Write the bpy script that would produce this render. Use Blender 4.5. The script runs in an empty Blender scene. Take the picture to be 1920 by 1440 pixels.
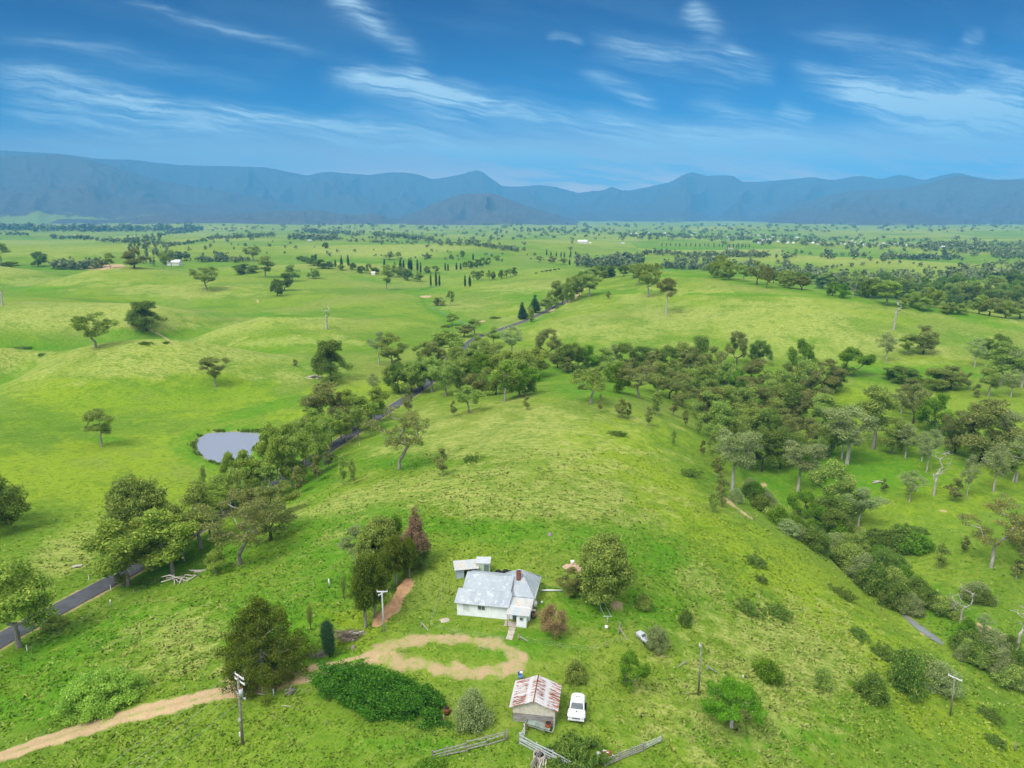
import bpy, bmesh, math, random
import numpy as np
from mathutils import Vector, Matrix
S = bpy.context.scene
COL = S.collection
R = math.radians

# ---------------------------------------------------------------- camera
F_PX = 1320.0
CAM_H = 52.0
PITCH = math.atan((720 - 402) / F_PX)
cam_d = bpy.data.cameras.new("camera")
cam = bpy.data.objects.new("camera", cam_d)
COL.objects.link(cam)
cam_d.sensor_width = 36.0
cam_d.lens = 36.0 * F_PX / 1920.0
cam_d.clip_start = 0.5
cam_d.clip_end = 60000.0
cam.location = (0, 0, CAM_H)
cam.rotation_euler = (math.pi / 2 - PITCH, 0, 0)
S.camera = cam

def ray(u, v):
    a = (u - 960) / F_PX; b = (720 - v) / F_PX
    cp, sp = math.cos(PITCH), math.sin(PITCH)
    return (a, cp + b * sp, -sp + b * cp)

def project(p):
    x, y, z = p[0], p[1], p[2] - CAM_H
    cp, sp = math.cos(PITCH), math.sin(PITCH)
    f = y * cp - z * sp; up = y * sp + z * cp
    return 960 + F_PX * x / f, 720 - F_PX * up / f

# ---------------------------------------------------------------- sun, sky
SUN_EL, SUN_AZ = R(54), R(-138)      # azimuth measured from +Y towards +X
sun_d = bpy.data.lights.new("sun", 'SUN')
sun_d.energy = 2.0
sun_d.angle = R(25.0)
sun_d.color = (1.0, 0.95, 0.87)
sun = bpy.data.objects.new("sun", sun_d)
COL.objects.link(sun)
sd = Vector((math.sin(SUN_AZ) * math.cos(SUN_EL), math.cos(SUN_AZ) * math.cos(SUN_EL), math.sin(SUN_EL)))
sun.rotation_euler = sd.to_track_quat('Z', 'Y').to_euler()

class NT:
    """small helper round a node tree"""
    def __init__(s, tree):
        s.t = tree; s.n = tree.nodes; s.l = tree.links
    def new(s, typ, **kw):
        n = s.n.new(typ)
        for k, v in kw.items():
            setattr(n, k, v)
        return n
    def put(s, sock, val):
        if val is None: return
        if isinstance(val, bpy.types.NodeSocket): s.l.new(val, sock)
        else: sock.default_value = val
    def m(s, op, a, b=None, c=None, clamp=False):
        n = s.new('ShaderNodeMath', operation=op); n.use_clamp = clamp
        s.put(n.inputs[0], a); s.put(n.inputs[1], b); s.put(n.inputs[2], c)
        return n.outputs[0]
    def vm(s, op, a, b=None, sc=None):
        n = s.new('ShaderNodeVectorMath', operation=op)
        s.put(n.inputs[0], a); s.put(n.inputs[1], b)
        if sc is not None: s.put(n.inputs['Scale'], sc)
        return n.outputs['Value'] if op in ('DOT_PRODUCT', 'LENGTH', 'DISTANCE') else n.outputs[0]
    def noise(s, vec, scale, detail=3, rough=0.5, dist=0.0, out=0):
        n = s.new('ShaderNodeTexNoise')
        if vec is not None: s.l.new(vec, n.inputs['Vector'])
        n.inputs['Scale'].default_value = scale; n.inputs['Detail'].default_value = detail
        n.inputs['Roughness'].default_value = rough; n.inputs['Distortion'].default_value = dist
        return n.outputs[out]
    def ramp(s, f, a, b, c0=0.0, c1=1.0, smooth=True):
        n = s.new('ShaderNodeMapRange', interpolation_type='SMOOTHSTEP' if smooth else 'LINEAR')
        s.put(n.inputs[0], f); s.put(n.inputs[1], a); s.put(n.inputs[2], b); s.put(n.inputs[3], c0); s.put(n.inputs[4], c1)
        return n.outputs[0]
    def mix(s, f, a, b, blend='MIX'):
        n = s.new('ShaderNodeMix', data_type='RGBA', blend_type=blend)
        s.put(n.inputs[0], f)
        s.put(n.inputs[6], a if isinstance(a, bpy.types.NodeSocket) else (*a, 1))
        s.put(n.inputs[7], b if isinstance(b, bpy.types.NodeSocket) else (*b, 1))
        return n.outputs[2]
    def mapping(s, vec, scale=(1, 1, 1), rot=(0, 0, 0), loc=(0, 0, 0)):
        n = s.new('ShaderNodeMapping')
        s.l.new(vec, n.inputs[0])
        n.inputs['Scale'].default_value = scale; n.inputs['Rotation'].default_value = rot; n.inputs['Location'].default_value = loc
        return n.outputs[0]

world = bpy.data.worlds.new("World")
S.world = world
world.use_nodes = True
W = NT(world.node_tree)
W.n.clear()
sky = W.new('ShaderNodeTexSky', sky_type='NISHITA')
sky.sun_disc = False
sky.sun_elevation = SUN_EL
sky.sun_rotation = SUN_AZ
sky.altitude = 300
sky.air_density = 1.0
sky.dust_density = 0.3
sky.ozone_density = 3.0
tc = W.new('ShaderNodeTexCoord')
sep = W.new('ShaderNodeSeparateXYZ'); W.l.new(tc.outputs['Generated'], sep.inputs[0])
ys = W.m('MAXIMUM', W.m('ABSOLUTE', sep.outputs[1]), 0.05)
gx = W.m('DIVIDE', sep.outputs[0], ys)
gz = W.m('DIVIDE', sep.outputs[2], ys)
gvec = W.new('ShaderNodeCombineXYZ'); W.l.new(gx, gvec.inputs[0]); W.l.new(gz, gvec.inputs[1])
G = gvec.outputs[0]
# wisps of cirrus: soft streaks broken up by stretched noise
warp = W.noise(G, 5.0, 4, 0.6, 0.3, out=1)
warp = W.vm('SCALE', W.vm('SUBTRACT', warp, (0.5, 0.5, 0.5)), sc=0.04)
Gw = W.vm('ADD', G, warp)
def gpt(u, v):
    a, b, c = ray(u, v)
    return a / b, c / b
streaks = [  # x1 y1 x2 y2 width strength (directions of the wisps)
 (240, 5, 600, 100, 7, .34), (615, -10, 745, 70, 20, .50), (745, 60, 790, 160, 20, .45), (620, 138, 930, 196, 17, .62),
 (700, 170, 1050, 225, 26, .35), (-20, 120, 330, 200, 26, .36), (420, 200, 760, 258, 12, .38), (0, 185, 430, 250, 18, .30),
 (60, 250, 700, 295, 18, .34), (600, 235, 1150, 330, 26, .48), (1030, 70, 1095, 86, 6, .5), (1120, 85, 1400, 142, 20, .55),
 (1275, 8, 1345, 85, 17, .42), (1345, 85, 1445, 145, 14, .42), (1095, 135, 1240, 200, 12, .44), (1160, 238, 1640, 312, 18, .50),
 (1300, 195, 1500, 280, 22, .36), (1490, 125, 1700, 200, 18, .52), (1560, 160, 1960, 225, 36, .58), (1800, 82, 1845, 68, 10, .42),
 (1795, 80, 1850, 135, 18, .40), (1850, 130, 1940, 165, 18, .36), (1450, 205, 1520, 222, 14, .36), (1300, 262, 1960, 300, 26, .5), (0, 150, 700, 262, 22, .36), (250, 190, 1100, 310, 16, .42), (1050, 225, 1700, 330, 16, .46), (0, 60, 500, 160, 14, .22), (1500, 60, 1960, 150, 14, .22), (850, 190, 1400, 262, 16, .3), (1000, 330, 1500, 345, 14, .5), (0, 215, 300, 262, 14, .4), (300, 230, 900, 300, 12, .45), (1700, 190, 1960, 205, 20, .5), (780, 205, 920, 250, 12, .34),
 (900, 318, 1960, 305, 50, .50), (960, 285, 1330, 322, 22, .42), (0, 275, 640, 312, 15, .26), (1600, 250, 1960, 240, 40, .42),
]
total = None
for (x1, y1, x2, y2, w_, st) in streaks:
    p = Vector(gpt(x1, y1)); q = Vector(gpt(x2, y2)); d = q - p; L = d.length; d /= L
    wd = w_ / F_PX * 1.0
    rel = W.vm('SUBTRACT', Gw, (p.x, p.y, 0))
    along = W.vm('DOT_PRODUCT', rel, (d.x / L, d.y / L, 0))
    acr = W.vm('DOT_PRODUCT', rel, (-d.y / wd, d.x / wd, 0))
    g = W.m('EXPONENT', W.m('MULTIPLY', W.m('MULTIPLY', acr, acr), -0.9))
    e = W.m('MULTIPLY', W.ramp(along, -0.12, 0.25), W.ramp(along, 0.75, 1.12, 1.0, 0.0))
    t_ = W.m('MULTIPLY', W.m('MULTIPLY', g, e), st)
    total = t_ if total is None else W.m('ADD', total, t_)
ang = -math.atan2(gpt(1500, 300)[1] - gpt(1000, 220)[1], gpt(1500, 300)[0] - gpt(1000, 220)[0])
Gr = W.mapping(Gw, (1, 1, 1), (0, 0, ang))
fib = W.noise(W.mapping(Gr, (7, 95, 1)), 1.0, 6, 0.62, 0.6)
fib2 = W.noise(W.mapping(Gr, (2.4, 15, 1)), 1.0, 5, 0.6, 1.2)
fine = W.noise(W.mapping(Gr, (20, 300, 1)), 1.0, 5, 0.7, 0.4)
fibf = W.m('MULTIPLY', W.m('MULTIPLY', W.ramp(fib, 0.32, 0.66, 0.25, 1.15), W.ramp(fib2, 0.32, 0.60, 0.3, 1.2)), W.ramp(fine, 0.3, 0.65, 0.6, 1.2))
veil = W.m('MULTIPLY', W.ramp(fib2, 0.40, 0.66, 0, 0.30), W.ramp(gz, 0.02, 0.16, 1.0, 0.15))
front = W.ramp(sep.outputs[1], 0.1, 0.3)
cl = W.m('MULTIPLY', W.m('ADD', W.m('MULTIPLY', W.m('MULTIPLY', total, 1.22), fibf), veil), front, clamp=True)
deep = W.mix(W.ramp(gz, 0.02, 0.14), (2.3, 1.35, 0.92), (0.0, 0.26, 0.60))
deep = W.mix(W.ramp(gz, 0.10, 0.28), deep, (0.0, 0.07, 0.32))
skyc = W.mix(1.0, sky.outputs[0], deep, 'MULTIPLY')
clear = W.mix(cl, skyc, (4.3, 6.0, 7.0))
# added bright overcast above and behind the drone, unseen, for soft ambient light
fill_mask = W.m('MAXIMUM', W.ramp(sep.outputs[2], 0.40, 0.62), W.ramp(sep.outputs[1], 0.10, -0.15))
fill_col = W.mix(W.ramp(W.noise(tc.outputs['Generated'], 3.0, 4, 0.6), 0.35, 0.65), (8.0, 8.2, 8.4), (12.6, 12.6, 12.4))
final = W.mix(fill_mask, clear, fill_col)
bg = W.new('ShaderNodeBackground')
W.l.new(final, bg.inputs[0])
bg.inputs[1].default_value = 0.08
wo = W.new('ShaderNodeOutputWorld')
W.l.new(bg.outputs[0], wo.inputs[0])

S.view_settings.view_transform = 'Standard'
S.view_settings.look = 'None'
S.view_settings.gamma = 1.0
S.view_settings.exposure = 0.9
S.render.engine = 'CYCLES'
S.cycles.use_denoising = True
S.cycles.max_bounces = 6
S.cycles.diffuse_bounces = 3
S.cycles.glossy_bounces = 2
S.cycles.transmission_bounces = 3
S.cycles.transparent_max_bounces = 12
S.cycles.volume_bounces = 0
S.cycles.use_adaptive_sampling = True
S.cycles.adaptive_threshold = 0.015

# ---------------------------------------------------------------- numpy noise
def _hash(ix, iy, seed):
    h = (ix.astype(np.int64) * 374761393 + iy.astype(np.int64) * 668265263 + seed * 1442695041) & 0xFFFFFFFF
    h = ((h ^ (h >> 13)) * 1274126177) & 0xFFFFFFFF
    return ((h ^ (h >> 16)) & 0xFFFF) / 65535.0
def vnoise(x, y, seed=0):
    ix = np.floor(x); iy = np.floor(y); fx = x - ix; fy = y - iy
    fx = fx * fx * fx * (fx * (fx * 6 - 15) + 10); fy = fy * fy * fy * (fy * (fy * 6 - 15) + 10)
    a = _hash(ix, iy, seed); b = _hash(ix + 1, iy, seed); c = _hash(ix, iy + 1, seed); d = _hash(ix + 1, iy + 1, seed)
    return (a + (b - a) * fx) * (1 - fy) + (c + (d - c) * fx) * fy - 0.5
def fbm(x, y, seed=0, octs=4, gain=0.5):
    s = 0; a = 1.0; f = 1.0
    for k in range(octs):
        ca, sa = math.cos(k * 1.1), math.sin(k * 1.1)
        s = s + a * vnoise((x * ca - y * sa) * f + 17.3 * k, (x * sa + y * ca) * f - 9.1 * k, seed + k)
        a *= gain; f *= 2.03
    return s
def sstep(a, b, x):
    t = np.clip((x - a) / (b - a), 0, 1); return t * t * (3 - 2 * t)

# ---------------------------------------------------------------- terrain heights
def pt(u, v, z):
    a, b, c = ray(u, v)
    t = (z - CAM_H) / c
    return a * t, b * t, z
CTRL = [
 # the house hill
 (930, 1150, 0), (1000, 1250, -.4), (800, 1250, -.3), (1083, 1340, -1), (960, 1440, -1.8), (1100, 1100, .2), (820, 1050, 0),
 (1000, 1000, .6), (1000, 900, 0), (1040, 800, -2.3), (1075, 725, -4.8), (700, 1200, -1), (480, 1270, -3.2), (250, 1340, -5), (0, 1425, -7),
 (300, 1440, -5.5), (600, 1440, -3), (620, 1080, -2.5), (600, 960, -5), (700, 900, -5.5), (800, 800, -7.5), (870, 760, -8), (950, 740, -7.5),
 (350, 1160, -6.5), (150, 1250, -8),
 # road verge
 (0, 1205, -10.5), (140, 1130, -11), (290, 1045, -11.5), (420, 960, -12.5), (520, 900, -13.2), (640, 828, -14), (720, 775, -14.5), (800, 720, -15),
 (880, 645, -16), (935, 620, -16.5), (990, 600, -17),
 # pond flat and the paddock left of the road
 (430, 840, -16.8), (370, 870, -16.6), (500, 790, -16.6), (430, 800, -16.3), (300, 930, -14.5), (200, 900, -15), (0, 900, -14), (100, 1020, -12), (0, 1080, -11), (190, 835, -16), (0, 825, -13.5),
 (100, 800, -15), (0, 760, -12.5), (200, 740, -12.5), (400, 730, -15), (560, 760, -15.8), (620, 710, -16), (700, 690, -16),
 (0, 660, -6.5), (100, 656, -6.6), (200, 654, -7), (300, 654, -9), (400, 657, -11), (520, 665, -15), (640, 640, -17.5), (750, 640, -17.5),
 (100, 612, -14), (400, 620, -17), (600, 600, -18.5),
 (0, 578, -6), (150, 581, -7.5), (300, 587, -9.5), (520, 592, -13.5), (700, 597, -19), (0, 571, -20), (250, 577, -22), (480, 577, -22), (650, 575, -20),
 (100, 545, -15), (350, 550, -17), (550, 545, -18), (700, 560, -20), (0, 500, -4), (200, 505, -6), (400, 521, -11), (560, 545, -18),
 (440, 500, -14), (600, 492, -13), (700, 510, -18), (420, 480, -12),
 # the little creek in the middle
 (905, 615, -20), (850, 600, -21.5), (810, 570, -23), (790, 545, -24), (830, 528, -25),
 (950, 560, -18), (960, 530, -15), (1010, 505, -13), (920, 500, -20), (1060, 540, -11),
 # hill with the bracken crest
 (1110, 520, -6), (1200, 515, -1), (1300, 510, 2), (1400, 522, 3), (1500, 538, 2.5), (1600, 553, 0), (1700, 568, -3), (1800, 583, -6), (1900, 600, -8.5),
 (1250, 590, -7), (1100, 590, -11), (1060, 620, -13), (1400, 590, -5), (1600, 610, -6.5), (1800, 630, -11),
 (1100, 655, -16), (1250, 650, -14), (1400, 655, -15), (1550, 665, -16), (1650, 690, -17), (1750, 660, -14), (1900, 640, -11), (1900, 700, -17),
 # gully behind the near ridge and creek flats
 (1080, 690, -15), (1200, 712, -17), (1300, 730, -19), (1200, 742, -9.5), (1280, 790, -11), (1330, 840, -13.5), (1400, 925, -15), (1480, 985, -15.5),
 (1400, 790, -21), (1430, 850, -24), (1432, 910, -25), (1500, 975, -25), (1560, 1035, -25), (1640, 1105, -25.5), (1715, 1185, -26), (1800, 1245, -26), (1920, 1315, -26.5),
 (1450, 960, -19), (1540, 1060, -15.5), (1690, 1180, -15.5), (1800, 1262, -16.5), (1920, 1335, -18),
 (1550, 800, -21), (1600, 890, -22), (1700, 960, -22.5), (1880, 1060, -23), (1800, 1150, -24), (1900, 1200, -24), (1800, 800, -20), (1900, 860, -21), (1650, 780, -20),
 (1300, 1000, -4), (1200, 1100, -1.2), (1400, 1150, -6.5), (1300, 1250, -3.5), (1500, 1300, -7), (1200, 1400, -3), (1500, 1440, -6.5), (1700, 1340, -11), (1800, 1440, -12), (1550, 1150, -10.5), (1250, 900, -6), (1150, 850, -3),
]
FAR = [ # pixel u, distance, height
 (0, 700, -14), (200, 650, -17), (1200, 800, -22), (1400, 760, -26), (1600, 640, -30), (1800, 600, -32), (1950, 560, -30), (1500, 860, -30), (1750, 800, -31),
 (1250, 1000, -26), (1450, 1100, -24), (1900, 1100, -28), 
 (0, 1100, -20), (150, 1050, -22), (500, 1050, -21), (650, 1100, -20), (800, 1150, -24),
 (850, 1700, -20), (1000, 1250, -24), (1100, 1600, -22),
]
for u_ in (-150, 200, 550, 900, 1250, 1600, 2050):
    FAR += [(u_, 2100, -22), (u_, 3000, -32), (u_, 4500, -36), (u_, 7000, -38), (u_, 11000, -40)]
FAR += [(0, 372, -17), (200, 372, -18), (400, 365, -18), (0, 490, -24), (150, 490, -25), (350, 492, -25), (520, 500, -22), (0, 880, -19), (200, 900, -21), (400, 920, -23),
 (0, 1500, 3), (150, 1500, 2), (300, 1450, -4), (450, 1320, -10), (0, 1900, -16), (250, 1900, -20), (620, 1500, -6), (800, 1500, -11), (600, 1850, -24), (1000, 1750, -13), (1500, 1180, -17), (1700, 1120, -18), (1600, 1450, -31), (1850, 1300, -22)]
FAR += [(300, 2300, -14), (700, 2300, -22), (1500, 2500, -30)]
def theta_of(u):
    a, b, c = ray(u, 600); return math.atan2(a, b)
P = []; Zc = []
for (u, v, z) in CTRL:
    x, y, z = pt(u, v, z)
    P.append((math.atan2(x, y), math.log(math.hypot(x, y)))); Zc.append(z)
for (u, r_, z) in FAR:
    P.append((theta_of(u), math.log(r_))); Zc.append(z)
for th in (-0.95, -0.7, 0.7, 0.95):
    for r_, zl, zr in ((60, -8, -7), (100, -11, -16), (160, -12, -25), (260, -13, -22), (400, -13, -17), (700, -14, -26), (1200, -16, -26)):
        P.append((th, math.log(r_))); Zc.append(zl if th < 0 else zr)
for th in np.linspace(-0.9, 0.9, 7):
    for r_ in (8, 20, 40):
        P.append((th, math.log(r_))); Zc.append(-2.5 - abs(th) * 2 * r_ / 40)
P = np.array(P); Zc = np.array(Zc, float)
def _phi(d2):
    return 0.5 * d2 * np.log(d2 + 1e-12)
nP = len(P)
K = _phi(((P[:, None] - P[None]) ** 2).sum(-1)) + np.eye(nP) * 2e-4
A = np.zeros((nP + 3, nP + 3)); A[:nP, :nP] = K; A[:nP, nP] = 1; A[:nP, nP + 1:] = P
A[nP:, :nP] = A[:nP, nP:].T
sol = np.linalg.solve(A, np.concatenate([Zc, np.zeros(3)]))
def rbf(T, L):
    sh = T.shape; T = T.ravel(); L = L.ravel(); out = np.zeros(T.size)
    for s in range(0, T.size, 20000):
        q = np.stack([T[s:s + 20000], L[s:s + 20000]], 1)
        d2 = ((q[:, None] - P[None]) ** 2).sum(-1)
        out[s:s + 20000] = _phi(d2) @ sol[:nP] + sol[nP] + q @ sol[nP + 1:]
    return out.reshape(sh)
TH_IN = R(43)
th_fine = np.linspace(-TH_IN, TH_IN, 1001)
th_out = TH_IN + (math.pi - TH_IN) * (np.linspace(0, 1, 61)[1:]) ** 1.3
TH = np.concatenate([-th_out[::-1], th_fine, th_out])
LR0, LR1, NR = math.log(8.0), math.log(19000.0), 900
# finer rings nearer the camera
lr_near = np.linspace(LR0, math.log(45), 60)[:-1]
lr_mid = np.linspace(math.log(45), math.log(900), 540)[:-1]
lr_far = np.linspace(math.log(900), LR1, 230)
LR = np.concatenate([lr_near, lr_mid, lr_far])
TT, LL = np.meshgrid(TH, LR)                       # rows = rings
cT = np.linspace(-0.95, 0.95, 260); cL = np.linspace(LR0, LR1, 300)
_T, _L = np.meshgrid(cT, cL)
coarse = rbf(_T, _L)
def bil(grid, xs, ys, X, Y):
    ix = np.clip(np.searchsorted(xs, X) - 1, 0, len(xs) - 2); iy = np.clip(np.searchsorted(ys, Y) - 1, 0, len(ys) - 2)
    fx = np.clip((X - xs[ix]) / (xs[ix + 1] - xs[ix]), 0, 1); fy = np.clip((Y - ys[iy]) / (ys[iy + 1] - ys[iy]), 0, 1)
    return (grid[iy, ix] * (1 - fx) + grid[iy, ix + 1] * fx) * (1 - fy) + (grid[iy + 1, ix] * (1 - fx) + grid[iy + 1, ix + 1] * fx) * fy
RR = np.exp(LL); XX = RR * np.sin(TT); YY = RR * np.cos(TT)
ZZ = bil(coarse, cT, cL, np.clip(TT, -0.95, 0.95), LL)
mean_prof = coarse[:, 100:160].mean(1)
prof = np.interp(LL, cL, mean_prof)
wout = sstep(0.8, 1.6, np.abs(TT))
ZZ = ZZ * (1 - wout) + (prof - 6) * wout
# rolling relief
amp = 0.0 + 11.0 * sstep(650, 1500, RR) + 6 * sstep(1800, 4000, RR)
ZZ += amp * fbm(XX / 420, YY / 420, 5, 4, 0.45) + 26 * sstep(3000, 6000, RR) * np.maximum(0, fbm(XX / 1300, YY / 1300, 9, 3))
ZZ += 0.9 * sstep(60, 400, RR) * fbm(XX / 60, YY / 60, 21, 3)
ZZ += 0.16 * sstep(90, 130, RR) * fbm(XX / 9, YY / 9, 33, 3)

def seg_dist(X, Y, pts):
    """distance to a polyline and the position along it"""
    best = np.full(X.shape, 1e9); pos = np.zeros(X.shape)
    for k in range(len(pts) - 1):
        ax, ay = pts[k][:2]; bx, by = pts[k + 1][:2]
        dx, dy = bx - ax, by - ay; L2 = dx * dx + dy * dy
        t = np.clip(((X - ax) * dx + (Y - ay) * dy) / L2, 0, 1)
        d = np.hypot(X - ax - t * dx, Y - ay - t * dy)
        m = d < best
        best = np.where(m, d, best); pos = np.where(m, k + t, pos)
    return best, pos
def smooth_line(pts, n=8):
    out = []
    for k in range(len(pts) - 1):
        p0 = pts[max(k - 1, 0)]; p1 = pts[k]; p2 = pts[k + 1]; p3 = pts[min(k + 2, len(pts) - 1)]
        for j in range(n):
            t = j / n
            out.append(tuple(0.5 * (2 * b + (c - a) * t + (2 * a - 5 * b + 4 * c - d) * t * t + (3 * b - a - 3 * c + d) * t ** 3) for a, b, c, d in zip(p0, p1, p2, p3)))
    out.append(tuple(pts[-1])); return out
def Z0(x, y):
    x = np.asarray(x, float); y = np.asarray(y, float)
    return bil(ZZ, TH, LR, np.arctan2(x, y), np.log(np.hypot(x, y)))
def cast(u, v, tmax=15000):
    a, b, c = ray(u, v)
    t = np.exp(np.linspace(math.log(25), math.log(tmax), 2600))
    d = CAM_H + c * t - Z0(a * t, b * t)
    k = np.argmax(d < 0)
    if d[k] >= 0: return None
    f = d[k - 1] / (d[k - 1] - d[k]); tt = t[k - 1] + f * (t[k] - t[k - 1])
    x, y = a * tt, b * tt
    return Vector((x, y, float(Z0(x, y))))
# road line: the sealed road runs along the foot of the hill
ROAD_Z = [(-160, 1300, -10.3), (0, 1200, -10.5), (70, 1162, -10.8), (140, 1125, -11), (290, 1043, -11.5), (420, 958, -12.5), (520, 900, -13.2), (640, 826, -14), (722, 772, -14.5), (800, 720, -15), (850, 674, -15.6), (882, 640, -16), (910, 627, -16.4), (945, 615, -16.6), (990, 599, -17), (1030, 580, -17), (1065, 562, -16)]
ROAD = smooth_line([pt(*q) for q in ROAD_Z])
d_, p_ = seg_dist(XX, YY, ROAD)
rz = np.interp(p_, np.arange(len(ROAD)), [q[2] for q in ROAD])
w_ = 1 - sstep(4, 14, d_)
ZZ = ZZ * (1 - w_) + (rz - 0.12) * w_
# pond basin
pc = pt(432, 842, -16.8)
POND_Z = -17.0
POND_PX = [(366, 836), (372, 822), (388, 813), (410, 811), (440, 810), (470, 811), (492, 813), (487, 826), (474, 842), (468, 856), (462, 868), (440, 876), (415, 871), (398, 866), (383, 858), (372, 848)]
POND = [pt(u, v, POND_Z)[:2] for u, v in POND_PX]
dp, _ = seg_dist(XX, YY, POND + [POND[0]])
def inside(X, Y, poly):
    r = np.zeros(X.shape, bool); n = len(poly)
    for i in range(n):
        x1, y1 = poly[i][:2]; x2, y2 = poly[(i + 1) % n][:2]
        c = ((y1 > Y) != (y2 > Y)) & (X < (x2 - x1) * (Y - y1) / (y2 - y1 + 1e-12) + x1)
        r ^= c
    return r
pin = inside(XX, YY, POND)
sgn = np.where(pin, -dp, dp)
tgt = POND_Z + 0.0 + np.clip(sgn, -3, 0) * 0.5 + np.clip(sgn, 0, 3) * 0.22
w_ = 1 - sstep(1.5, 12, sgn)
ZZ = np.where(sgn < 12, ZZ * (1 - w_) + tgt * w_, ZZ)
# creek in the gully
CREEK_Z = [(1300, 735, -19.5), (1360, 765, -21), (1400, 800, -22.5), (1428, 850, -24.3), (1430, 885, -25), (1432, 920, -25.2), (1462, 948, -25.2), (1502, 976, -25.3), (1545, 1015, -25.5), (1600, 1070, -25.6), (1660, 1125, -26), (1700, 1160, -26.2), (1740, 1195, -26.4), (1790, 1232, -26.5), (1860, 1275, -26.7), (1960, 1330, -27)]
CREEK = smooth_line([pt(*q) for q in CREEK_Z])
d_, p_ = seg_dist(XX, YY, CREEK)
cz = np.interp(p_, np.arange(len(CREEK)), [q[2] for q in CREEK])
w_ = 1 - sstep(1.5, 7, d_)
ZZ = ZZ * (1 - w_) + np.minimum(ZZ, cz - 0.3) * w_
CRK2_Z = [(905, 618, -20.3), (870, 606, -21), (850, 598, -21.5), (830, 588, -22), (808, 577, -22.6), (800, 566, -23), (790, 556, -23.5), (765, 548, -24), (800, 540, -24.3), (830, 530, -25)]
CRK2 = smooth_line([pt(*q) for q in CRK2_Z])
d2_, p2_ = seg_dist(XX, YY, CRK2)
ZZ -= 1.0 * (1 - sstep(1, 5, d2_))

def Z(x, y): return Z0(x, y)
# ---------------------------------------------------------------- object helpers
def mesh_np(name, V, Fq, mats=(), smooth=True, attrs=None):
    """mesh from numpy arrays; Fq is one (n,3) or (n,4) array"""
    me = bpy.data.meshes.new(name)
    V = np.asarray(V, np.float32); Fq = np.asarray(Fq, np.int32); k = Fq.shape[1]
    me.vertices.add(len(V)); me.vertices.foreach_set('co', V.ravel())
    me.loops.add(Fq.size); me.loops.foreach_set('vertex_index', Fq.ravel())
    me.polygons.add(len(Fq)); me.polygons.foreach_set('loop_start', np.arange(0, Fq.size, k, dtype=np.int32))
    me.polygons.foreach_set('loop_total', np.full(len(Fq), k, np.int32))
    me.polygons.foreach_set('use_smooth', np.full(len(Fq), smooth))
    for m in mats: me.materials.append(m)
    me.update(calc_edges=True)
    if attrs:
        for an, (dom, arr) in attrs.items():
            at = me.attributes.new(an, 'FLOAT', dom); at.data.foreach_set('value', np.asarray(arr, np.float32).ravel())
    return me
def link(name, data, parent=None, loc=None):
    o = bpy.data.objects.new(name, data); COL.objects.link(o)
    if parent is not None: o.parent = parent
    if loc is not None: o.location = loc
    return o
def tag(o, label=None, cat=None, group=None, kind=None):
    if label: o['label'] = label
    if cat: o['category'] = cat
    if group: o['group'] = group
    if kind: o['kind'] = kind
    return o
def mat(name, rough=0.9, spec=0.2):
    m = bpy.data.materials.new(name); m.use_nodes = True
    t = NT(m.node_tree); t.n.clear()
    out = t.new('ShaderNodeOutputMaterial'); bs = t.new('ShaderNodeBsdfPrincipled')
    t.l.new(bs.outputs[0], out.inputs[0])
    bs.inputs['Roughness'].default_value = rough; bs.inputs['Specular IOR Level'].default_value = spec
    t.bs = bs; t.out = out
    return m, t
def attr(t, name):
    n = t.new('ShaderNodeAttribute'); n.attribute_name = name; return n.outputs['Fac']
def opos(t): return t.new('ShaderNodeNewGeometry').outputs['Position']

# ---------------------------------------------------------------- ground masks
UX = np.zeros_like(XX); VX = np.zeros_like(XX)
cp_, sp_ = math.cos(PITCH), math.sin(PITCH)
fw = YY * cp_ - (ZZ - CAM_H) * sp_; up = YY * sp_ + (ZZ - CAM_H) * cp_
vis = fw > 5
UX = np.where(vis, 960 + F_PX * XX / np.where(vis, fw, 1), -9999); VX = np.where(vis, 720 - F_PX * up / np.where(vis, fw, 1), -9999)
def blot(u, v, ru, rv, rot=0, wob=0.5, seed=1):
    """patch of vegetation laid on the ground around the point seen there"""
    c, s = math.cos(R(rot)), math.sin(R(rot))
    out = np.zeros_like(XX)
    a = ((UX - u) * c + (VX - v) * s) / ru; b = (-(UX - u) * s + (VX - v) * c) / rv
    d = np.sqrt(a * a + b * b); mk = d < 1.25 + 0.9 * wob
    xm, ym = XX[mk], YY[mk]
    if not len(xm): return out
    k = max(0.6, 0.16 * ru * float(np.median(RR[mk])) / F_PX)
    n = fbm(xm / k + seed, ym / k - seed, seed, 4, 0.65) * wob * 1.3
    out[mk] = 1 - sstep(0.35, 1.3, d[mk] + n)
    return out
lush = np.zeros_like(XX); dry = np.zeros_like(XX); dirt = np.zeros_like(XX); yel = np.zeros_like(XX)
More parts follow.
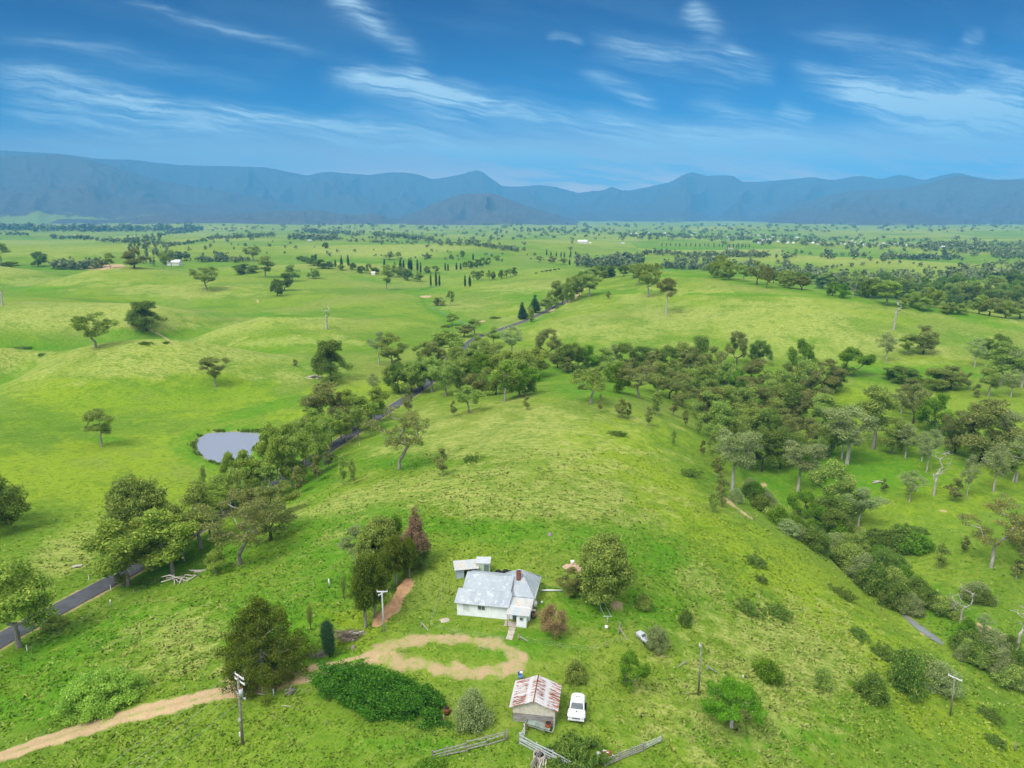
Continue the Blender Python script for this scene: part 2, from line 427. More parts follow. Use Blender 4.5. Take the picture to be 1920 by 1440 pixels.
for q in [(760, 868, 95, 16), (1240, 1045, 60, 45), (1120, 1020, 120, 25), (820, 985, 330, 15, 0), (930, 1000, 240, 22), (640, 1060, 130, 90), (700, 975, 90, 24),
          (1150, 1140, 200, 45), (1000, 1210, 120, 30), (1440, 1385, 150, 45), (1365, 1370, 90, 35), (470, 900, 60, 40), (480, 770, 90, 14, -15), (420, 590, 250, 5),
          (250, 625, 60, 8), (90, 655, 60, 7), (600, 690, 60, 25), (830, 590, 60, 12, 30), (900, 612, 80, 10, 20), (800, 545, 70, 6), (700, 525, 60, 5, 10), (1000, 560, 60, 15), (1020, 590, 60, 12, -30),
          (1500, 545, 330, 7, 9), (1700, 573, 240, 8, 10), (1300, 517, 120, 4), (1150, 545, 120, 3), (1420, 552, 130, 3, 2), (1850, 605, 90, 8, 12),
          (1450, 925, 45, 45), (1600, 880, 220, 60), (1780, 1150, 150, 40, 30), (1850, 1240, 90, 25, 38), (1700, 700, 200, 20), (1480, 740, 90, 20), (1330, 700, 120, 15),
          (960, 700, 150, 20), (1110, 730, 100, 18), (590, 880, 50, 80, 30), (380, 1030, 120, 60), (100, 890, 0.1, 1), (180, 1200, 250, 40, -20), (60, 540, 70, 4), (200, 825, 40, 8), (300, 1060, 90, 40, -20),
          (0, 1330, 150, 40), (700, 800, 60, 20), (620, 1240, 80, 30), (520, 1180, 110, 90), (780, 1400, 120, 20), (150, 1290, 100, 40)]:
    lush = np.maximum(lush, blot(*q) if len(q) > 4 else blot(*q, seed=int(q[0])))
for q in [(960, 830, 250, 65), (700, 930, 200, 25, -12), (900, 930, 220, 35), (1080, 940, 170, 50), (1380, 1330, 170, 110), (1520, 1250, 120, 60), (1450, 1180, 120, 60), (650, 990, 80, 14, -30), (200, 690, 330, 26), (150, 670, 220, 12),
          (350, 545, 170, 12), (120, 528, 130, 9), (110, 470, 170, 10), (1350, 590, 320, 45), (1250, 545, 80, 10), (1600, 650, 200, 30), (1300, 1080, 70, 30, 30), (330, 1200, 120, 60), (560, 705, 90, 12), (860, 575, 60, 10), (1000, 540, 90, 12), (460, 920, 40, 20), (120, 1040, 140, 40, -25),
          (1100, 620, 110, 18), (540, 640, 160, 8), (300, 610, 320, 9)]:
    dry = np.maximum(dry, (blot(*q) if len(q) > 4 else blot(*q, wob=0.9, seed=int(q[0]) + 3)) * 0.85)
for q in [(150, 890, 330, 70), (350, 740, 220, 40), (1500, 1110, 260, 60, 36), (1250, 930, 160, 50, 40), (1680, 1260, 220, 35, 36), (1750, 900, 180, 70), (150, 740, 190, 40), (1150, 840, 110, 60), (1570, 740, 100, 25), (700, 730, 90, 18), (560, 780, 60, 12), (1700, 680, 160, 15), (1820, 1390, 160, 60, 30), (640, 1180, 80, 40)]:
    yel = np.maximum(yel, (blot(*q) if len(q) > 4 else blot(*q, wob=0.8, seed=int(q[0]) + 5)))
for q in [(238, 484, 0.1, 1)]: pass
# dirt: turning circle and driveway, road verge, creek sand, cattle pads
DRIVE_PX = [(-60, 1432), (0, 1418), (120, 1378), (240, 1342), (360, 1313), (450, 1292), (540, 1272), (620, 1252), (690, 1234)]
DRIVE = smooth_line([tuple(cast(u, v)[:2]) for u, v in DRIVE_PX])
LOOP_PX = [(690, 1232), (720, 1215), (770, 1202), (830, 1198), (890, 1202), (940, 1212), (970, 1230), (968, 1250), (935, 1260), (880, 1260), (800, 1248), (740, 1240), (690, 1232)]
LOOP = smooth_line([tuple(cast(u, v)[:2]) for u, v in LOOP_PX])
wig = fbm(XX / 1.3, YY / 1.3, 77, 4)
dd, dpos = seg_dist(XX, YY, DRIVE)
dl, _ = seg_dist(XX, YY, LOOP)
wid = 1.25 + 0.6 * fbm(XX / 4, YY / 4, 71, 2)
dirt = np.maximum(dirt, 1 - sstep(wid - 0.35, wid + 0.55, dd + wig * 0.5))
dirt = np.maximum(dirt, (1 - sstep(0.5, 2.0, dl + wig * 1.1)) * 0.66)
dirt = np.maximum(dirt, blot(700, 1232, 50, 10, -15, 0.5) * 0.8)
dirt = np.maximum(dirt, blot(750, 1205, 60, 7, -10, 0.5) * 0.6)
dirt = np.maximum(dirt, 0.6 * blot(480, 1265, 75, 18, -8, 0.5))
crown = np.exp(-(dd / 0.38) ** 2) * (0.35 + 0.45 * sstep(38, 56, dpos))
dirt *= 1 - crown
dr, rp = seg_dist(XX, YY, ROAD)
verge = (1 - sstep(2.45, 3.0, dr + wig * 0.25)) * (dr > 1)
dirt = np.maximum(dirt, verge * 0.6)
# sandy bits along the creek, tracks, bare patches
for q in [(1432, 910, 9, 6), (1440, 935, 10, 5, 30), (1465, 957, 18, 5, 30), (1500, 978, 16, 4, 20), (1468, 968, 9, 4), (705, 555, 1, 1), (798, 556, 14, 3), (820, 571, 6, 2), (900, 602, 12, 3), (1155, 1135, 18, 12), (752, 1112, 0.1, 1),
          (1710, 1165, 20, 6, 35), (1735, 1188, 10, 5), (1640, 1030, 30, 10, 20), (1365, 940, 26, 4, 35), (1395, 962, 22, 3, 35), (1770, 957, 12, 3), (1035, 580, 10, 6, -40), (1080, 556, 30, 3, -40),
          (745, 1140, 18, 7, -45), (765, 1105, 20, 6, -50), (715, 1163, 16, 7, -45), (1380, 1340, 0.1, 1), (1240, 1230, 10, 4), (1850, 1185, 60, 14, 25), (300, 628, 40, 2, 30), (483, 565, 3, 4)]:
    dirt = np.maximum(dirt, 0.85 * (blot(*q[:4], q[4] if len(q) > 4 else 0, 0.35, int(q[0]))))
plough = inside(UX, VX, [(146, 504), (175, 497), (212, 495), (236, 497), (228, 503), (190, 506)]) * (RR > 600)
dirt = np.maximum(dirt, plough * 0.9)
def boxblur(A, k):
    B = np.pad(A, ((k, k), (0, 0)), 'edge'); B = np.cumsum(B, 0); B = (B[2 * k:] - np.concatenate([np.zeros((1, B.shape[1])), B[:-2 * k - 1]])) / (2 * k + 1)
    B = np.pad(B, ((0, 0), (k, k)), 'edge'); B = np.cumsum(B, 1); return (B[:, 2 * k:] - np.concatenate([np.zeros((B.shape[0], 1)), B[:, :-2 * k - 1]], 1)) / (2 * k + 1)
rel = (ZZ - boxblur(ZZ, 16)) / (0.006 * RR) * (np.abs(TT) < 0.9)
dry = np.maximum(dry, np.clip(rel * 1.1, 0, .9) * sstep(220, 330, RR)); lush = np.maximum(lush, np.clip(-rel * 1.1 - .1, 0, .8) * sstep(220, 330, RR))
cellx, celly = XX / 330 + .5 * fbm(XX / 500, YY / 500, 61, 2), YY / 420 + .5 * fbm(XX / 500, YY / 500, 62, 2)
cell = _hash(np.floor(cellx), np.floor(celly), 5)
dry = np.maximum(dry, np.clip((cell - .45) * 1.9, 0, 1) * sstep(1000, 1800, RR)); lush = np.maximum(lush, np.clip((.4 - cell) * 1.6, 0, .8) * sstep(1000, 1800, RR)); dry = np.maximum(dry, .75 * sstep(3000, 5000, RR))
hollow = np.clip(-fbm(XX / 160, YY / 160, 3, 3) * 2.2, 0, 1) * sstep(400, 900, RR)
lush = np.maximum(lush, hollow * 0.5)
dry = np.maximum(dry, np.clip(fbm(XX / 260, YY / 260, 14, 3) * 2.4, 0, 1) * sstep(500, 1200, RR) * 0.9)
brk = np.zeros_like(XX)
for q in [(1500, 546, 300, 5, 9), (1700, 574, 240, 6, 8.5), (1300, 517, 110, 3), (1160, 549, 110, 2.5, -2), (1400, 553, 150, 2.5, 1), (1860, 606, 80, 6, 10), (1560, 556, 90, 4, 6), (700, 562, 0.1, 1), (540, 592, 90, 3.5), (60, 545, 45, 4), (720, 594, 60, 2.5, -4), (820, 988, 330, 9), (1080, 1000, 130, 14), (1245, 1050, 50, 40), (760, 868, 80, 12)]:
    brk = np.maximum(brk, blot(*q) if len(q) > 4 else blot(*q, 0, .5, int(q[0])))
brk *= 0.9
dry *= 1 - brk
lush *= 1 - 0.6 * dry
lush = np.maximum(lush, brk)
lush = np.maximum(lush, 0.9 * (1 - sstep(3, 9, d2_ + 6 * fbm(XX / 12, YY / 12, 6, 2))))
bank = (1 - sstep(0.1, 1.6, np.abs(sgn - 0.3) + wig * 0.8))
dirt = np.where(bank > 0.05, np.maximum(dirt, bank * 0.42), dirt)
lush = np.maximum(lush, (1 - sstep(2, 9, sgn + 5 * wig)))

g_m, t = mat("pasture_grass", 0.95, 0.05)
pos = opos(t)
a_l, a_d, a_y, a_s = attr(t, 'lush'), attr(t, 'dry'), attr(t, 'yellow'), attr(t, 'dirt')
big = t.noise(pos, 0.018, 5, 0.6); med = t.noise(pos, 0.12, 5, 0.62, 0.6); sml = t.noise(pos, 0.75, 5, 0.7, 0.5); fin = t.noise(pos, 3.2, 4, 0.75)
str_ = t.noise(t.mapping(pos, (0.35, 1.5, 1), (0, 0, 0.25)), 1.0, 4, 0.7, 0.7)
c = t.mix(t.ramp(big, 0.40, 0.60), (0.105, 0.205, 0.014), (0.180, 0.268, 0.022))
c = t.mix(t.m('MULTIPLY', t.ramp(t.noise(pos, 0.0065, 5, 0.62, 0.8), 0.47, 0.60), 0.55), c, (0.215, 0.245, 0.060))
c = t.mix(t.m('MULTIPLY', a_y, t.ramp(med, 0.35, 0.55, 0.35, 1)), c, (0.215, 0.310, 0.014))
dm = t.m('MULTIPLY', t.m('ADD', a_d, 0.10), t.ramp(str_, 0.38, 0.58, 0.15, 1.0), clamp=True)
c = t.mix(dm, c, (0.35, 0.38, 0.10))
lm = t.m('MULTIPLY', a_l, t.ramp(med, 0.36, 0.55, 0.45, 1), clamp=True)
c = t.mix(t.m('MULTIPLY', lm, 0.85), c, (0.075, 0.225, 0.008))
c = t.mix(t.m('MULTIPLY', t.ramp(sml, 0.50, 0.63), 0.60), c, (0.080, 0.170, 0.010))
c = t.mix(t.m('MULTIPLY', t.ramp(sml, 0.46, 0.36), 0.42), c, (0.26, 0.32, 0.055))
c = t.mix(t.m('MULTIPLY', t.ramp(med, 0.53, 0.64), 0.42), c, (0.075, 0.165, 0.012))
c = t.mix(t.m('MULTIPLY', t.ramp(fin, 0.50, 0.64), 0.5), c, (0.065, 0.14, 0.009))
dc = t.mix(t.ramp(sml, 0.35, 0.65), (0.51, 0.375, 0.215), (0.42, 0.30, 0.17))
dc = t.mix(t.m('MULTIPLY', t.ramp(fin, 0.5, 0.7), 0.4), dc, (0.56, 0.43, 0.28))
dmask = t.ramp(t.m('ADD', a_s, t.m('MULTIPLY', t.m('SUBTRACT', sml, 0.5), 1.7)), 0.18, 0.95)
dmask = t.m('MULTIPLY', dmask, t.ramp(a_s, 0.02, 0.2))
c = t.mix(dmask, c, dc)
t.l.new(c, t.bs.inputs['Base Color'])
bp = t.new('ShaderNodeBump'); bp.inputs['Strength'].default_value = 0.55; bp.inputs['Distance'].default_value = 0.5
hh = t.m('ADD', t.m('MULTIPLY', sml, 1.1), t.m('MULTIPLY', fin, 0.35)); hh = t.m('ADD', hh, t.m('MULTIPLY', med, 1.6))
t.l.new(hh, bp.inputs['Height']); t.l.new(bp.outputs[0], t.bs.inputs['Normal'])

nr, nt = XX.shape
V = np.stack([XX, YY, ZZ], -1).reshape(-1, 3)
idx = np.arange(nr * nt).reshape(nr, nt)
F4 = np.stack([idx[:-1, :-1], idx[:-1, 1:], idx[1:, 1:], idx[1:, :-1]], -1).reshape(-1, 4)[:, ::-1]
# close the small circle under the camera with a fan of flat cells
cidx = len(V); V = np.concatenate([V, [[0, 0, float(ZZ[0].mean())]]])
fan = np.stack([idx[0, :-1], idx[0, 1:], np.full(nt - 1, cidx), np.full(nt - 1, cidx)], -1)
def pad(a): return np.concatenate([a.ravel(), [0]])
gme = mesh_np("ground", V, F4, (g_m,), True, {'lush': ('POINT', pad(lush)), 'dry': ('POINT', pad(dry)), 'yellow': ('POINT', pad(yel)), 'dirt': ('POINT', pad(dirt))})
ground = tag(link("ground", gme), kind='structure')
fm = mesh_np("ground_centre", V[np.concatenate([idx[0], [cidx]])] , np.stack([np.arange(nt - 1), np.arange(1, nt), np.full(nt - 1, nt)], -1)[:, ::-1], (g_m,))
tag(link("ground_below", fm), kind='structure')

# ---------------------------------------------------------------- mountains
m_m, t = mat("forested_mountain", 1.0, 0.0)
pos = opos(t)
n1 = t.noise(pos, 0.0022, 6, 0.65); n2 = t.noise(pos, 0.012, 5, 0.75); n3 = t.noise(pos, 0.035, 3, 0.7)
c = t.mix(t.ramp(n2, 0.35, 0.65), (0.095, 0.085, 0.072), (0.125, 0.115, 0.092))
c = t.mix(t.m('MULTIPLY', t.ramp(n3, 0.5, 0.62), 0.5), c, (0.06, 0.062, 0.052))
clr = attr(t, 'clear')
c = t.mix(t.ramp(t.m('ADD', clr, t.m('MULTIPLY', t.m('SUBTRACT', n2, 0.5), 1.2)), 0.45, 0.6), c, (0.20, 0.26, 0.05))
c = t.mix(t.m('MULTIPLY', attr(t, 'rock'), t.ramp(n2, 0.45, 0.6)), c, (0.125, 0.105, 0.095))
t.l.new(c, t.bs.inputs['Base Color'])
bp = t.new('ShaderNodeBump'); bp.inputs['Strength'].default_value = 0.35; bp.inputs['Distance'].default_value = 30
t.l.new(t.m('ADD', n2, t.m('MULTIPLY', n3, 0.5)), bp.inputs['Height']); t.l.new(bp.outputs[0], t.bs.inputs['Normal'])
def range_(name, prof, r_c, w_f, w_b, seed, spur=0.35, spacing=0.055, clear=0.0, rockpt=None, base=-45, taper=True):
    pu = np.array([q[0] for q in prof], float); pv = np.array([q[1] for q in prof], float)
    th = []; hz = []
    for u, v in zip(pu, pv):
        a, b, c = ray(u, v); th.append(math.atan2(a, b)); hz.append(CAM_H + r_c * c / math.hypot(a, b))
    n = int((th[-1] - th[0]) / 0.0016)
    tt = np.linspace(th[0], th[-1], n)
    # smooth interpolation of the crest
    ext = np.interp(tt, th, hz)
    ker = np.hanning(7); ker /= ker.sum(); ext = np.convolve(np.pad(ext, 3, 'edge'), ker, 'valid')
    ext = ext + 9 * fbm(tt * 300, tt * 0, seed, 3)
    sgrid = np.concatenate([np.linspace(-1, 0, 90), np.linspace(0, 1, 16)[1:]])
    T_, S_ = np.meshgrid(tt, sgrid)
    H_ = np.broadcast_to(ext, T_.shape)
    R_ = r_c + np.where(S_ < 0, S_ * w_f, S_ * w_b)
    a_ = np.abs(S_)
    # ridged spurs running down from the crest
    bend = 0.25 * vnoise(T_ * 9 + seed, a_ * 2.2, seed + 4)
    sp = 1 - np.abs(2 * vnoise((T_ + bend * spacing * 2.0) / spacing + seed * 3.1, a_ * 1.2, seed)) * 2
    sp2 = 1 - np.abs(2 * vnoise(T_ / spacing * 2.7 + a_ * 1.4, a_ * 3.0 + 7, seed + 9)) * 2
    sp3 = fbm(T_ / spacing * 7, a_ * 9, seed + 30, 3)
    prof_s = (1 - a_) ** 1.25
    relief = spur * np.minimum(1, a_ * 5) * (1 - a_) ** 0.6
    ht = prof_s + relief * ((sp - 0.75) * 0.8 + (sp2 - 0.75) * 0.35 + sp3 * 0.25) * (1 - 0.3 * a_)
    lim = 1 - a_ * 0.25
    Zm = base + (H_ - base) * np.clip(ht, -0.05, lim)
    if taper:
        pass
    Xm = R_ * np.sin(T_); Ym = R_ * np.cos(T_)
    ns, n2_ = T_.shape
    ix = np.arange(ns * n2_).reshape(ns, n2_)
    F = np.stack([ix[:-1, :-1], ix[:-1, 1:], ix[1:, 1:], ix[1:, :-1]], -1).reshape(-1, 4)[:, ::-1]
    cl_ = clear * sstep(0.62, 0.95, a_) * (S_ < 0) * (0.45 + 0.9 * np.clip(fbm(Xm / 700, Ym / 700, seed + 50, 3) + 0.35, 0, 1))
    rk = np.zeros_like(T_)
    if rockpt:
        for (u, s_, rr, rs) in rockpt:
            rk = np.maximum(rk, 1 - sstep(0.5, 1.1, np.hypot((T_ - theta_of(u)) / rr, (S_ - s_) / rs)))
    me = mesh_np(name, np.stack([Xm, Ym, Zm], -1).reshape(-1, 3), F, (m_m,), True, {'clear': ('POINT', cl_), 'rock': ('POINT', rk)})
    return tag(link(name, me), kind='structure')
SKY_PROF = [(-1900, 395), (-1400, 350), (-1000, 318), (-700, 305), (-420, 290), (-200, 276), (0, 282), (60, 285), (130, 290), (185, 298), (250, 300), (340, 310), (450, 312), (500, 314), (540, 322), (575, 329), (600, 324), (620, 322), (650, 325), (690, 328), (735, 323), (765, 324), (780, 326), (810, 336), (840, 332), (870, 326), (880, 322), (895, 319), (905, 322), (920, 334), (940, 348), (960, 350), (985, 349), (1010, 347), (1040, 350), (1062, 356), (1085, 362), (1110, 358), (1130, 357), (1140, 353), (1147, 350), (1153, 352), (1165, 357), (1185, 357), (1230, 347), (1258, 341), (1275, 331), (1290, 324), (1300, 323), (1312, 326), (1325, 330), (1345, 329), (1370, 329), (1380, 333), (1392, 341), (1430, 341), (1500, 334), (1525, 332), (1560, 338), (1600, 331), (1615, 329), (1640, 334), (1655, 336), (1680, 328), (1700, 330), (1735, 338), (1760, 330), (1780, 326), (1800, 324), (1825, 331), (1860, 336), (1890, 337), (1920, 334), (2100, 325), (2300, 340), (2700, 322), (3200, 345), (3800, 392)]
range_("mountain_range", SKY_PROF, 14500, 5200, 1800, 3, 0.42, 0.075, 0.5, [(868, -0.08, 0.012, 0.05)])
range_("mountain_spur", [(-1000, 418), (-700, 372), (-420, 325), (-150, 292), (0, 293), (110, 290), (160, 297), (230, 318), (300, 338), (380, 352), (470, 368), (560, 384), (620, 396), (680, 410), (720, 425)], 11500, 4300, 1500, 11, 0.34, 0.085, 1.0)
range_("mountain_shoulder", [(1380, 425), (1450, 398), (1500, 380), (1560, 365), (1600, 358), (1650, 355), (1700, 354), (1745, 342), (1800, 328), (1850, 338), (1920, 338), (2050, 330), (2300, 350), (2700, 385), (3000, 420)], 10500, 3900, 1500, 17, 0.45, 0.06, 0.9)
range_("wooded_hill", [(700, 424), (740, 411), (765, 402), (790, 393), (815, 381), (840, 371), (865, 364), (890, 362), (915, 362), (935, 366), (955, 375), (985, 385), (1010, 393), (1040, 401), (1070, 410), (1110, 424)], 8300, 2300, 1100, 23, 0.4, 0.05, 1.0, [(905, -0.03, 0.03, 0.05)])
range_("foothill", [(-300, 428), (60, 424), (120, 410), (210, 412), (300, 402), (420, 404), (520, 396), (600, 395), (660, 404), (700, 400), (740, 410), (800, 424)], 7700, 1500, 900, 31, 0.5, 0.05, 1.3)

# ---------------------------------------------------------------- haze
hz_bm = bmesh.new(); bmesh.ops.create_cube(hz_bm, size=1)
hme = bpy.data.meshes.new("haze"); hz_bm.to_mesh(hme); hz_bm.free()
haze = link("haze", hme)
haze.scale = (42000, 42000, 1470); haze.location = (0, 0, 1470 / 2 - 70)
hm = bpy.data.materials.new("haze_air"); hm.use_nodes = True
ht_ = NT(hm.node_tree); ht_.n.clear()
pv_ = ht_.new('ShaderNodeVolumePrincipled')
pv_.inputs['Color'].default_value = (0.11, 0.53, 1.0, 1)
pv_.inputs['Density'].default_value = 0.0001
pv_.inputs['Anisotropy'].default_value = -0.25
ho = ht_.new('ShaderNodeOutputMaterial'); ht_.l.new(pv_.outputs[0], ho.inputs['Volume'])
hme.materials.append(hm)
tag(haze, kind='stuff', label='pale blue air haze filling the whole valley up to the mountains')
# ---------------------------------------------------------------- tree prototypes
def bark_mat(name, c1, c2):
    m, t = mat(name, 0.95, 0.05)
    n = t.noise(t.mapping(opos(t), (2.2, 2.2, 0.6)), 1.0, 4, 0.7)
    t.l.new(t.mix(t.ramp(n, 0.35, 0.65), c1, c2), t.bs.inputs['Base Color']); return m
BARK = {'grey': bark_mat('grey_bark', (0.20, 0.18, 0.155), (0.34, 0.32, 0.285)), 'pale': bark_mat('pale_bark', (0.29, 0.27, 0.235), (0.48, 0.455, 0.41)),
        'dark': bark_mat('dark_bark', (0.05, 0.04, 0.03), (0.11, 0.09, 0.07))}
def leaf_mat(name, c1, c2, c3, trans=0.42):
    m = bpy.data.materials.new(name); m.use_nodes = True
    t = NT(m.node_tree); t.n.clear()
    out = t.new('ShaderNodeOutputMaterial')
    a = attr(t, 'tint'); b = attr(t, 'clump')
    oi = t.new('ShaderNodeObjectInfo').outputs['Random']
    c = t.mix(b, c1, c2)
    c = t.mix(t.m('MULTIPLY', t.ramp(a, 0.62, 0.95), 0.8), c, c3)
    hv = t.new('ShaderNodeHueSaturation')
    t.put(hv.inputs['Hue'], t.m('ADD', 0.49, t.m('MULTIPLY', oi, 0.022)))
    t.put(hv.inputs['Value'], t.m('ADD', 1.30, t.m('MULTIPLY', oi, 0.38)))
    hv.inputs['Saturation'].default_value = 1.04
    t.l.new(c, hv.inputs['Color'])
    d = t.new('ShaderNodeBsdfDiffuse'); tr = t.new('ShaderNodeBsdfTranslucent')
    t.l.new(hv.outputs[0], d.inputs[0]); t.l.new(hv.outputs[0], tr.inputs[0])
    mx = t.new('ShaderNodeMixShader'); mx.inputs[0].default_value = trans
    t.l.new(d.outputs[0], mx.inputs[1]); t.l.new(tr.outputs[0], mx.inputs[2]); t.l.new(mx.outputs[0], out.inputs[0])
    return m
LEAF = {
 'olive': leaf_mat('olive_leaves', (0.095, 0.159, 0.035), (0.221, 0.295, 0.072), (0.419, 0.454, 0.118)),
 'dark': leaf_mat('dark_leaves', (0.056, 0.116, 0.023), (0.132, 0.206, 0.041), (0.265, 0.290, 0.076)),
 'brown': leaf_mat('brown_tipped_leaves', (0.103, 0.138, 0.039), (0.191, 0.221, 0.070), (0.333, 0.292, 0.102)),
 'lime': leaf_mat('yellow_green_leaves', (0.104, 0.172, 0.029), (0.221, 0.297, 0.057), (0.384, 0.422, 0.097)),
 'grey': leaf_mat('grey_green_leaves', (0.132, 0.184, 0.068), (0.246, 0.301, 0.120), (0.387, 0.407, 0.195)),
 'green': leaf_mat('fresh_green_leaves', (0.050, 0.119, 0.014), (0.133, 0.236, 0.026), (0.249, 0.349, 0.058)),
 'gold': leaf_mat('golden_cypress_leaves', (0.040, 0.075, 0.012), (0.108, 0.152, 0.020), (0.22, 0.255, 0.05)),
 'pine': leaf_mat('blue_dark_needles', (0.020, 0.060, 0.024), (0.048, 0.100, 0.044), (0.100, 0.160, 0.060)),
 'rust': leaf_mat('rusty_leaves', (0.17, 0.13, 0.06), (0.26, 0.185, 0.095), (0.38, 0.26, 0.15)),
 'hedge': leaf_mat('dark_glossy_hedge_leaves', (0.028, 0.085, 0.012), (0.075, 0.165, 0.022), (0.14, 0.25, 0.045)),
 'limebush': leaf_mat('pale_lime_leaves', (0.13, 0.23, 0.04), (0.26, 0.37, 0.065), (0.38, 0.46, 0.11)),
 'bright': leaf_mat('glossy_bright_leaves', (0.05, 0.17, 0.015), (0.13, 0.31, 0.03), (0.22, 0.42, 0.06)),
 'dead': leaf_mat('dead_brown_needles', (0.116, 0.078, 0.046), (0.204, 0.143, 0.087), (0.272, 0.200, 0.120), 0.1),
 'amber': leaf_mat('amber_tipped_leaves', (0.12, 0.145, 0.055), (0.21, 0.215, 0.075), (0.40, 0.33, 0.06)),
}
def tube_np(paths, sides=5):
    """tapered tubes; each path is a list of (point, radius)"""
    Vs, Fs, off = [], [], 0
    for path in paths:
        n = len(path)
        pts = np.array([p for p, r in path], float); rad = np.array([r for p, r in path])
        dirs = np.gradient(pts, axis=0); dirs /= np.linalg.norm(dirs, axis=1)[:, None] + 1e-9
        ref = np.array([1.0, 0, 0]) if abs(dirs[0][0]) < 0.8 else np.array([0, 1.0, 0])
        a = np.cross(dirs, ref); a /= np.linalg.norm(a, axis=1)[:, None] + 1e-9
        b = np.cross(dirs, a)
        ang = np.linspace(0, 2 * math.pi, sides, endpoint=False)
        ring = pts[:, None] + rad[:, None, None] * (np.cos(ang)[None, :, None] * a[:, None] + np.sin(ang)[None, :, None] * b[:, None])
        Vs.append(ring.reshape(-1, 3))
        i = np.arange(n - 1)[:, None] * sides; j = np.arange(sides)[None]; j2 = (j + 1) % sides
        Fs.append(np.stack([i + j, i + j2, i + sides + j2, i + sides + j], -1).reshape(-1, 4) + off)
        off += n * sides
    return np.concatenate(Vs), np.concatenate(Fs)
def leaves_np(rng, centres, radii, n_per, size, flat=0.7, droop=0.0, hollow=0.25):
    K = len(centres); n_each = np.maximum(4, (n_per * (radii / radii.mean()) ** 2)).astype(int)
    ci = np.repeat(np.arange(K), n_each); n = len(ci)
    d = rng.normal(size=(n, 3)); d /= np.linalg.norm(d, axis=1)[:, None]
    rr = (hollow + (1 - hollow) * rng.random(n) ** 0.6) * np.where(rng.random(n) < 0.18, 1.0 + 0.55 * rng.random(n), 1.0)
    p = centres[ci] + d * (rr * radii[ci])[:, None] * np.array([1, 1, flat])
    nrm = d * np.array([1, 1, 1.0 / flat]) * 0.8 + rng.normal(size=(n, 3)) * 0.65 + np.array([0, 0, 0.35])
    nrm /= np.linalg.norm(nrm, axis=1)[:, None]
    t1 = np.cross(nrm, rng.normal(size=(n, 3)) + np.array([0, 0, -droop * 3])); t1 /= np.linalg.norm(t1, axis=1)[:, None] + 1e-9
    t2 = np.cross(nrm, t1)
    s = size * (0.6 + 0.8 * rng.random(n))[:, None]
    bend = nrm * s * 0.18
    V = np.stack([p - t1 * s, p + t2 * s * 0.55 + bend, p + t1 * s, p - t2 * s * 0.55 + bend], 1).reshape(-1, 3)
    F = np.arange(n * 4).reshape(n, 4)
    cl = rng.random(K)[ci] * 0.75 + rng.random(n) * 0.25
    return V, F, rng.random(n), cl
def grow(rng, centres, trunk_h, H, r0, lean=(0, 0), wig=0.08):
    """limbs joining every leaf clump to the trunk"""
    nodes = [np.array([0, 0, -0.03 * H])]; par = [-1]
    m = 5
    for k in range(1, m + 1):
        f = k / m
        nodes.append(np.array([lean[0] * f + rng.normal() * wig * 0.12 * H * f * 0.5, lean[1] * f + rng.normal() * wig * 0.12 * H * f * 0.5, trunk_h * f])); par.append(k - 1)
    base_n = m
    order = np.argsort(np.linalg.norm(centres - nodes[-1], axis=1))
    leafn = []
    for ci in order:
        c = centres[ci]
        N = np.array(nodes[base_n:])
        dv = c - N; dist = np.linalg.norm(dv, axis=1)
        # prefer joints lower than the clump, so limbs rise
        cost = dist + np.where(N[:, 2] > c[2], 1.2 * (N[:, 2] - c[2]), 0) + 0.18 * np.linalg.norm(N - nodes[base_n], axis=1)
        k = int(np.argmin(cost)) + base_n
        a = nodes[k]; L = np.linalg.norm(c - a); steps = max(2, min(5, int(L / (0.09 * H)) + 1)); prev = k
        side = rng.normal(size=3) * L * 0.08; lift = -0.10 * L
        for j in range(1, steps + 1):
            f = j / steps
            q = a + (c - a) * f + (side + np.array([0, 0, lift])) * math.sin(math.pi * f)
            nodes.append(q); par.append(prev); prev = len(nodes) - 1
        leafn.append(prev)
    load = np.zeros(len(nodes))
    for n_ in leafn:
        q = n_
        while q != -1: load[q] += 1; q = par[q]
    load = np.maximum(load, 1)
    rad = r0 * (load / load[0]) ** 0.5
    rad[:base_n] *= np.linspace(1.35, 1.0, base_n)
    kids = {}
    for i, q in enumerate(par): kids.setdefault(q, []).append(i)
    paths = []
    stack = [(0, None)]
    while stack:
        s, pre = stack.pop()
        path = [(nodes[pre], rad[s])] if pre is not None else []
        cur = s
        while True:
            path.append((nodes[cur], rad[cur]))
            ks = kids.get(cur, [])
            if not ks: break
            ks = sorted(ks, key=lambda q: -load[q])
            for o in ks[1:]: stack.append((o, cur))
            cur = ks[0]
        if len(path) > 1: paths.append(path)
    return paths
PROF = {  # crown outline: (height fraction, radius fraction)
 'dome': [(0, .55), (.2, .92), (.45, 1), (.7, .85), (.88, .55), (1, .12)],
 'umbrella': [(0, .30), (.25, .80), (.5, 1), (.75, .92), (.92, .62), (1, .2)],
 'oval': [(0, .45), (.25, .85), (.5, 1), (.75, .78), (1, .2)],
 'cone': [(0, .8), (.1, 1), (.4, .72), (.7, .38), (1, .04)],
 'spire': [(0, .55), (.15, .95), (.5, 1), (.8, .7), (1, .1)],
 'column': [(0, .75), (.1, .95), (.6, 1), (.88, .85), (1, .35)],
 'vase': [(0, .12), (.3, .45), (.6, .8), (.85, 1), (1, .55)],
 'mound': [(0, 1), (.3, 1), (.6, .82), (.85, .52), (1, .15)],
 'cedar': [(0, .85), (.15, 1), (.4, .98), (.62, .80), (.82, .50), (1, .14)],
}
PROTO = {}
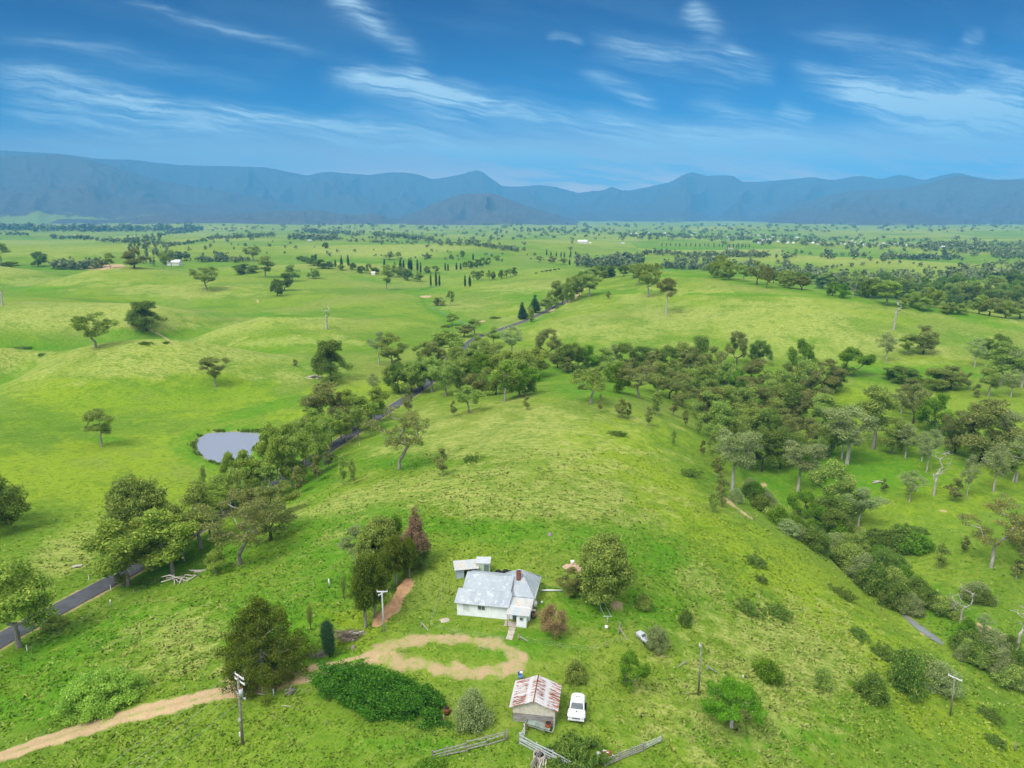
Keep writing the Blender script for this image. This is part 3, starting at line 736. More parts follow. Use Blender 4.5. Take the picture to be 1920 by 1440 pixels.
def proto(key, prof, H, Wd, ch, K, n_leaf, leaf, bark, lsize=0.3, clump=0.2, r0=None, shell=0.55, seed=1, flat=0.7, fork=None, lean=(0, 0), gaps=0.0, dup=1, lower=None, droop=0.2, topbias=1.0, kind='gum_tree'):
    """build a tree of height H and crown width Wd; ch = height where the crown starts"""
    out = []
    for d in range(dup):
        rng = np.random.default_rng(seed * 31 + d * 7)
        pr = PROF[prof]; hs_ = [q[0] for q in pr]; rs_ = [q[1] for q in pr]
        cs = []; tries = 0
        K0 = K; cr = clump * Wd * (0.84 if prof not in ('mound', 'column', 'spire', 'cone', 'cedar') and not key.startswith('dense') else 1)
        lob = rng.normal(size=4) * 0.15
        def env(f, a):
            return np.interp(f, hs_, rs_) * (1 + lob[0] * math.cos(a + lob[2] * 20) + lob[1] * math.cos(2 * a + lob[3] * 20))
        # boughs first, then leaf clumps gathered on each bough
        nb = int(K / 4.2) if prof not in ('mound', 'column', 'spire', 'cone', 'cedar') and not key.startswith('dense') and K > 40 else 0
        boughs = []
        for k in range(nb * 40):
            f = rng.random() ** (1 / topbias); a = rng.random() * 2 * math.pi
            rr = max(0, env(f, a) * Wd / 2 * (0.45 + 0.47 * rng.random()))
            c = np.array([rr * math.cos(a) + lean[0], rr * math.sin(a) + lean[1], ch + (H - ch) * (f * 0.86 + 0.05)])
            if any(np.linalg.norm((c - o) * np.array([1, 1, 1.2])) < Wd * (0.80 + gaps) / nb ** 0.42 * 0.5 for o in boughs): continue
            boughs.append(c)
            if len(boughs) >= nb: break
        while len(cs) < K and tries < K * 60:
            tries += 1
            if boughs:
                bc = boughs[rng.integers(len(boughs))]; d3 = rng.normal(size=3); d3 /= np.linalg.norm(d3)
                c = bc + d3 * np.array([1, 1, .7]) * Wd * 0.145 * rng.random() ** 0.5
                c[2] = min(max(c[2], ch + cr * 0.2), H - cr * flat * 0.6)
            else:
                f = rng.random() ** (1 / topbias); a = rng.random() * 2 * math.pi
                q = (shell + (1 - shell) * rng.random()) if rng.random() < 0.8 else rng.random()
                rr = max(0, env(f, a) * (1 + 0.10 * rng.normal()) * Wd / 2 - cr * 0.55) * q
                c = np.array([rr * math.cos(a) + lean[0], rr * math.sin(a) + lean[1], ch + (H - ch - cr * flat) * f + cr * flat * 0.3])
            if any(np.linalg.norm((c - o)) < cr * (0.75 + gaps) * (0.6 if tries > K * 30 else 1) for o in cs): continue
            cs.append(c)
        cs = np.array(cs)
        radii = cr * (0.75 + 0.5 * rng.random(len(cs)))
        fk = fork if fork is not None else ch * 0.9 + 0.05 * H
        paths = grow(rng, cs, fk, H, r0 or 0.022 * H, lean)
        tv, tf = tube_np(paths, 6)
        tme = mesh_np(kind + "_trunk", tv, tf, (BARK[bark],))
        cme = None
        if n_leaf:
            V_, F_, ti, cl = leaves_np(rng, cs, radii, n_leaf * (1.0 if nb else 1.5) / len(cs), lsize * 0.74, flat, droop)
            mats = [LEAF[leaf]]
            if lower: mats.append(LEAF[lower])
            cme = mesh_np(kind + "_crown", V_, F_, mats, False, {'tint': ('FACE', ti), 'clump': ('FACE', cl)})
            if lower:
                zc = V_.reshape(-1, 4, 3)[:, 0, 2]
                mi = (zc < ch + 0.28 * (H - ch) + rng.normal(size=len(zc)) * 0.04 * H).astype(np.int32)
                cme.polygons.foreach_set('material_index', mi)
            pc_ = np.percentile(V_[:, :2], [0.35, 99.65], axis=0); ext = float((pc_[1] - pc_[0]).mean()); hh_ = V_[:, 2].max()
        else:
            ext = max(tv[:, 0].max() - tv[:, 0].min(), 0.1); hh_ = tv[:, 2].max()
        out.append((tme, cme, hh_, ext, kind))
    PROTO[key] = out
# key, outline, height, width, crown start, clumps, leaves
proto('spread', 'umbrella', 14, 14, 5.0, 60, 11000, 'olive', 'grey', .26, .105, .34, .62, 1, .62, 2.6, gaps=.12, dup=3)
proto('spreadbrown', 'umbrella', 14, 15, 4.5, 75, 7600, 'brown', 'grey', .23, .092, .38, .60, 2, .55, 2.2, gaps=.12, dup=2)
proto('round', 'dome', 12, 12.5, 1.6, 85, 15000, 'dark', 'dark', .27, .12, .34, .55, 3, .8, 2.2, dup=3)
proto('roundolive', 'dome', 12, 12, 1.8, 75, 13500, 'olive', 'grey', .27, .125, .32, .55, 4, .8, 2.4, dup=3)
proto('brown', 'dome', 14, 12, 2.8, 70, 12500, 'brown', 'dark', .26, .12, .34, .55, 5, .7, 3.2, gaps=.1, dup=3)
proto('gum', 'oval', 17, 9.5, 4.0, 58, 10500, 'olive', 'grey', .27, .15, .30, .50, 6, .75, 5, gaps=.12, dup=3)
proto('lime', 'oval', 13, 8, 2.4, 52, 9500, 'lime', 'grey', .26, .15, .22, .45, 7, .8, 4, gaps=.08, dup=4)
proto('limewide', 'dome', 13, 11, 3.0, 62, 11500, 'lime', 'grey', .27, .125, .3, .5, 8, .72, 3.4, gaps=.1, dup=2)
proto('pale', 'oval', 17, 11, 6.0, 46, 8500, 'grey', 'pale', .25, .13, .30, .5, 9, .7, 6, gaps=.2, dup=3)
proto('sparse', 'oval', 14, 7.5, 5.0, 30, 2600, 'grey', 'pale', .22, .15, .17, .4, 10, .8, 5, gaps=.25, dup=3)
proto('amber', 'umbrella', 18, 14, 6.0, 56, 7200, 'amber', 'pale', .25, .11, .33, .55, 11, .6, 6, gaps=.2, dup=1)
proto('casuarina', 'oval', 15, 9, 1.4, 70, 11500, 'olive', 'dark', .25, .15, .26, .5, 12, 1.0, 4, dup=3, droop=1.0)
proto('casuarinadark', 'oval', 14, 10, 1.0, 70, 11500, 'dark', 'dark', .26, .15, .26, .5, 13, .95, 4, dup=2, droop=1.0)
proto('greenround', 'dome', 11, 11, 1.4, 70, 12500, 'green', 'grey', .25, .125, .30, .55, 14, .8, 2.0, dup=2)
proto('vase', 'vase', 12, 9.5, 3.5, 34, 4800, 'brown', 'grey', .22, .13, .24, .65, 15, .8, 2.8, gaps=.15)
proto('bare', 'oval', 13, 7, 4.5, 60, 0, None, 'pale', .2, .1, .22, .4, 16, 1, 4.5, gaps=.0, dup=3)
proto('deadpole', 'oval', 15, 3.6, 7.5, 14, 0, None, 'pale', .2, .1, .20, .4, 17, 1, 8, dup=2)
proto('highcrown', 'dome', 16, 8.5, 8.6, 46, 7500, 'brown', 'pale', .24, .14, .26, .5, 18, .8, 8.5, dup=1)
proto('poplar', 'spire', 20, 3.3, 1.0, 60, 3800, 'pine', 'grey', .30, .30, .24, .3, 19, 1.3, 3, dup=2, kind='poplar_tree')
proto('poplargreen', 'spire', 18, 4.5, 1.0, 60, 4200, 'olive', 'grey', .28, .26, .24, .3, 20, 1.2, 3, dup=1, kind='poplar_tree')
proto('pine', 'cone', 15, 9, 1.0, 85, 9500, 'pine', 'dark', .26, .14, .26, .5, 21, .6, 9, dup=2, kind='pine_tree')
proto('cypress', 'spire', 15, 5.6, 4.2, 110, 15000, 'gold', 'grey', .17, .15, .24, .5, 22, 1.3, 9, dup=3, kind='cypress_tree')
proto('cypresscolumn', 'column', 8, 3.3, 1.0, 150, 19000, 'pine', 'dark', .10, .17, .17, .6, 23, 1.2, 4, dup=1, kind='cypress_tree')
proto('cypressmini', 'spire', 7, 1.7, 1.6, 50, 3200, 'olive', 'dark', .11, .3, .09, .4, 24, 1.3, 4, dup=2, kind='cypress_tree')
proto('deadcone', 'cone', 14, 8, 0.8, 150, 15000, 'dead', 'dark', .17, .10, .24, .45, 25, .9, 11, lower='dark', kind='conifer_tree')
proto('cedar', 'cedar', 15, 17, 0.6, 190, 34000, 'gold', 'grey', .20, .085, .45, .62, 26, .55, 5, gaps=.05, kind='cedar_tree', topbias=0.8)
proto('denseolive', 'dome', 12, 9.5, 1.2, 130, 26000, 'olive', 'grey', .22, .115, .34, .6, 41, .85, 3, kind='gum_tree')
proto('denselime', 'mound', 5, 9, 0.2, 120, 22000, 'limebush', 'grey', .17, .10, .2, .6, 42, .7, .6, kind='bush')
proto('coral', 'dome', 7, 10.5, 3.0, 84, 20000, 'bright', 'pale', .17, .11, .34, .6, 27, .6, 0.7, kind='coral_tree')
proto('rust', 'dome', 5.6, 5.4, 1.2, 60, 9000, 'rust', 'grey', .12, .14, .13, .55, 28, .75, 1.2, kind='small_tree')
proto('shrub', 'mound', 3, 4, 0.1, 55, 5500, 'green', 'dark', .13, .15, .08, .6, 29, .8, .3, dup=2, kind='shrub')
proto('shrubdark', 'mound', 3, 4, 0.1, 55, 5500, 'dark', 'dark', .13, .15, .08, .6, 30, .8, .3, dup=2, kind='shrub')
proto('shrubolive', 'mound', 3.5, 4, 0.3, 50, 5200, 'olive', 'grey', .13, .15, .08, .55, 31, .85, .5, dup=2, kind='shrub')
proto('shrubgrey', 'mound', 3.5, 4.5, 0.2, 70, 6500, 'grey', 'grey', .11, .12, .08, .5, 32, .8, .5, gaps=.1, dup=2, kind='shrub')
proto('thicket', 'mound', 1.1, 7, 0.0, 70, 5200, 'dark', 'dark', .13, .055, .05, .1, 33, .8, .2, dup=3, kind='thicket', gaps=.25)
proto('sapling', 'oval', 6, 2.4, 1.2, 18, 1300, 'brown', 'grey', .16, .22, .06, .35, 34, 1.0, 2, dup=3, kind='sapling')
proto('saplinggreen', 'oval', 6, 2.8, 1.0, 20, 1600, 'olive', 'grey', .16, .22, .06, .35, 35, 1.0, 2, dup=2, kind='sapling')
proto('hedge', 'mound', 4.5, 17, 0.0, 260, 38000, 'hedge', 'dark', .20, .058, .10, .35, 36, .85, .4, kind='hedge')

ORD = 'first second third fourth fifth sixth seventh eighth ninth tenth eleventh twelfth thirteenth fourteenth fifteenth sixteenth seventeenth eighteenth nineteenth twentieth'.split()
def ordinal(n):
    tens = {20: 'twenty', 30: 'thirty', 40: 'forty', 50: 'fifty', 60: 'sixty', 70: 'seventy', 80: 'eighty', 90: 'ninety'}
    ex = {20: 'twentieth', 30: 'thirtieth', 40: 'fortieth', 50: 'fiftieth', 60: 'sixtieth', 70: 'seventieth', 80: 'eightieth', 90: 'ninetieth'}
    if n <= 20: return ORD[n - 1]
    if n % 10 == 0: return ex[n]
    return tens[n // 10 * 10] + '-' + ORD[n % 10 - 1]
SEED = random.Random(7)
OCC = []
def plant(key, u, v, h, w, label=None, cat='tree', group=None, rot=None, pos=None, size=None):
    b = pos if pos is not None else cast(u, v)
    if b is None: return None
    fwd = b.y * cp_ - (b.z - CAM_H) * sp_
    if size is None:
        lo, hi = 0.2, 80
        for _ in range(30):
            mid = (lo + hi) / 2
            if v - project((b.x, b.y, b.z + mid))[1] < h: lo = mid
            else: hi = mid
        hh_ = lo; ww = w * fwd / F_PX
    else: hh_, ww = size
    var = PROTO[key]; tme, cme, H, E, kind = var[SEED.randrange(len(var))]
    root = link(kind, None, loc=(b.x, b.y, b.z - 0.05))
    root.rotation_euler = (0, 0, SEED.random() * 6.283 if rot is None else rot)
    root.scale = (ww / E, ww / E, hh_ / H)
    link('trunk' if kind not in ('shrub', 'thicket', 'hedge') else 'stems', tme, root)
    if cme is not None: link('crown' if kind not in ('shrub', 'thicket', 'hedge') else 'foliage', cme, root)
    tag(root, label, cat, group)
    OCC.append((b.x, b.y, ww * 0.5))
    return root
LOOK = {'spread': 'olive spreading gum tree', 'spreadbrown': 'brown-tipped spreading gum tree', 'round': 'dark dense round tree', 'roundolive': 'olive round-crowned tree', 'brown': 'brownish broad gum tree',
        'gum': 'olive upright gum tree', 'lime': 'yellow-green young gum tree', 'limewide': 'yellow-green broad tree', 'pale': 'grey-green gum with pale trunk', 'sparse': 'thin sparse grey-green tree',
        'amber': 'amber-tipped pale gum tree', 'casuarina': 'olive drooping she-oak', 'casuarinadark': 'dark drooping she-oak', 'greenround': 'fresh green round tree', 'vase': 'vase-shaped brownish tree', 'bare': 'bare white-limbed dead tree',
        'deadpole': 'leafless pale dead trunk', 'highcrown': 'tall pale-trunked tree with high crown', 'poplar': 'dark narrow poplar', 'poplargreen': 'light green poplar', 'pine': 'dark pine tree', 'cypress': 'golden-green cypress',
        'cypressmini': 'tiny narrow cypress', 'shrub': 'bright green shrub', 'shrubdark': 'dark green shrub', 'shrubolive': 'olive shrub', 'shrubgrey': 'grey-green shrub', 'thicket': 'low dark thicket', 'sapling': 'thin brownish sapling', 'saplinggreen': 'thin green sapling'}
LOOK.update({'denseolive': 'dense olive tree', 'denselime': 'lime bush'})
CATS = {'shrub': 'shrub', 'shrubdark': 'shrub', 'shrubolive': 'shrub', 'shrubgrey': 'shrub', 'thicket': 'thicket', 'sapling': 'sapling', 'saplinggreen': 'sapling'}
def stand(where, group, rows):
    """several plants of one stand; each is told apart by its look and its place in the stand"""
    by = {}
    for q in rows: by.setdefault(q[0], []).append(q)
    for key, qs in by.items():
        qs.sort(key=lambda q: q[1])
        for i, q in enumerate(qs):
            lab = LOOK[key] + ' ' + where
            if len(qs) > 1: lab += ', ' + (ordinal(i + 1) + ' from the left')
            plant(q[0], q[1], q[2], q[3] * 1.03, q[4] * 1.06, label=lab, cat=CATS.get(key, 'tree'), group=group)
# ---------------------------------------------------------------- single trees one can point to
SINGLE = [
 ('limewide', 36, 1213, 165, 130, 'broad yellow-green tree standing alone at the near end of the sealed road'),
 ('round', -10, 990, 104, 118, 'dark tree cut by the left edge of the picture above the road'),
 ('lime', 240, 1098, 128, 96, 'tall young gum beside the road just past its tree-free stretch'),
 ('denseolive', 262, 1040, 156, 98, 'tall dark tree rising above the roadside clump'),
 ('lime', 324, 1078, 132, 100, 'leaning young gum above the fallen white branches'),
 ('spreadbrown', 450, 1058, 130, 152, 'wide olive-brown umbrella tree, largest beside the road near the house hill'),
 ('brown', 508, 1013, 104, 84, 'rounded brown-green tree just behind the wide umbrella tree'),
 ('spreadbrown', 749, 880, 116, 112, 'open spreading tree with visible grey limbs alone on the hillside'),
 ('brown', 612, 812, 98, 98, 'rust-brown broad tree beside the road above the pond'),
 ('round', 622, 716, 80, 72, 'dense dark tree beside a fallen log left of the road'),
 ('gum', 735, 691, 68, 56, 'brownish tree behind the road, right one of a close pair'),
 ('pale', 711, 684, 66, 38, 'thin grey tree, left one of a close pair behind the road'),
 ('spread', 836, 743, 70, 66, 'umbrella-shaped tree at the edge of the ridge woods near the road'),
 ('spread', 879, 774, 52, 60, 'small umbrella tree standing out in front of the ridge woods'),
 ('spread', 1108, 757, 70, 74, 'flat-topped umbrella tree alone on the ridge saddle'),
 ('lime', 947, 753, 82, 48, 'tall olive-lime gum at the front of the ridge woods'),
 ('roundolive', 974, 743, 75, 64, 'rounded olive tree at the front right of the ridge woods'),
 ('spread', 180, 652, 68, 74, 'grey spreading tree on the crest of the left paddock'),
 ('round', 275, 620, 57, 66, 'dense dark round tree in the hollow of the left paddock'),
 ('vase', 404, 725, 58, 50, 'lone vase-shaped tree in the middle of the left paddock'),
 ('gum', 191, 837, 73, 52, 'lone upright tree on the left paddock left of the pond'),
 ('sapling', 553, 687, 14, 11, 'tiny lone sapling on the left paddock'),
 ('deadpole', 613, 617, 48, 20, 'pale leafless trunk alone on the left valley flat'),
 ('deadpole', 5, 573, 40, 14, 'faint leafless trunk at the left edge of the paddocks'),
 ('spread', 387, 544, 45, 52, 'spreading tree alone on the middle left slope'),
 ('gum', 498, 519, 40, 34, 'upright tree on the far left slope beside a low bush'),
 ('round', 520, 555, 34, 24, 'dark leaning bush, lower end of a short downhill row'),
 ('round', 534, 545, 34, 26, 'dark bush, upper end of a short downhill row'),
 ('roundolive', 549, 527, 33, 30, 'olive tree just above the short downhill row'),
 ('roundolive', 588, 522, 20, 22, 'small round bush alone on the far left slope'),
 ('round', 458, 513, 20, 44, 'wide low dark bush on the far left slope'),
 ('spread', 475, 489, 28, 33, 'small umbrella tree on the distant left rise'),
 ('round', 72, 500, 30, 30, 'dark twin-topped tree on the distant left slope'),
 ('gum', 4, 498, 44, 28, 'tree cut by the left edge on the distant slope'),
 ('brown', 252, 503, 38, 44, 'broad brown tree beside the ploughed strip'),
 ('gum', 307, 505, 34, 18, 'slim tree behind the glinting greenhouse, left one'),
 ('gum', 322, 502, 34, 18, 'slim tree behind the glinting greenhouse, right one'),
 ('gum', 207, 503, 30, 20, 'thin tree standing on the ploughed strip'),
 ('gum', 725, 543, 48, 26, 'tall gum on the slope left of the valley creek'),
 ('gum', 845, 574, 30, 15, 'upright tree beside the valley creek'),
 ('roundolive', 822, 573, 17, 26, 'round olive bush beside the valley creek'),
 ('highcrown', 1249, 590, 70, 36, 'tall white-trunked tree with a high crown on the bracken hill'),
 ('spread', 1216, 557, 66, 50, 'umbrella tree with a crooked trunk on the bracken hill'),
 ('gum', 1198, 534, 42, 34, 'tree behind the crooked-trunk tree on the hill'),
 ('gum', 1105, 556, 45, 40, 'greyish tree at the top end of the hedgerow climbing the hill'),
 ('sapling', 1141, 560, 15, 10, 'tiny sapling alone left of the bracken hill'),
 ('gum', 1662, 572, 48, 50, 'leaning broad tree on the right end of the bracken crest'),
 ('bare', 1599, 558, 32, 10, 'dead white pole on the bracken crest, left one'),
 ('bare', 1619, 556, 40, 14, 'dead white pole on the bracken crest, right one'),
 ('deadpole', 1676, 618, 56, 16, 'tall pale dead trunk standing on the slope below the bracken'),
 ('brown', 1381, 686, 68, 40, 'upright brown-tipped tree standing behind the gully woods'),
 ('round', 1425, 684, 48, 40, 'small dark tree right of the upright brown-tipped one'),
 ('greenround', 1594, 703, 53, 64, 'neat round tree on open grass right of the gully woods'),
 ('sparse', 1661, 679, 60, 38, 'sparse tree with a dark foot on the right slope'),
 ('gum', 1702, 665, 40, 34, 'smaller tree left of a round grey pair on the slope'),
 ('brown', 1731, 664, 56, 52, 'round greyish tree at the foot of the bracken slope'),
 ('pale', 1372, 925, 124, 76, 'white-trunked gum leaning over the gully on its left bank'),
 ('pale', 1496, 922, 97, 72, 'grey gum with forked white limbs over the sandy creek'),
 ('pale', 1588, 871, 110, 88, 'grey gum with a thick white trunk beside the gully'),
 ('gum', 1637, 842, 120, 76, 'tall dark grey gum right of the white-trunked one'),
 ('brown', 1840, 866, 122, 112, 'large dark brown gum with a spreading crown on the right flat'),
 ('greenround', 1753, 812, 78, 72, 'green tree left of the large dark brown gum'),
 ('pale', 1737, 886, 84, 48, 'pinkish grey crown on pale stems on the right flat'),
 ('sparse', 1705, 941, 62, 46, 'small bare-looking tree in the open on the right flat'),
 ('bare', 1751, 929, 92, 46, 'leafless silver tree with a dark crooked foot on the right flat'),
 ('amber', 1858, 1064, 134, 100, 'pale gum with yellow tips near the right edge'),
 ('saplinggreen', 1761, 1067, 50, 25, 'slender sapling left of the yellow-tipped gum'),
 ('sapling', 1808, 1036, 32, 17, 'tiny sapling close to the yellow-tipped gum'),
 ('sapling', 1656, 924, 28, 12, 'tiny sapling alone on the open creek flat'),
 ('bare', 1800, 1168, 74, 36, 'white leafless tree above the lower creek, taller of two'),
 ('bare', 1788, 1160, 50, 28, 'white leafless tree above the lower creek, shorter of two'),
 ('bare', 1906, 1219, 84, 52, 'white leafless tree at the right edge by the creek'),
 ('sparse', 1840, 1204, 56, 26, 'thin pale sapling above the bare creek bank'),
 ('bare', 1873, 1240, 32, 16, 'smallest white dead stem above the lower creek'),
 ('cedar', 492, 1272, 156, 146, 'huge dark olive-green cedar beside the driveway'),
 ('cypresscolumn', 619, 1231, 72, 28, 'dark clipped columnar cypress beside the brush pile'),
 ('cypressmini', 583, 1182, 56, 13, 'tiny narrow cypress on the lawn right of the cedar'),
 ('cypressmini', 645, 1123, 52, 12, 'tiny narrow cypress on the slope beside the tall cypresses'),
 ('cypress', 686, 1176, 140, 50, 'front golden cypress with bare lower trunk beside the dirt bank'),
 ('cypress', 704, 1160, 126, 58, 'golden cypress just behind the front one'),
 ('cypress', 742, 1093, 92, 44, 'slim golden cypress at the top of the dirt bank'),
 ('cypress', 722, 1112, 82, 36, 'short golden cypress halfway along the dirt bank'),
 ('cypress', 768, 1082, 78, 34, 'golden cypress standing in front of the dead brown conifer'),
 ('deadcone', 780, 1062, 114, 66, 'dead brown conical conifer left of the house'),
 ('denseolive', 712, 1070, 106, 84, 'rounded green tree behind the golden cypresses'),
 ('pale', 668, 1066, 78, 64, 'grey-green airy tree left of the golden cypresses'),
 ('greenround', 742, 1052, 90, 60, 'green tree between the cypresses and the dead conifer'),
 ('denseolive', 1129, 1128, 132, 104, 'big rounded tree right of the house'),
 ('brown', 1073, 1118, 54, 52, 'small bronze tree beside the big tree right of the house'),
 ('rust', 1039, 1190, 58, 56, 'rust-coloured round tree on the lawn right of the house'),
 ('shrubgrey', 1231, 1216, 46, 48, 'grey-green bush sheltering the wrecked car'),
 ('shrubdark', 1285, 1169, 28, 32, 'small dark bush on the slope right of the yard'),
 ('shrubolive', 1209, 1140, 28, 34, 'olive bush at the edge of the lawn below the big tree'),
 ('shrubolive', 1078, 1276, 42, 40, 'thin twiggy bush above the white vehicle'),
 ('greenround', 1180, 1290, 66, 60, 'rounded green bush on the lawn right of the turning circle'),
 ('shrub', 1440, 1271, 36, 56, 'low bright green bush right of the tall pole'),
 ('shrubolive', 1542, 1288, 38, 38, 'small olive bush in the rough pasture'),
 ('shrubdark', 1637, 1312, 50, 60, 'dark spreading bush in the rough pasture'),
 ('shrubdark', 1698, 1292, 80, 76, 'largest dark bush of the rough pasture'),
 ('shrubgrey', 1758, 1290, 50, 76, 'grey lantana bush behind the right-hand power pole'),
 ('shrubolive', 1735, 1270, 44, 70, 'olive lantana bush joined to the largest dark bush'),
 ('coral', 1371, 1363, 78, 116, 'bright green low tree with white forked limbs on the lower lawn'),
 ('denselime', 188, 1324, 68, 124, 'broad low lime-green bush on the grass above the driveway'),
 ('shrubgrey', 884, 1354, 66, 70, 'olive grey shrub between the hedge and the rusty shed'),
 ('thicket', 1070, 1428, 36, 120, 'tangled green bushes growing through the stock yard rails'),
 ('shrub', 800, 1452, 30, 70, 'bright bush at the bottom edge beside the left rail fence'),
 ('shrubolive', 100, 1178, 26, 40, 'small bush beside the road near the broad yellow-green tree'),
 ('lime', 405, 1076, 44, 52, 'low leafy bush in front of the wide umbrella tree'),
 
 ('pine', 979, 598, 32, 24, 'dark pine at the road bend, front one'),
 ('pine', 1003, 586, 34, 23, 'dark pine at the road bend, back one'),
 ('poplargreen', 996, 604, 32, 13, 'light green poplar standing between the two dark pines'),
 ('sparse', 700, 739, 40, 26, 'thin tree in the paddock left of the road'),
 ('sapling', 766, 777, 56, 20, 'slim sapling standing at the edge of the road'),
 ('sapling', 829, 892, 55, 24, 'double-topped bronze sapling on the hillside'),
 ('saplinggreen', 643, 907, 54, 20, 'young sapling below the road, left one of a pair'),
 ('saplinggreen', 662, 908, 52, 15, 'young sapling below the road, right one of a pair'),
]
for q in SINGLE:
    if q[5] is None: continue
    key = q[0]
    plant(q[0], q[1], q[2], q[3], q[4], label=q[5], cat=CATS.get(key, 'bush' if 'bush' in q[5] else 'tree'))
# the long laurel hedge beside the driveway
a_, b_ = cast(592, 1298), cast(832, 1336)
mid = (a_ + b_) / 2; mid.z = float(Z(mid.x, mid.y))
fwdm = mid.y * cp_ - (mid.z - CAM_H) * sp_
hd = plant('hedge', 0, 0, 0, 0, 'long rounded dark green hedge between the driveway and the shed', 'hedge', rot=math.atan2(b_.y - a_.y, b_.x - a_.x), pos=mid, size=(4.3, (b_ - a_).length * 1.10))
hd.scale = (hd.scale[0], hd.scale[1] * 0.34, hd.scale[2])

stand('in the roadside clump', 'trees in the roadside clump', [
 ('lime', 285, 1068, 98, 66), ('lime', 345, 1052, 92, 62), ('gum', 376, 1030, 124, 84), ('roundolive', 210, 1060, 96, 40), ('sapling', 228, 1101, 46, 25), ('lime', 395, 1010, 80, 60), ('roundolive', 318, 1040, 100, 70)])
stand('in the row below the pond', 'roadside trees below the pond', [
 ('saplinggreen', 384, 920, 50, 14), ('lime', 437, 932, 86, 32), ('lime', 472, 938, 94, 42), ('roundolive', 455, 955, 82, 56), ('roundolive', 420, 950, 62, 54), ('gum', 500, 936, 74, 58), ('brown', 478, 965, 50, 60), ('limewide', 400, 965, 60, 60), ('lime', 450, 905, 50, 26), ('gum', 535, 962, 60, 46)])
stand('in the row along the road', 'young roadside gums between pond and road', [
 ('lime', 508, 915, 122, 44), ('lime', 528, 925, 112, 46), ('gum', 548, 915, 100, 46), ('lime', 570, 905, 94, 42), ('lime', 590, 890, 98, 44), ('gum', 608, 872, 84, 40), ('lime', 543, 884, 92, 42), ('gum', 572, 868, 84, 42), ('lime', 600, 850, 84, 44), ('lime', 520, 890, 90, 40), ('sapling', 560, 925, 52, 24), ('sapling', 596, 902, 50, 22), ('sapling', 617, 880, 46, 20), ('lime', 622, 835, 60, 36)])
stand('above the road bend', 'roadside gums above the road', [
 ('gum', 640, 828, 60, 34), ('sapling', 626, 814, 52, 24), ('lime', 662, 806, 76, 40), ('gum', 650, 830, 50, 26), ('lime', 688, 806, 66, 42), ('lime', 701, 790, 66, 44), ('gum', 672, 826, 62, 32), ('sapling', 690, 812, 44, 22), ('brown', 640, 800, 66, 40)])
stand('in the ridge woods', 'trees of the woods on the ridge', [
 ('round', 748, 736, 58, 46), ('casuarina', 772, 738, 62, 46), ('round', 792, 730, 60, 42), ('gum', 795, 692, 52, 34), ('sapling', 742, 690, 30, 16), ('gum', 838, 692, 72, 58), ('brown', 815, 700, 60, 46), ('lime', 850, 668, 42, 34),
 ('roundolive', 898, 676, 46, 44), ('roundolive', 868, 735, 68, 52), ('greenround', 905, 732, 70, 54), ('casuarina', 930, 740, 76, 50), ('gum', 810, 735, 66, 44), ('casuarina', 860, 712, 62, 48), ('limewide', 1003, 706, 54, 58), 
 ('sparse', 960, 669, 58, 42), ('gum', 925, 647, 34, 28), ('brown', 1025, 669, 54, 48), ('brown', 870, 632, 24, 32), ('gum', 848, 610, 22, 26), ('gum', 890, 629, 32, 32), ('roundolive', 985, 715, 60, 52), ('limewide', 955, 712, 56, 52), ('gum', 915, 700, 52, 44), ('brown', 1045, 690, 34, 30), ('roundolive', 882, 700, 48, 40), ('sapling', 850, 781, 30, 13), ('sapling', 989, 768, 26, 14),
 ('roundolive', 935, 690, 48, 44), ('brown', 888, 745, 46, 40), ('greenround', 985, 742, 62, 50)])
stand('at the gully head', 'trees at the head of the gully', [
 ('round', 1074, 697, 54, 50), ('greenround', 1101, 693, 47, 50), ('roundolive', 1128, 694, 44, 46), ('pale', 1147, 690, 46, 26), ('casuarinadark', 1176, 695, 52, 46), ('round', 1202, 692, 44, 42), ('brown', 1228, 696, 44, 42), ('casuarinadark', 1254, 697, 50, 44), ('roundolive', 1278, 698, 58, 46), ('casuarinadark', 1311, 694, 66, 40), ('brown', 1296, 706, 56, 42),
 ('brown', 1337, 716, 68, 48), ('roundolive', 1362, 730, 54, 42), ('casuarina', 1320, 742, 58, 46), ('roundolive', 1300, 745, 56, 44), ('lime', 1305, 740, 46, 36), ('greenround', 1160, 736, 58, 48), ('spreadbrown', 1197, 746, 70, 78), ('roundolive', 1232, 738, 62, 52), ('brown', 1255, 748, 58, 46), ('gum', 1262, 725, 52, 40), ('brown', 1278, 762, 62, 46), ('roundolive', 1145, 715, 46, 44), ('sapling', 1062, 700, 30, 20)])
stand('on the ridge edge', 'saplings on the edge of the ridge', [
 ('sapling', 1125, 774, 36, 9), ('sapling', 1165, 784, 38, 22), ('sapling', 1178, 784, 30, 12), ('sapling', 1215, 798, 38, 17), ('saplinggreen', 1231, 778, 46, 22), ('sapling', 1262, 778, 38, 20), ('sapling', 1285, 800, 34, 14), ('saplinggreen', 1312, 815, 40, 16), ('sapling', 1335, 855, 44, 16), ('saplinggreen', 1262, 835, 34, 10), ('sapling', 1318, 855, 30, 12), ('sapling', 1345, 895, 36, 14)])
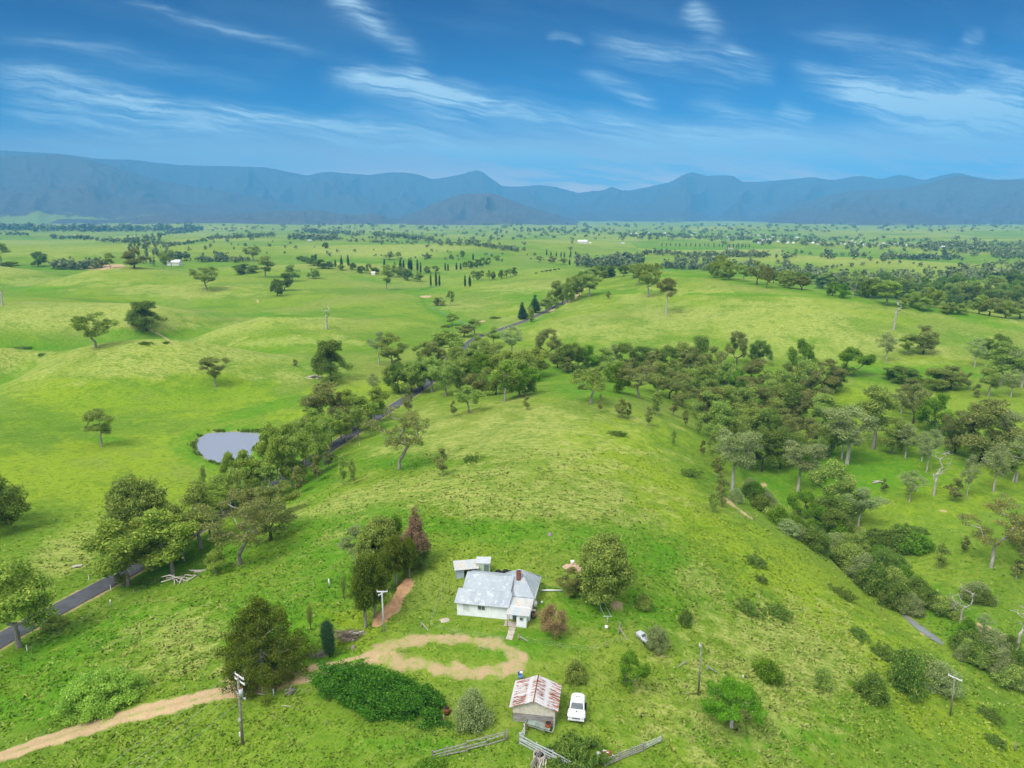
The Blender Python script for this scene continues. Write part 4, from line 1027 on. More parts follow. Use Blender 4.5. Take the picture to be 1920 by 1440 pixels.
stand('in the gully woods', 'trees of the gully woods', [
 ('brown', 1335, 790, 66, 54), ('casuarina', 1362, 790, 68, 54), ('roundolive', 1322, 790, 58, 60), ('casuarina', 1395, 795, 72, 54), ('brown', 1425, 790, 66, 54), ('roundolive', 1452, 790, 70, 56), ('casuarinadark', 1480, 792, 76, 58), ('brown', 1505, 800, 70, 54), ('roundolive', 1500, 756, 84, 66), ('greenround', 1500, 696, 62, 50), ('brown', 1547, 738, 66, 56), ('casuarinadark', 1565, 732, 38, 40),
 ('brown', 1415, 732, 60, 56), ('roundolive', 1480, 745, 66, 52), ('brown', 1520, 765, 72, 54), ('casuarina', 1350, 832, 80, 52), ('roundolive', 1378, 842, 76, 56), ('casuarina', 1408, 838, 74, 54), ('casuarinadark', 1437, 842, 76, 58), ('brown', 1468, 840, 76, 54), ('casuarina', 1345, 880, 84, 46), ('casuarinadark', 1428, 884, 84, 62), ('casuarinadark', 1462, 880, 80, 56), ('pale', 1402, 880, 70, 46),
 ('roundolive', 1440, 760, 60, 50), ('brown', 1392, 760, 56, 48), ('greenround', 1385, 736, 44, 40), ('gum', 1540, 815, 76, 54), ('roundolive', 1555, 855, 66, 44), ('round', 1468, 772, 50, 50), ('roundolive', 1405, 815, 60, 46), ('casuarina', 1450, 812, 66, 48), ('brown', 1515, 850, 68, 50), ('roundolive', 1530, 860, 50, 40), ('casuarina', 1490, 870, 60, 46)])
stand('beside the creek', 'trees and bushes along the creek', [
 ('casuarina', 1553, 966, 100, 76), ('casuarina', 1580, 985, 92, 66), ('pale', 1608, 992, 80, 64), ('greenround', 1506, 972, 52, 50), ('greenround', 1535, 1003, 55, 54), ('casuarinadark', 1560, 1010, 56, 52), ('shrubdark', 1515, 1022, 34, 60), ('shrubgrey', 1560, 1035, 36, 60), ('roundolive', 1600, 1050, 58, 50), ('shrubolive', 1575, 1052, 40, 50),
 ('shrubdark', 1650, 1036, 44, 50), ('shrubdark', 1682, 1030, 44, 66), ('shrub', 1710, 1030, 34, 66), ('shrubgrey', 1618, 1085, 48, 54), ('shrubdark', 1640, 1110, 56, 62), ('shrubolive', 1668, 1112, 50, 56), ('casuarinadark', 1655, 1090, 62, 46), ('shrubdark', 1686, 1140, 44, 56), ('shrubgrey', 1705, 1148, 36, 48), ('shrubdark', 1745, 1135, 30, 54), ('shrubolive', 1775, 1150, 32, 54), ('shrubdark', 1722, 1118, 34, 56),
 ('shrubdark', 1815, 1215, 34, 54), ('shrubdark', 1845, 1245, 40, 60), ('shrubgrey', 1878, 1260, 44, 56), ('shrubdark', 1905, 1262, 46, 56), ('shrubolive', 1900, 1285, 36, 60), ('shrubgrey', 1860, 1215, 36, 50), ('shrubgrey', 1830, 1120, 30, 54), ('shrubdark', 1840, 1128, 24, 50), ('shrub', 1450, 968, 22, 40), ('shrubdark', 1405, 935, 30, 40), ('shrubgrey', 1380, 940, 26, 30), ('shrubdark', 1425, 955, 28, 40), ('shrubgrey', 1475, 1000, 26, 44), ('saplinggreen', 1335, 960, 40, 20), ('sapling', 1350, 930, 46, 20), ('sapling', 1355, 950, 36, 20)])
stand('on the upper right flat', 'trees on the upper right flat', [
 ('sparse', 1827, 688, 54, 34), ('round', 1868, 676, 52, 44), ('gum', 1876, 722, 82, 64), ('gum', 1853, 744, 56, 36), ('pale', 1915, 726, 70, 54), ('round', 1690, 716, 28, 60), ('round', 1710, 722, 30, 40), ('casuarina', 1752, 732, 42, 46), ('brown', 1782, 730, 44, 52), ('casuarina', 1768, 728, 40, 40), ('sapling', 1815, 728, 30, 13), ('sapling', 1832, 746, 26, 15), ('brown', 1712, 794, 76, 50), ('pale', 1690, 775, 40, 44), ('brown', 1705, 765, 56, 46), ('sparse', 1895, 745, 54, 36)])
stand('on the lower right flat', 'trees on the lower right flat', [
 ('roundolive', 1672, 850, 70, 50), ('brown', 1790, 850, 80, 54), ('sparse', 1697, 858, 64, 40), ('sapling', 1780, 852, 52, 24), ('sparse', 1812, 935, 82, 28), ('sparse', 1862, 922, 92, 52), ('sparse', 1900, 903, 88, 50), ('pale', 1893, 860, 90, 58), ('gum', 1905, 905, 66, 44), ('sapling', 1790, 940, 44, 26), ('roundolive', 1870, 840, 76, 50), ('sparse', 1728, 865, 56, 36), ('pale', 1578, 862, 62, 46), ('sapling', 1905, 1085, 60, 30), ('roundolive', 1915, 1030, 50, 40)])
stand('climbing the hill hedgerow', 'trees of the hedgerow climbing the hill', [
 ('gum', 1024, 587, 28, 28), ('roundolive', 1034, 578, 34, 22), ('gum', 1045, 572, 46, 27), ('lime', 1055, 572, 40, 26), ('roundolive', 1064, 568, 48, 26), ('gum', 1076, 563, 46, 25), ('casuarinadark', 1086, 556, 46, 22), ('casuarinadark', 1094, 540, 34, 20), ('gum', 1110, 528, 26, 26), ('casuarinadark', 1124, 520, 22, 26), ('casuarinadark', 1143, 520, 22, 24), ('pine', 1146, 520, 22, 16), ('casuarinadark', 1170, 518, 22, 24), ('gum', 1188, 522, 28, 26), ('roundolive', 1132, 522, 16, 20)])
stand('on the hill crest', 'trees on the crest of the bracken hill', [
 ('roundolive', 1340, 521, 36, 28), ('roundolive', 1366, 525, 38, 34), ('gum', 1394, 528, 32, 22), ('brown', 1419, 534, 46, 30), ('brown', 1437, 541, 42, 20), ('roundolive', 1479, 540, 34, 32), ('brown', 1503, 543, 28, 30), ('gum', 1350, 516, 38, 20), ('roundolive', 1730, 582, 24, 34), ('roundolive', 1778, 588, 22, 30), ('roundolive', 1803, 590, 22, 24), ('brown', 1855, 592, 34, 44), ('roundolive', 1835, 588, 36, 36), ('roundolive', 1885, 596, 34, 40), ('brown', 1912, 598, 36, 40), ('gum', 1690, 578, 20, 20)])
# poplars and their neighbours around the valley farm
POP = [(721, 502, 18, 5), (751, 506, 21, 6), (757, 506, 20, 5), (767, 505, 22, 6), (771, 508, 26, 7), (783, 509, 23, 5), (789, 514, 24, 4), (641, 506, 28, 6), (653, 499, 22, 5), (586, 489, 12, 5), (592, 489, 13, 5), (629, 501, 15, 4), (740, 500, 10, 3),
 (872, 538, 23, 5), (881, 538, 24, 6), (818, 538, 33, 5), (824, 537, 26, 4), (808, 538, 28, 4), (887, 488, 14, 4),
 (1025, 479, 13, 3), (1033, 480, 9, 3), (1043, 481, 9, 3), (1052, 483, 12, 3), (1058, 483, 12, 3), (1070, 480, 12, 3), (1079, 480, 10, 3), (1068, 497, 12, 4), (1082, 500, 12, 4),
 (835, 508, 16, 4), (840, 508, 14, 4), (856, 506, 14, 4), (864, 506, 14, 4)]
POP.sort()
for i, (u, v, h, w) in enumerate(POP):
    plant('poplar', u, v, h, w, 'dark narrow poplar in the middle valley, ' + ordinal(i + 1) + ' from the left', 'tree', 'poplars in the middle valley')
stand('by the valley farm', 'trees around the valley farm', [
 ('round', 565, 489, 10, 14), ('round', 575, 494, 13, 20), ('round', 588, 498, 14, 22), ('round', 604, 503, 17, 26), ('round', 616, 504, 14, 20), ('round', 662, 506, 14, 14), ('round', 678, 512, 14, 15), ('gum', 692, 514, 20, 11), ('round', 704, 514, 13, 16), ('gum', 739, 520, 25, 18), ('roundolive', 752, 518, 20, 18), ('round', 765, 526, 22, 18), ('roundolive', 783, 528, 20, 18), ('roundolive', 800, 512, 14, 14), ('gum', 816, 512, 14, 14), ('roundolive', 640, 507, 12, 12),
 ('gum', 888, 527, 20, 11), ('round', 896, 526, 18, 9), ('gum', 903, 526, 20, 10), ('gum', 917, 526, 20, 12), ('round', 925, 524, 16, 10), ('round', 940, 523, 17, 12), ('gum', 950, 521, 16, 10), ('gum', 957, 519, 16, 8), ('round', 965, 517, 16, 11), ('casuarinadark', 872, 504, 14, 10), ('casuarinadark', 882, 504, 16, 11), ('casuarinadark', 894, 503, 18, 12), ('casuarinadark', 904, 501, 19, 13), ('casuarinadark', 915, 498, 16, 12), ('gum', 731, 487, 14, 20), ('gum', 747, 485, 13, 11), ('round', 803, 484, 8, 14), ('round', 846, 486, 9, 10), ('casuarinadark', 867, 485, 16, 11), ('roundolive', 932, 489, 11, 11), ('round', 610, 466, 12, 11), ('gum', 1011, 492, 12, 15), ('brown', 1035, 493, 13, 17), ('gum', 1056, 496, 12, 16), ('round', 20, 500, 10, 34), ])
sr = random.Random(12); row2 = []
for (u0, v0, u1, v1, n, off, hh_) in ((1400, 925, 1510, 1015, 9, 10, 34), (1500, 1000, 1640, 1100, 9, 14, 40), (1630, 1090, 1700, 1140, 5, 10, 40), (1560, 1000, 1700, 1090, 9, 14, 40), (1800, 1215, 1920, 1290, 6, 14, 36), (1760, 1150, 1900, 1230, 4, 14, 30)):
    for i in range(n):
        f = (i + sr.random()) / n; h_ = hh_ * sr.uniform(.7, 1.15); row2.append((sr.choice(['shrubdark', 'shrubolive', 'shrubgrey', 'shrubdark', 'shrub']), u0 + (u1 - u0) * f + sr.gauss(0, off * .5), v0 + (v1 - v0) * f + sr.gauss(0, off * .4), h_, h_ * sr.uniform(1.0, 1.5)))
stand('in the creek scrub strip', 'scrub along the creek bank', row2)
# the dark river woods behind the bracken hill: the nearest ones each on their own
rs = random.Random(41); rows = []
def band(u0, u1, n, vf, keys, hs, wr=(0.75, 1.05)):
    for i in range(n):
        u = u0 + (u1 - u0) * (i + rs.random()) / n
        h = rs.uniform(*hs)
        rows.append((rs.choice(keys), u, vf(u) + rs.uniform(-4, 4), h, h * rs.uniform(*wr)))
WK = ['round', 'roundolive', 'gum', 'casuarinadark', 'round', 'roundolive', 'greenround']
band(1700, 1925, 12, lambda u: np.interp(u, [1700, 1800, 1925], [572, 574, 578]), WK, (30, 42))
band(1560, 1925, 20, lambda u: np.interp(u, [1560, 1700, 1925], [556, 562, 560]), WK, (28, 40))
band(1440, 1925, 22, lambda u: np.interp(u, [1440, 1600, 1750, 1925], [530, 545, 545, 540]), WK, (22, 34))
stand('in the dark river woods', 'trees of the dark river woods', rows)
# low thickets of blackberry on the slopes
for u, v, h, w, lab in [(1158, 816, 12, 38, 'dark low thicket on the ridge right of the big meadow'), (883, 863, 12, 42, 'dark low thicket alone on the pale meadow'), (1290, 890, 14, 46, 'dark low thicket high on the right slope'),
   (1415, 1056, 22, 56, 'longest dark thicket patch halfway down the right slope'), (1428, 1090, 12, 30, 'small thicket below the longest patch'), (1578, 1118, 18, 60, 'thicket patch near the lip of the creek slope'), (1395, 1142, 18, 60, 'thicket, left part of the band right of the yard'), (1450, 1148, 20, 60, 'thicket, right part of the band right of the yard'),
   (1610, 1192, 14, 50, 'thicket in the tall grass near the creek slope'), (1650, 1225, 18, 56, 'thicket above the dark pasture bushes'), (1850, 1340, 16, 50, 'faint thicket near the right edge of the pasture'), (1860, 1390, 12, 40, 'lowest faint thicket near the right edge'),
   (588, 770, 10, 40, 'low thicket left of the brown roadside tree'), (40, 654, 10, 40, 'low dark bush patch at the left edge hollow'), (78, 666, 6, 18, 'small low bush below the left hollow'), (272, 645, 9, 26, 'low bush under the dark round tree'), (310, 644, 6, 14, 'tiny low bush right of the dark round tree'),
   (928, 597, 8, 22, 'low dark bush beside the creek bend'), (838, 613, 8, 26, 'low dark bush on the creek bank by the road'), (1720, 1000, 22, 60, 'thicket along the upper side of the creek flat'), (1655, 1010, 30, 50, 'thicket around the bleached stump by the creek')]:
    p_ = cast(u, v); f_ = p_.y * cp_ - (p_.z - CAM_H) * sp_
    plant('thicket', u, v, 0, 0, lab, 'thicket', 'low thickets on the slopes', pos=p_, size=(0.7 + h * f_ / F_PX * 0.3, w * f_ / F_PX))
# ---------------------------------------------------------------- road, water
def strip(name, line, half, lift, m, uvx=0.0, cols=5, dens=1.0):
    pts = [(p[0], p[1]) for p in line]
    # even spacing
    P2 = np.array(pts); seg = np.hypot(*np.diff(P2, axis=0).T); s = np.concatenate([[0], np.cumsum(seg)])
    n = int(s[-1] / dens); ss = np.linspace(0, s[-1], n)
    x = np.interp(ss, s, P2[:, 0]); y = np.interp(ss, s, P2[:, 1])
    k = np.hanning(9); k /= k.sum()
    x[4:-4] = np.convolve(x, k, 'same')[4:-4]; y[4:-4] = np.convolve(y, k, 'same')[4:-4]
    dx = np.gradient(x); dy = np.gradient(y); L = np.hypot(dx, dy); nx, ny = -dy / L, dx / L
    o = np.linspace(-half, half, cols)
    X = x[:, None] + nx[:, None] * (o + uvx)[None]; Y = y[:, None] + ny[:, None] * (o + uvx)[None]
    zc = Z(x, y); Zv = np.broadcast_to(zc[:, None], X.shape)
    Zt = np.maximum(Z(X, Y), Zv) + lift
    V = np.stack([X, Y, Zt], -1).reshape(-1, 3)
    ix = np.arange(n * cols).reshape(n, cols)
    F = np.stack([ix[:-1, :-1], ix[:-1, 1:], ix[1:, 1:], ix[1:, :-1]], -1).reshape(-1, 4)[:, ::-1]
    me = mesh_np(name, V, F, (m,)); return tag(link(name, me), kind='structure')
asph, t = mat("worn_asphalt", 0.85, 0.3)
n = t.noise(opos(t), 0.35, 4, 0.7); n2 = t.noise(opos(t), 5.0, 3, 0.8)
c = t.mix(t.ramp(n, 0.3, 0.7), (0.052, 0.057, 0.068), (0.085, 0.090, 0.102)); c = t.mix(t.m('MULTIPLY', t.ramp(n2, 0.4, 0.7), 0.4), c, (0.14, 0.14, 0.15))
t.l.new(c, t.bs.inputs['Base Color'])
strip("road", ROAD, 2.02, 0.10, asph)
def water_mat(name, col, rough=0.06):
    m, t = mat(name, rough, 0.5)
    t.bs.inputs['Base Color'].default_value = (*col, 1)
    b = t.new('ShaderNodeBump'); b.inputs['Strength'].default_value = 0.08; b.inputs['Distance'].default_value = 0.05
    t.l.new(t.noise(opos(t), 1.6, 3, 0.6), b.inputs['Height']); t.l.new(b.outputs[0], t.bs.inputs['Normal']); return m
wm = water_mat("still_pond_water", (0.28, 0.30, 0.345)); wm.node_tree.nodes['Principled BSDF'].inputs['Specular IOR Level'].default_value = 1.0
bm = bmesh.new()
vs = [bm.verts.new((x, y, POND_Z - 0.02)) for x, y in smooth_line([(*p,) for p in POND] + [POND[0]], 5)[:-1]]
# widen slightly so the water meets the banks
cx = sum(v.co.x for v in vs) / len(vs); cy = sum(v.co.y for v in vs) / len(vs)
for v_ in vs: v_.co.x += (v_.co.x - cx) * 0.03; v_.co.y += (v_.co.y - cy) * 0.03
bm.faces.new(vs); bm.normal_update()
if bm.faces[:][0].normal.z < 0: bmesh.ops.reverse_faces(bm, faces=bm.faces[:])
pme = bpy.data.meshes.new("pond_water"); bm.to_mesh(pme); bm.free(); pme.materials.append(wm)
tag(link("pond_water", pme), kind='structure')
cm = water_mat("creek_water", (0.20, 0.22, 0.225))
def creek_piece(px, half):
    L_ = smooth_line([tuple(cast(u, v)) for u, v in px], 10); rr_ = random.Random(int(px[0][0])); left, right = [], []
    for k in range(len(L_)):
        p_, a_, b_ = L_[k], L_[max(k - 1, 0)], L_[min(k + 1, len(L_) - 1)]; d_ = Vector((b_[0] - a_[0], b_[1] - a_[1])).normalized(); f = k / (len(L_) - 1)
        w_ = half * (math.sin(math.pi * min(max(f, .02), .98)) ** .6); q = (p_[0], p_[1])
        left.append((q[0] - d_.y * w_ * rr_.uniform(.55, 1.15), q[1] + d_.x * w_ * rr_.uniform(.55, 1.15))); right.append((q[0] + d_.y * w_ * rr_.uniform(.55, 1.15), q[1] - d_.x * w_ * rr_.uniform(.55, 1.15)))
    V_ = [(x, y, float(Z(*L_[k][:2])) + .10) for k, ((x, y)) in enumerate(left)] + [(x, y, float(Z(*L_[k][:2])) + .10) for k, ((x, y)) in enumerate(right)]
    n_ = len(L_); me = bpy.data.meshes.new('creek_water'); me.from_pydata(V_, [], [(k, n_ + k, n_ + k + 1, k + 1) for k in range(n_ - 1)]); me.materials.append(cm); tag(link('creek_water', me), kind='structure')
creek_piece([(1690, 1150), (1712, 1168), (1734, 1184), (1756, 1200), (1768, 1210)], 1.0)
#creek_piece([(1430, 905), (1434, 925), (1448, 940), (1472, 955), (1500, 970)], 0.55)
creek_piece([(905, 618), (880, 610), (858, 601)], 0.6)
creek_piece([(838, 592), (820, 582), (803, 574)], 0.5)
creek_piece([(835, 538), (810, 540), (775, 547)], 0.6)
rq = np.random.default_rng(8); pl = smooth_line([(*p,) for p in POND] + [POND[0]], 8); ra = rq.integers(0, len(pl) - 1, 2600)
pp = np.array(pl); cxy = pp.mean(0); bx_ = pp[ra] + (pp[ra] - cxy) / np.linalg.norm(pp[ra] - cxy, axis=1)[:, None] * (rq.random(2600)[:, None] * 1.5 - .1) + rq.normal(size=(2600, 2)) * .25
sel = (fbm(bx_[:, 0] / 2.5, bx_[:, 1] / 2.5, 3, 3) > .06); bx_ = bx_[sel]; n_ = len(bx_); zg = Z(bx_[:, 0], bx_[:, 1]); hr = .25 + .55 * rq.random(n_); an = rq.random(n_) * 6.28; wd_ = .14
ca, sa = np.cos(an) * wd_, np.sin(an) * wd_; le = rq.normal(size=(n_, 2)) * .12
RV = np.stack([np.stack([bx_[:, 0] - ca, bx_[:, 1] - sa, zg - .05], -1), np.stack([bx_[:, 0] + ca, bx_[:, 1] + sa, zg - .05], -1), np.stack([bx_[:, 0] + ca + le[:, 0], bx_[:, 1] + sa + le[:, 1], zg + hr], -1), np.stack([bx_[:, 0] - ca + le[:, 0], bx_[:, 1] - sa + le[:, 1], zg + hr * .9], -1)], 1).reshape(-1, 3)
tag(link('reeds', mesh_np('reeds', RV, np.arange(len(RV)).reshape(-1, 4), (LEAF['dark'],), False, {'tint': ('FACE', rq.random(n_) * .9), 'clump': ('FACE', rq.random(n_))})), 'dark reeds and rushes round the rim of the pond', 'reeds', kind='stuff')
# ---------------------------------------------------------------- far woods and dots of trees: too many to count
rf = np.random.default_rng(5)
fp = []     # x, y, height, width, tone
def far_tree(u, v, h, w, tone):
    b = cast(u, v)
    if b is None: return
    f = b.y * cp_ - (b.z - CAM_H) * sp_
    fp.append((b.x, b.y, b.z, h * f / F_PX, w * f / F_PX, tone))
def far_row(pts, n, h, wr=1.1, tone=0.3, vj=1.0, uj=2.0):
    pts = np.array(pts, float); seg = np.hypot(*np.diff(pts, axis=0).T); s = np.concatenate([[0], np.cumsum(seg)])
    for i in range(n):
        q = s[-1] * (i + rf.random()) / n
        hh_ = h * rf.uniform(0.6, 1.2)
        far_tree(np.interp(q, s, pts[:, 0]) + rf.normal() * uj, np.interp(q, s, pts[:, 1]) + rf.normal() * vj, hh_, hh_ * wr * rf.uniform(.8, 1.2), tone + rf.uniform(-.15, .25))
def far_area(u0, u1, v0, v1, n, h, wr=1.0, tone=0.4):
    for i in range(n):
        hh_ = h * rf.uniform(0.5, 1.2)
        far_tree(rf.uniform(u0, u1), rf.uniform(v0, v1), hh_, hh_ * wr * rf.uniform(.7, 1.3), tone + rf.uniform(-.2, .3))
far_row([(-10, 431), (130, 433), (240, 433), (380, 432)], 90, 11, 1.2, 0.15, 1.5)
far_row([(0, 440), (55, 442)], 12, 7, 1.2, 0.2)
far_row([(95, 446), (135, 448), (190, 452), (260, 456), (330, 462)], 46, 8, 1.2, 0.15)
far_row([(300, 443), (335, 438), (370, 434)], 26, 6, 1.2, 0.05)
far_row([(305, 464), (360, 456), (410, 446)], 34, 6, 1.3, 0.1)
far_row([(415, 449), (470, 446), (515, 443)], 34, 8, 1.1, 0.3)
far_row([(545, 449), (600, 450), (630, 448)], 30, 10, 1.2, 0.3)
far_row([(560, 437), (600, 438), (640, 440), (680, 442)], 30, 9, 1.2, 0.3)
far_row([(620, 449), (680, 454), (780, 457)], 26, 5, 1.3, 0.3)
far_row([(700, 443), (760, 447), (825, 455), (830, 460)], 40, 9, 1.2, 0.3)
far_row([(835, 458), (900, 462), (960, 470), (975, 474)], 34, 9, 1.2, 0.3)
far_area(240, 300, 448, 500, 46, 15, 0.45, 0.25); far_area(270, 320, 470, 500, 20, 16, 0.35, 0.2)
far_row([(100, 503), (150, 505), (200, 500)], 26, 17, 1.1, 0.2, 1, 3); far_row([(300, 490), (355, 488)], 14, 16, 0.5, 0.2)
far_row([(370, 490), (395, 490), (470, 490)], 22, 11, 1.1, 0.3); far_area(405, 430, 478, 486, 8, 9, 1.3, 0.2)
far_area(390, 1000, 440, 486, 60, 6, 1.1, 0.35); far_area(300, 480, 445, 480, 26, 7, 0.8, 0.3)
far_row([(1082, 497), (1120, 500), (1165, 498), (1205, 494)], 60, 17, 1.0, 0.15, 2.5, 3)
far_row([(1140, 490), (1200, 488)], 22, 14, 1.0, 0.3)
far_row([(1205, 476), (1270, 480), (1340, 484), (1420, 478)], 46, 10, 1.2, 0.3); far_row([(1240, 502), (1280, 504), (1340, 506)], 30, 14, 1.1, 0.25)
far_row([(1270, 492), (1340, 496), (1420, 505), (1520, 512)], 34, 14, 1.0, 0.3, 3)
far_row([(1400, 508), (1500, 525), (1600, 535)], 22, 16, 1.1, 0.3, 3)
far_row([(1360, 478), (1400, 482), (1440, 482)], 16, 11, 1.3, 0.25)
for k in range(18): far_tree(1240 + k * 9 + rf.normal(), 463 + k * .15, 9, 2.4, 0.1)
for k in range(8): far_tree(1362 + k * 6 + rf.normal(), 466, 9, 2.4, 0.1)
for k in range(12): far_tree(1540 + k * 6 + rf.normal() * 3, 481, 8, 3, 0.2)
far_row([(960, 432), (1100, 436), (1180, 440), (1300, 446)], 60, 6, 1.2, 0.25, 2)
far_row([(1170, 444), (1250, 446), (1330, 448), (1420, 452), (1520, 458), (1620, 464), (1760, 466)], 120, 8, 1.3, 0.2, 3)
far_row([(1300, 438), (1450, 444), (1600, 450), (1760, 455)], 80, 6, 1.4, 0.4, 3)
far_row([(1730, 466), (1820, 470), (1930, 476)], 70, 11, 1.3, 0.35, 4); far_row([(1760, 460), (1930, 464)], 36, 9, 1.3, 0.4, 3)
far_row([(1650, 487), (1700, 486), (1740, 487), (1800, 486)], 40, 11, 1.1, 0.15, 1.5); far_row([(1860, 482), (1930, 486)], 14, 9, 1.2, 0.3)
far_area(1440, 1920, 470, 505, 36, 8, 1.1, 0.25); far_area(1440, 1640, 472, 492, 10, 11, 1.2, 0.2)
far_row([(1440, 516), (1540, 522), (1640, 524), (1740, 520), (1860, 508), (1930, 503)], 44, 17, 1.0, 0.45, 3, 3)
far_row([(1560, 540), (1700, 540), (1800, 530), (1930, 520)], 40, 22, 1.0, 0.45, 4, 3)
far_area(0, 1920, 421, 436, 420, 4.5, 1.6, 0.4); far_area(600, 1300, 436, 452, 80, 6, 1.1, 0.3); far_area(700, 1100, 452, 492, 30, 6, 1.0, 0.3)
fp = np.array(fp); nf_ = len(fp); per = 46
d = rf.normal(size=(nf_, per, 3)); d /= np.linalg.norm(d, axis=2)[..., None]
rr = rf.random((nf_, per, 1)) ** 0.4
lobe = 1 + 0.35 * np.sin(np.arctan2(d[..., 1:2], d[..., 0:1]) * 3 + rf.random((nf_, 1, 1)) * 6)
cen = np.stack([fp[:, 0], fp[:, 1], fp[:, 2] + fp[:, 3] * 0.54], -1)[:, None]
ext_ = np.stack([fp[:, 4] * .5, fp[:, 4] * .5, fp[:, 3] * .46], -1)[:, None]
p = cen + d * rr * lobe * ext_
sz = (fp[:, 4] ** 0.5 * fp[:, 3] ** 0.5)[:, None, None] * 0.15 * (0.6 + 0.8 * rf.random((nf_, per, 1)))
nn = d + rf.normal(size=d.shape) * 0.6; nn /= np.linalg.norm(nn, axis=2)[..., None]
t1 = np.cross(nn, rf.normal(size=d.shape)); t1 /= np.linalg.norm(t1, axis=2)[..., None]; t2 = np.cross(nn, t1)
Vf = np.stack([p - t1 * sz, p + t2 * sz, p + t1 * sz, p - t2 * sz], 2).reshape(-1, 3)
Ff = np.arange(len(Vf)).reshape(-1, 4)
fm_ = leaf_mat('distant_foliage', (0.065, 0.10, 0.05), (0.18, 0.22, 0.10), (0.26, 0.26, 0.13), 0.2)
fme = mesh_np("distant_trees", Vf, Ff, (fm_,), False, {'tint': ('FACE', rf.random(len(Ff)) * .9), 'clump': ('FACE', np.repeat(np.clip(fp[:, 5], 0, 1), per))})
tag(link("distant_trees", fme), 'countless dark green trees and woods scattered over the far valley', 'trees', kind='stuff')
# ---------------------------------------------------------------- small mesh builder
class MB:
    def __init__(s): s.v = []; s.f = []; s.sm = []
    def face(s, pts, smooth=False):
        i = len(s.v); s.v += [tuple(p) for p in pts]; s.f.append(list(range(i, i + len(pts)))); s.sm.append(smooth); return s
    def box(s, c, d, rz=0, rx=0, ry=0):
        m = Matrix.Rotation(rz, 3, 'Z') @ Matrix.Rotation(ry, 3, 'Y') @ Matrix.Rotation(rx, 3, 'X'); c = Vector(c); i = len(s.v)
        for x in (-.5, .5):
            for y in (-.5, .5):
                for z in (-.5, .5): s.v.append(tuple(c + m @ Vector((x * d[0], y * d[1], z * d[2]))))
        for q in ((0, 1, 3, 2), (4, 6, 7, 5), (0, 4, 5, 1), (2, 3, 7, 6), (0, 2, 6, 4), (1, 5, 7, 3)): s.f.append([i + k for k in q]); s.sm.append(False)
        return s
    def beam(s, p, q, w, h=None):
        p, q = Vector(p), Vector(q); d = q - p; L = d.length; h = h or w
        qt = d.to_track_quat('X', 'Z').to_matrix(); c = (p + q) / 2; i = len(s.v)
        for x in (-.5, .5):
            for y in (-.5, .5):
                for z in (-.5, .5): s.v.append(tuple(c + qt @ Vector((x * L, y * w, z * h))))
        for f in ((0, 1, 3, 2), (4, 6, 7, 5), (0, 4, 5, 1), (2, 3, 7, 6), (0, 2, 6, 4), (1, 5, 7, 3)): s.f.append([i + k for k in f]); s.sm.append(False)
        return s
    def tube(s, pts, r, n=8, cap=True):
        if not isinstance(r, (list, tuple)): r = [r] * len(pts)
        V_, F_ = tube_np([list(zip([Vector(p)[:] for p in pts], r))], n); i = len(s.v)
        s.v += [tuple(q) for q in V_]
        for f in F_: s.f.append([int(k) + i for k in f]); s.sm.append(True)
        if cap:
            s.f.append([i + k for k in range(n)][::-1]); s.sm.append(False)
            j = i + (len(pts) - 1) * n; s.f.append([j + k for k in range(n)]); s.sm.append(False)
        return s
    def loft(s, rings, close=True, smooth=True):
        n = len(rings[0]); i = len(s.v)
        for r in rings: s.v += [tuple(p) for p in r]
        for a in range(len(rings) - 1):
            for b in range(n if close else n - 1):
                c = (b + 1) % n; s.f.append([i + a * n + b, i + a * n + c, i + (a + 1) * n + c, i + (a + 1) * n + b]); s.sm.append(smooth)
        return s
    def sheet(s, a, b, c, d, th):
        """thin slab under the quad a b c d"""
        n = (Vector(b) - Vector(a)).cross(Vector(d) - Vector(a)).normalized() * -th
        lo = [tuple(Vector(p) + n) for p in (a, b, c, d)]; i = len(s.v); s.v += [tuple(p) for p in (a, b, c, d)] + lo
        for f in ((0, 1, 2, 3), (7, 6, 5, 4), (0, 4, 5, 1), (1, 5, 6, 2), (2, 6, 7, 3), (3, 7, 4, 0)): s.f.append([i + k for k in f]); s.sm.append(False)
        return s
    def build(s, name, m, parent=None, bevel=0, loc=None):
        me = bpy.data.meshes.new(name); me.from_pydata(s.v, [], s.f)
        me.polygons.foreach_set('use_smooth', s.sm); me.materials.append(m); me.update()
        bm = bmesh.new(); bm.from_mesh(me); bmesh.ops.recalc_face_normals(bm, faces=bm.faces[:])
        if bevel: bmesh.ops.bevel(bm, geom=bm.edges[:], offset=bevel, segments=1, affect='EDGES')
        bm.to_mesh(me); bm.free()
        return link(name, me, parent, loc)
def empty(name, loc, rz=0, label=None, cat=None, group=None):
    o = link(name, None, loc=loc); o.rotation_euler.z = rz; tag(o, label, cat, group); return o
def solid(name, c1, c2=None, rough=0.7, spec=0.3, scale=1.5, metal=0):
    m, t = mat(name, rough, spec); c2 = c2 or tuple(x * 0.7 for x in c1)
    co = t.new('ShaderNodeTexCoord').outputs['Object']
    t.l.new(t.mix(t.ramp(t.noise(co, scale, 5, 0.7, 0.5), 0.38, 0.64), c1, c2), t.bs.inputs['Base Color'])
    t.bs.inputs['Metallic'].default_value = metal; return m
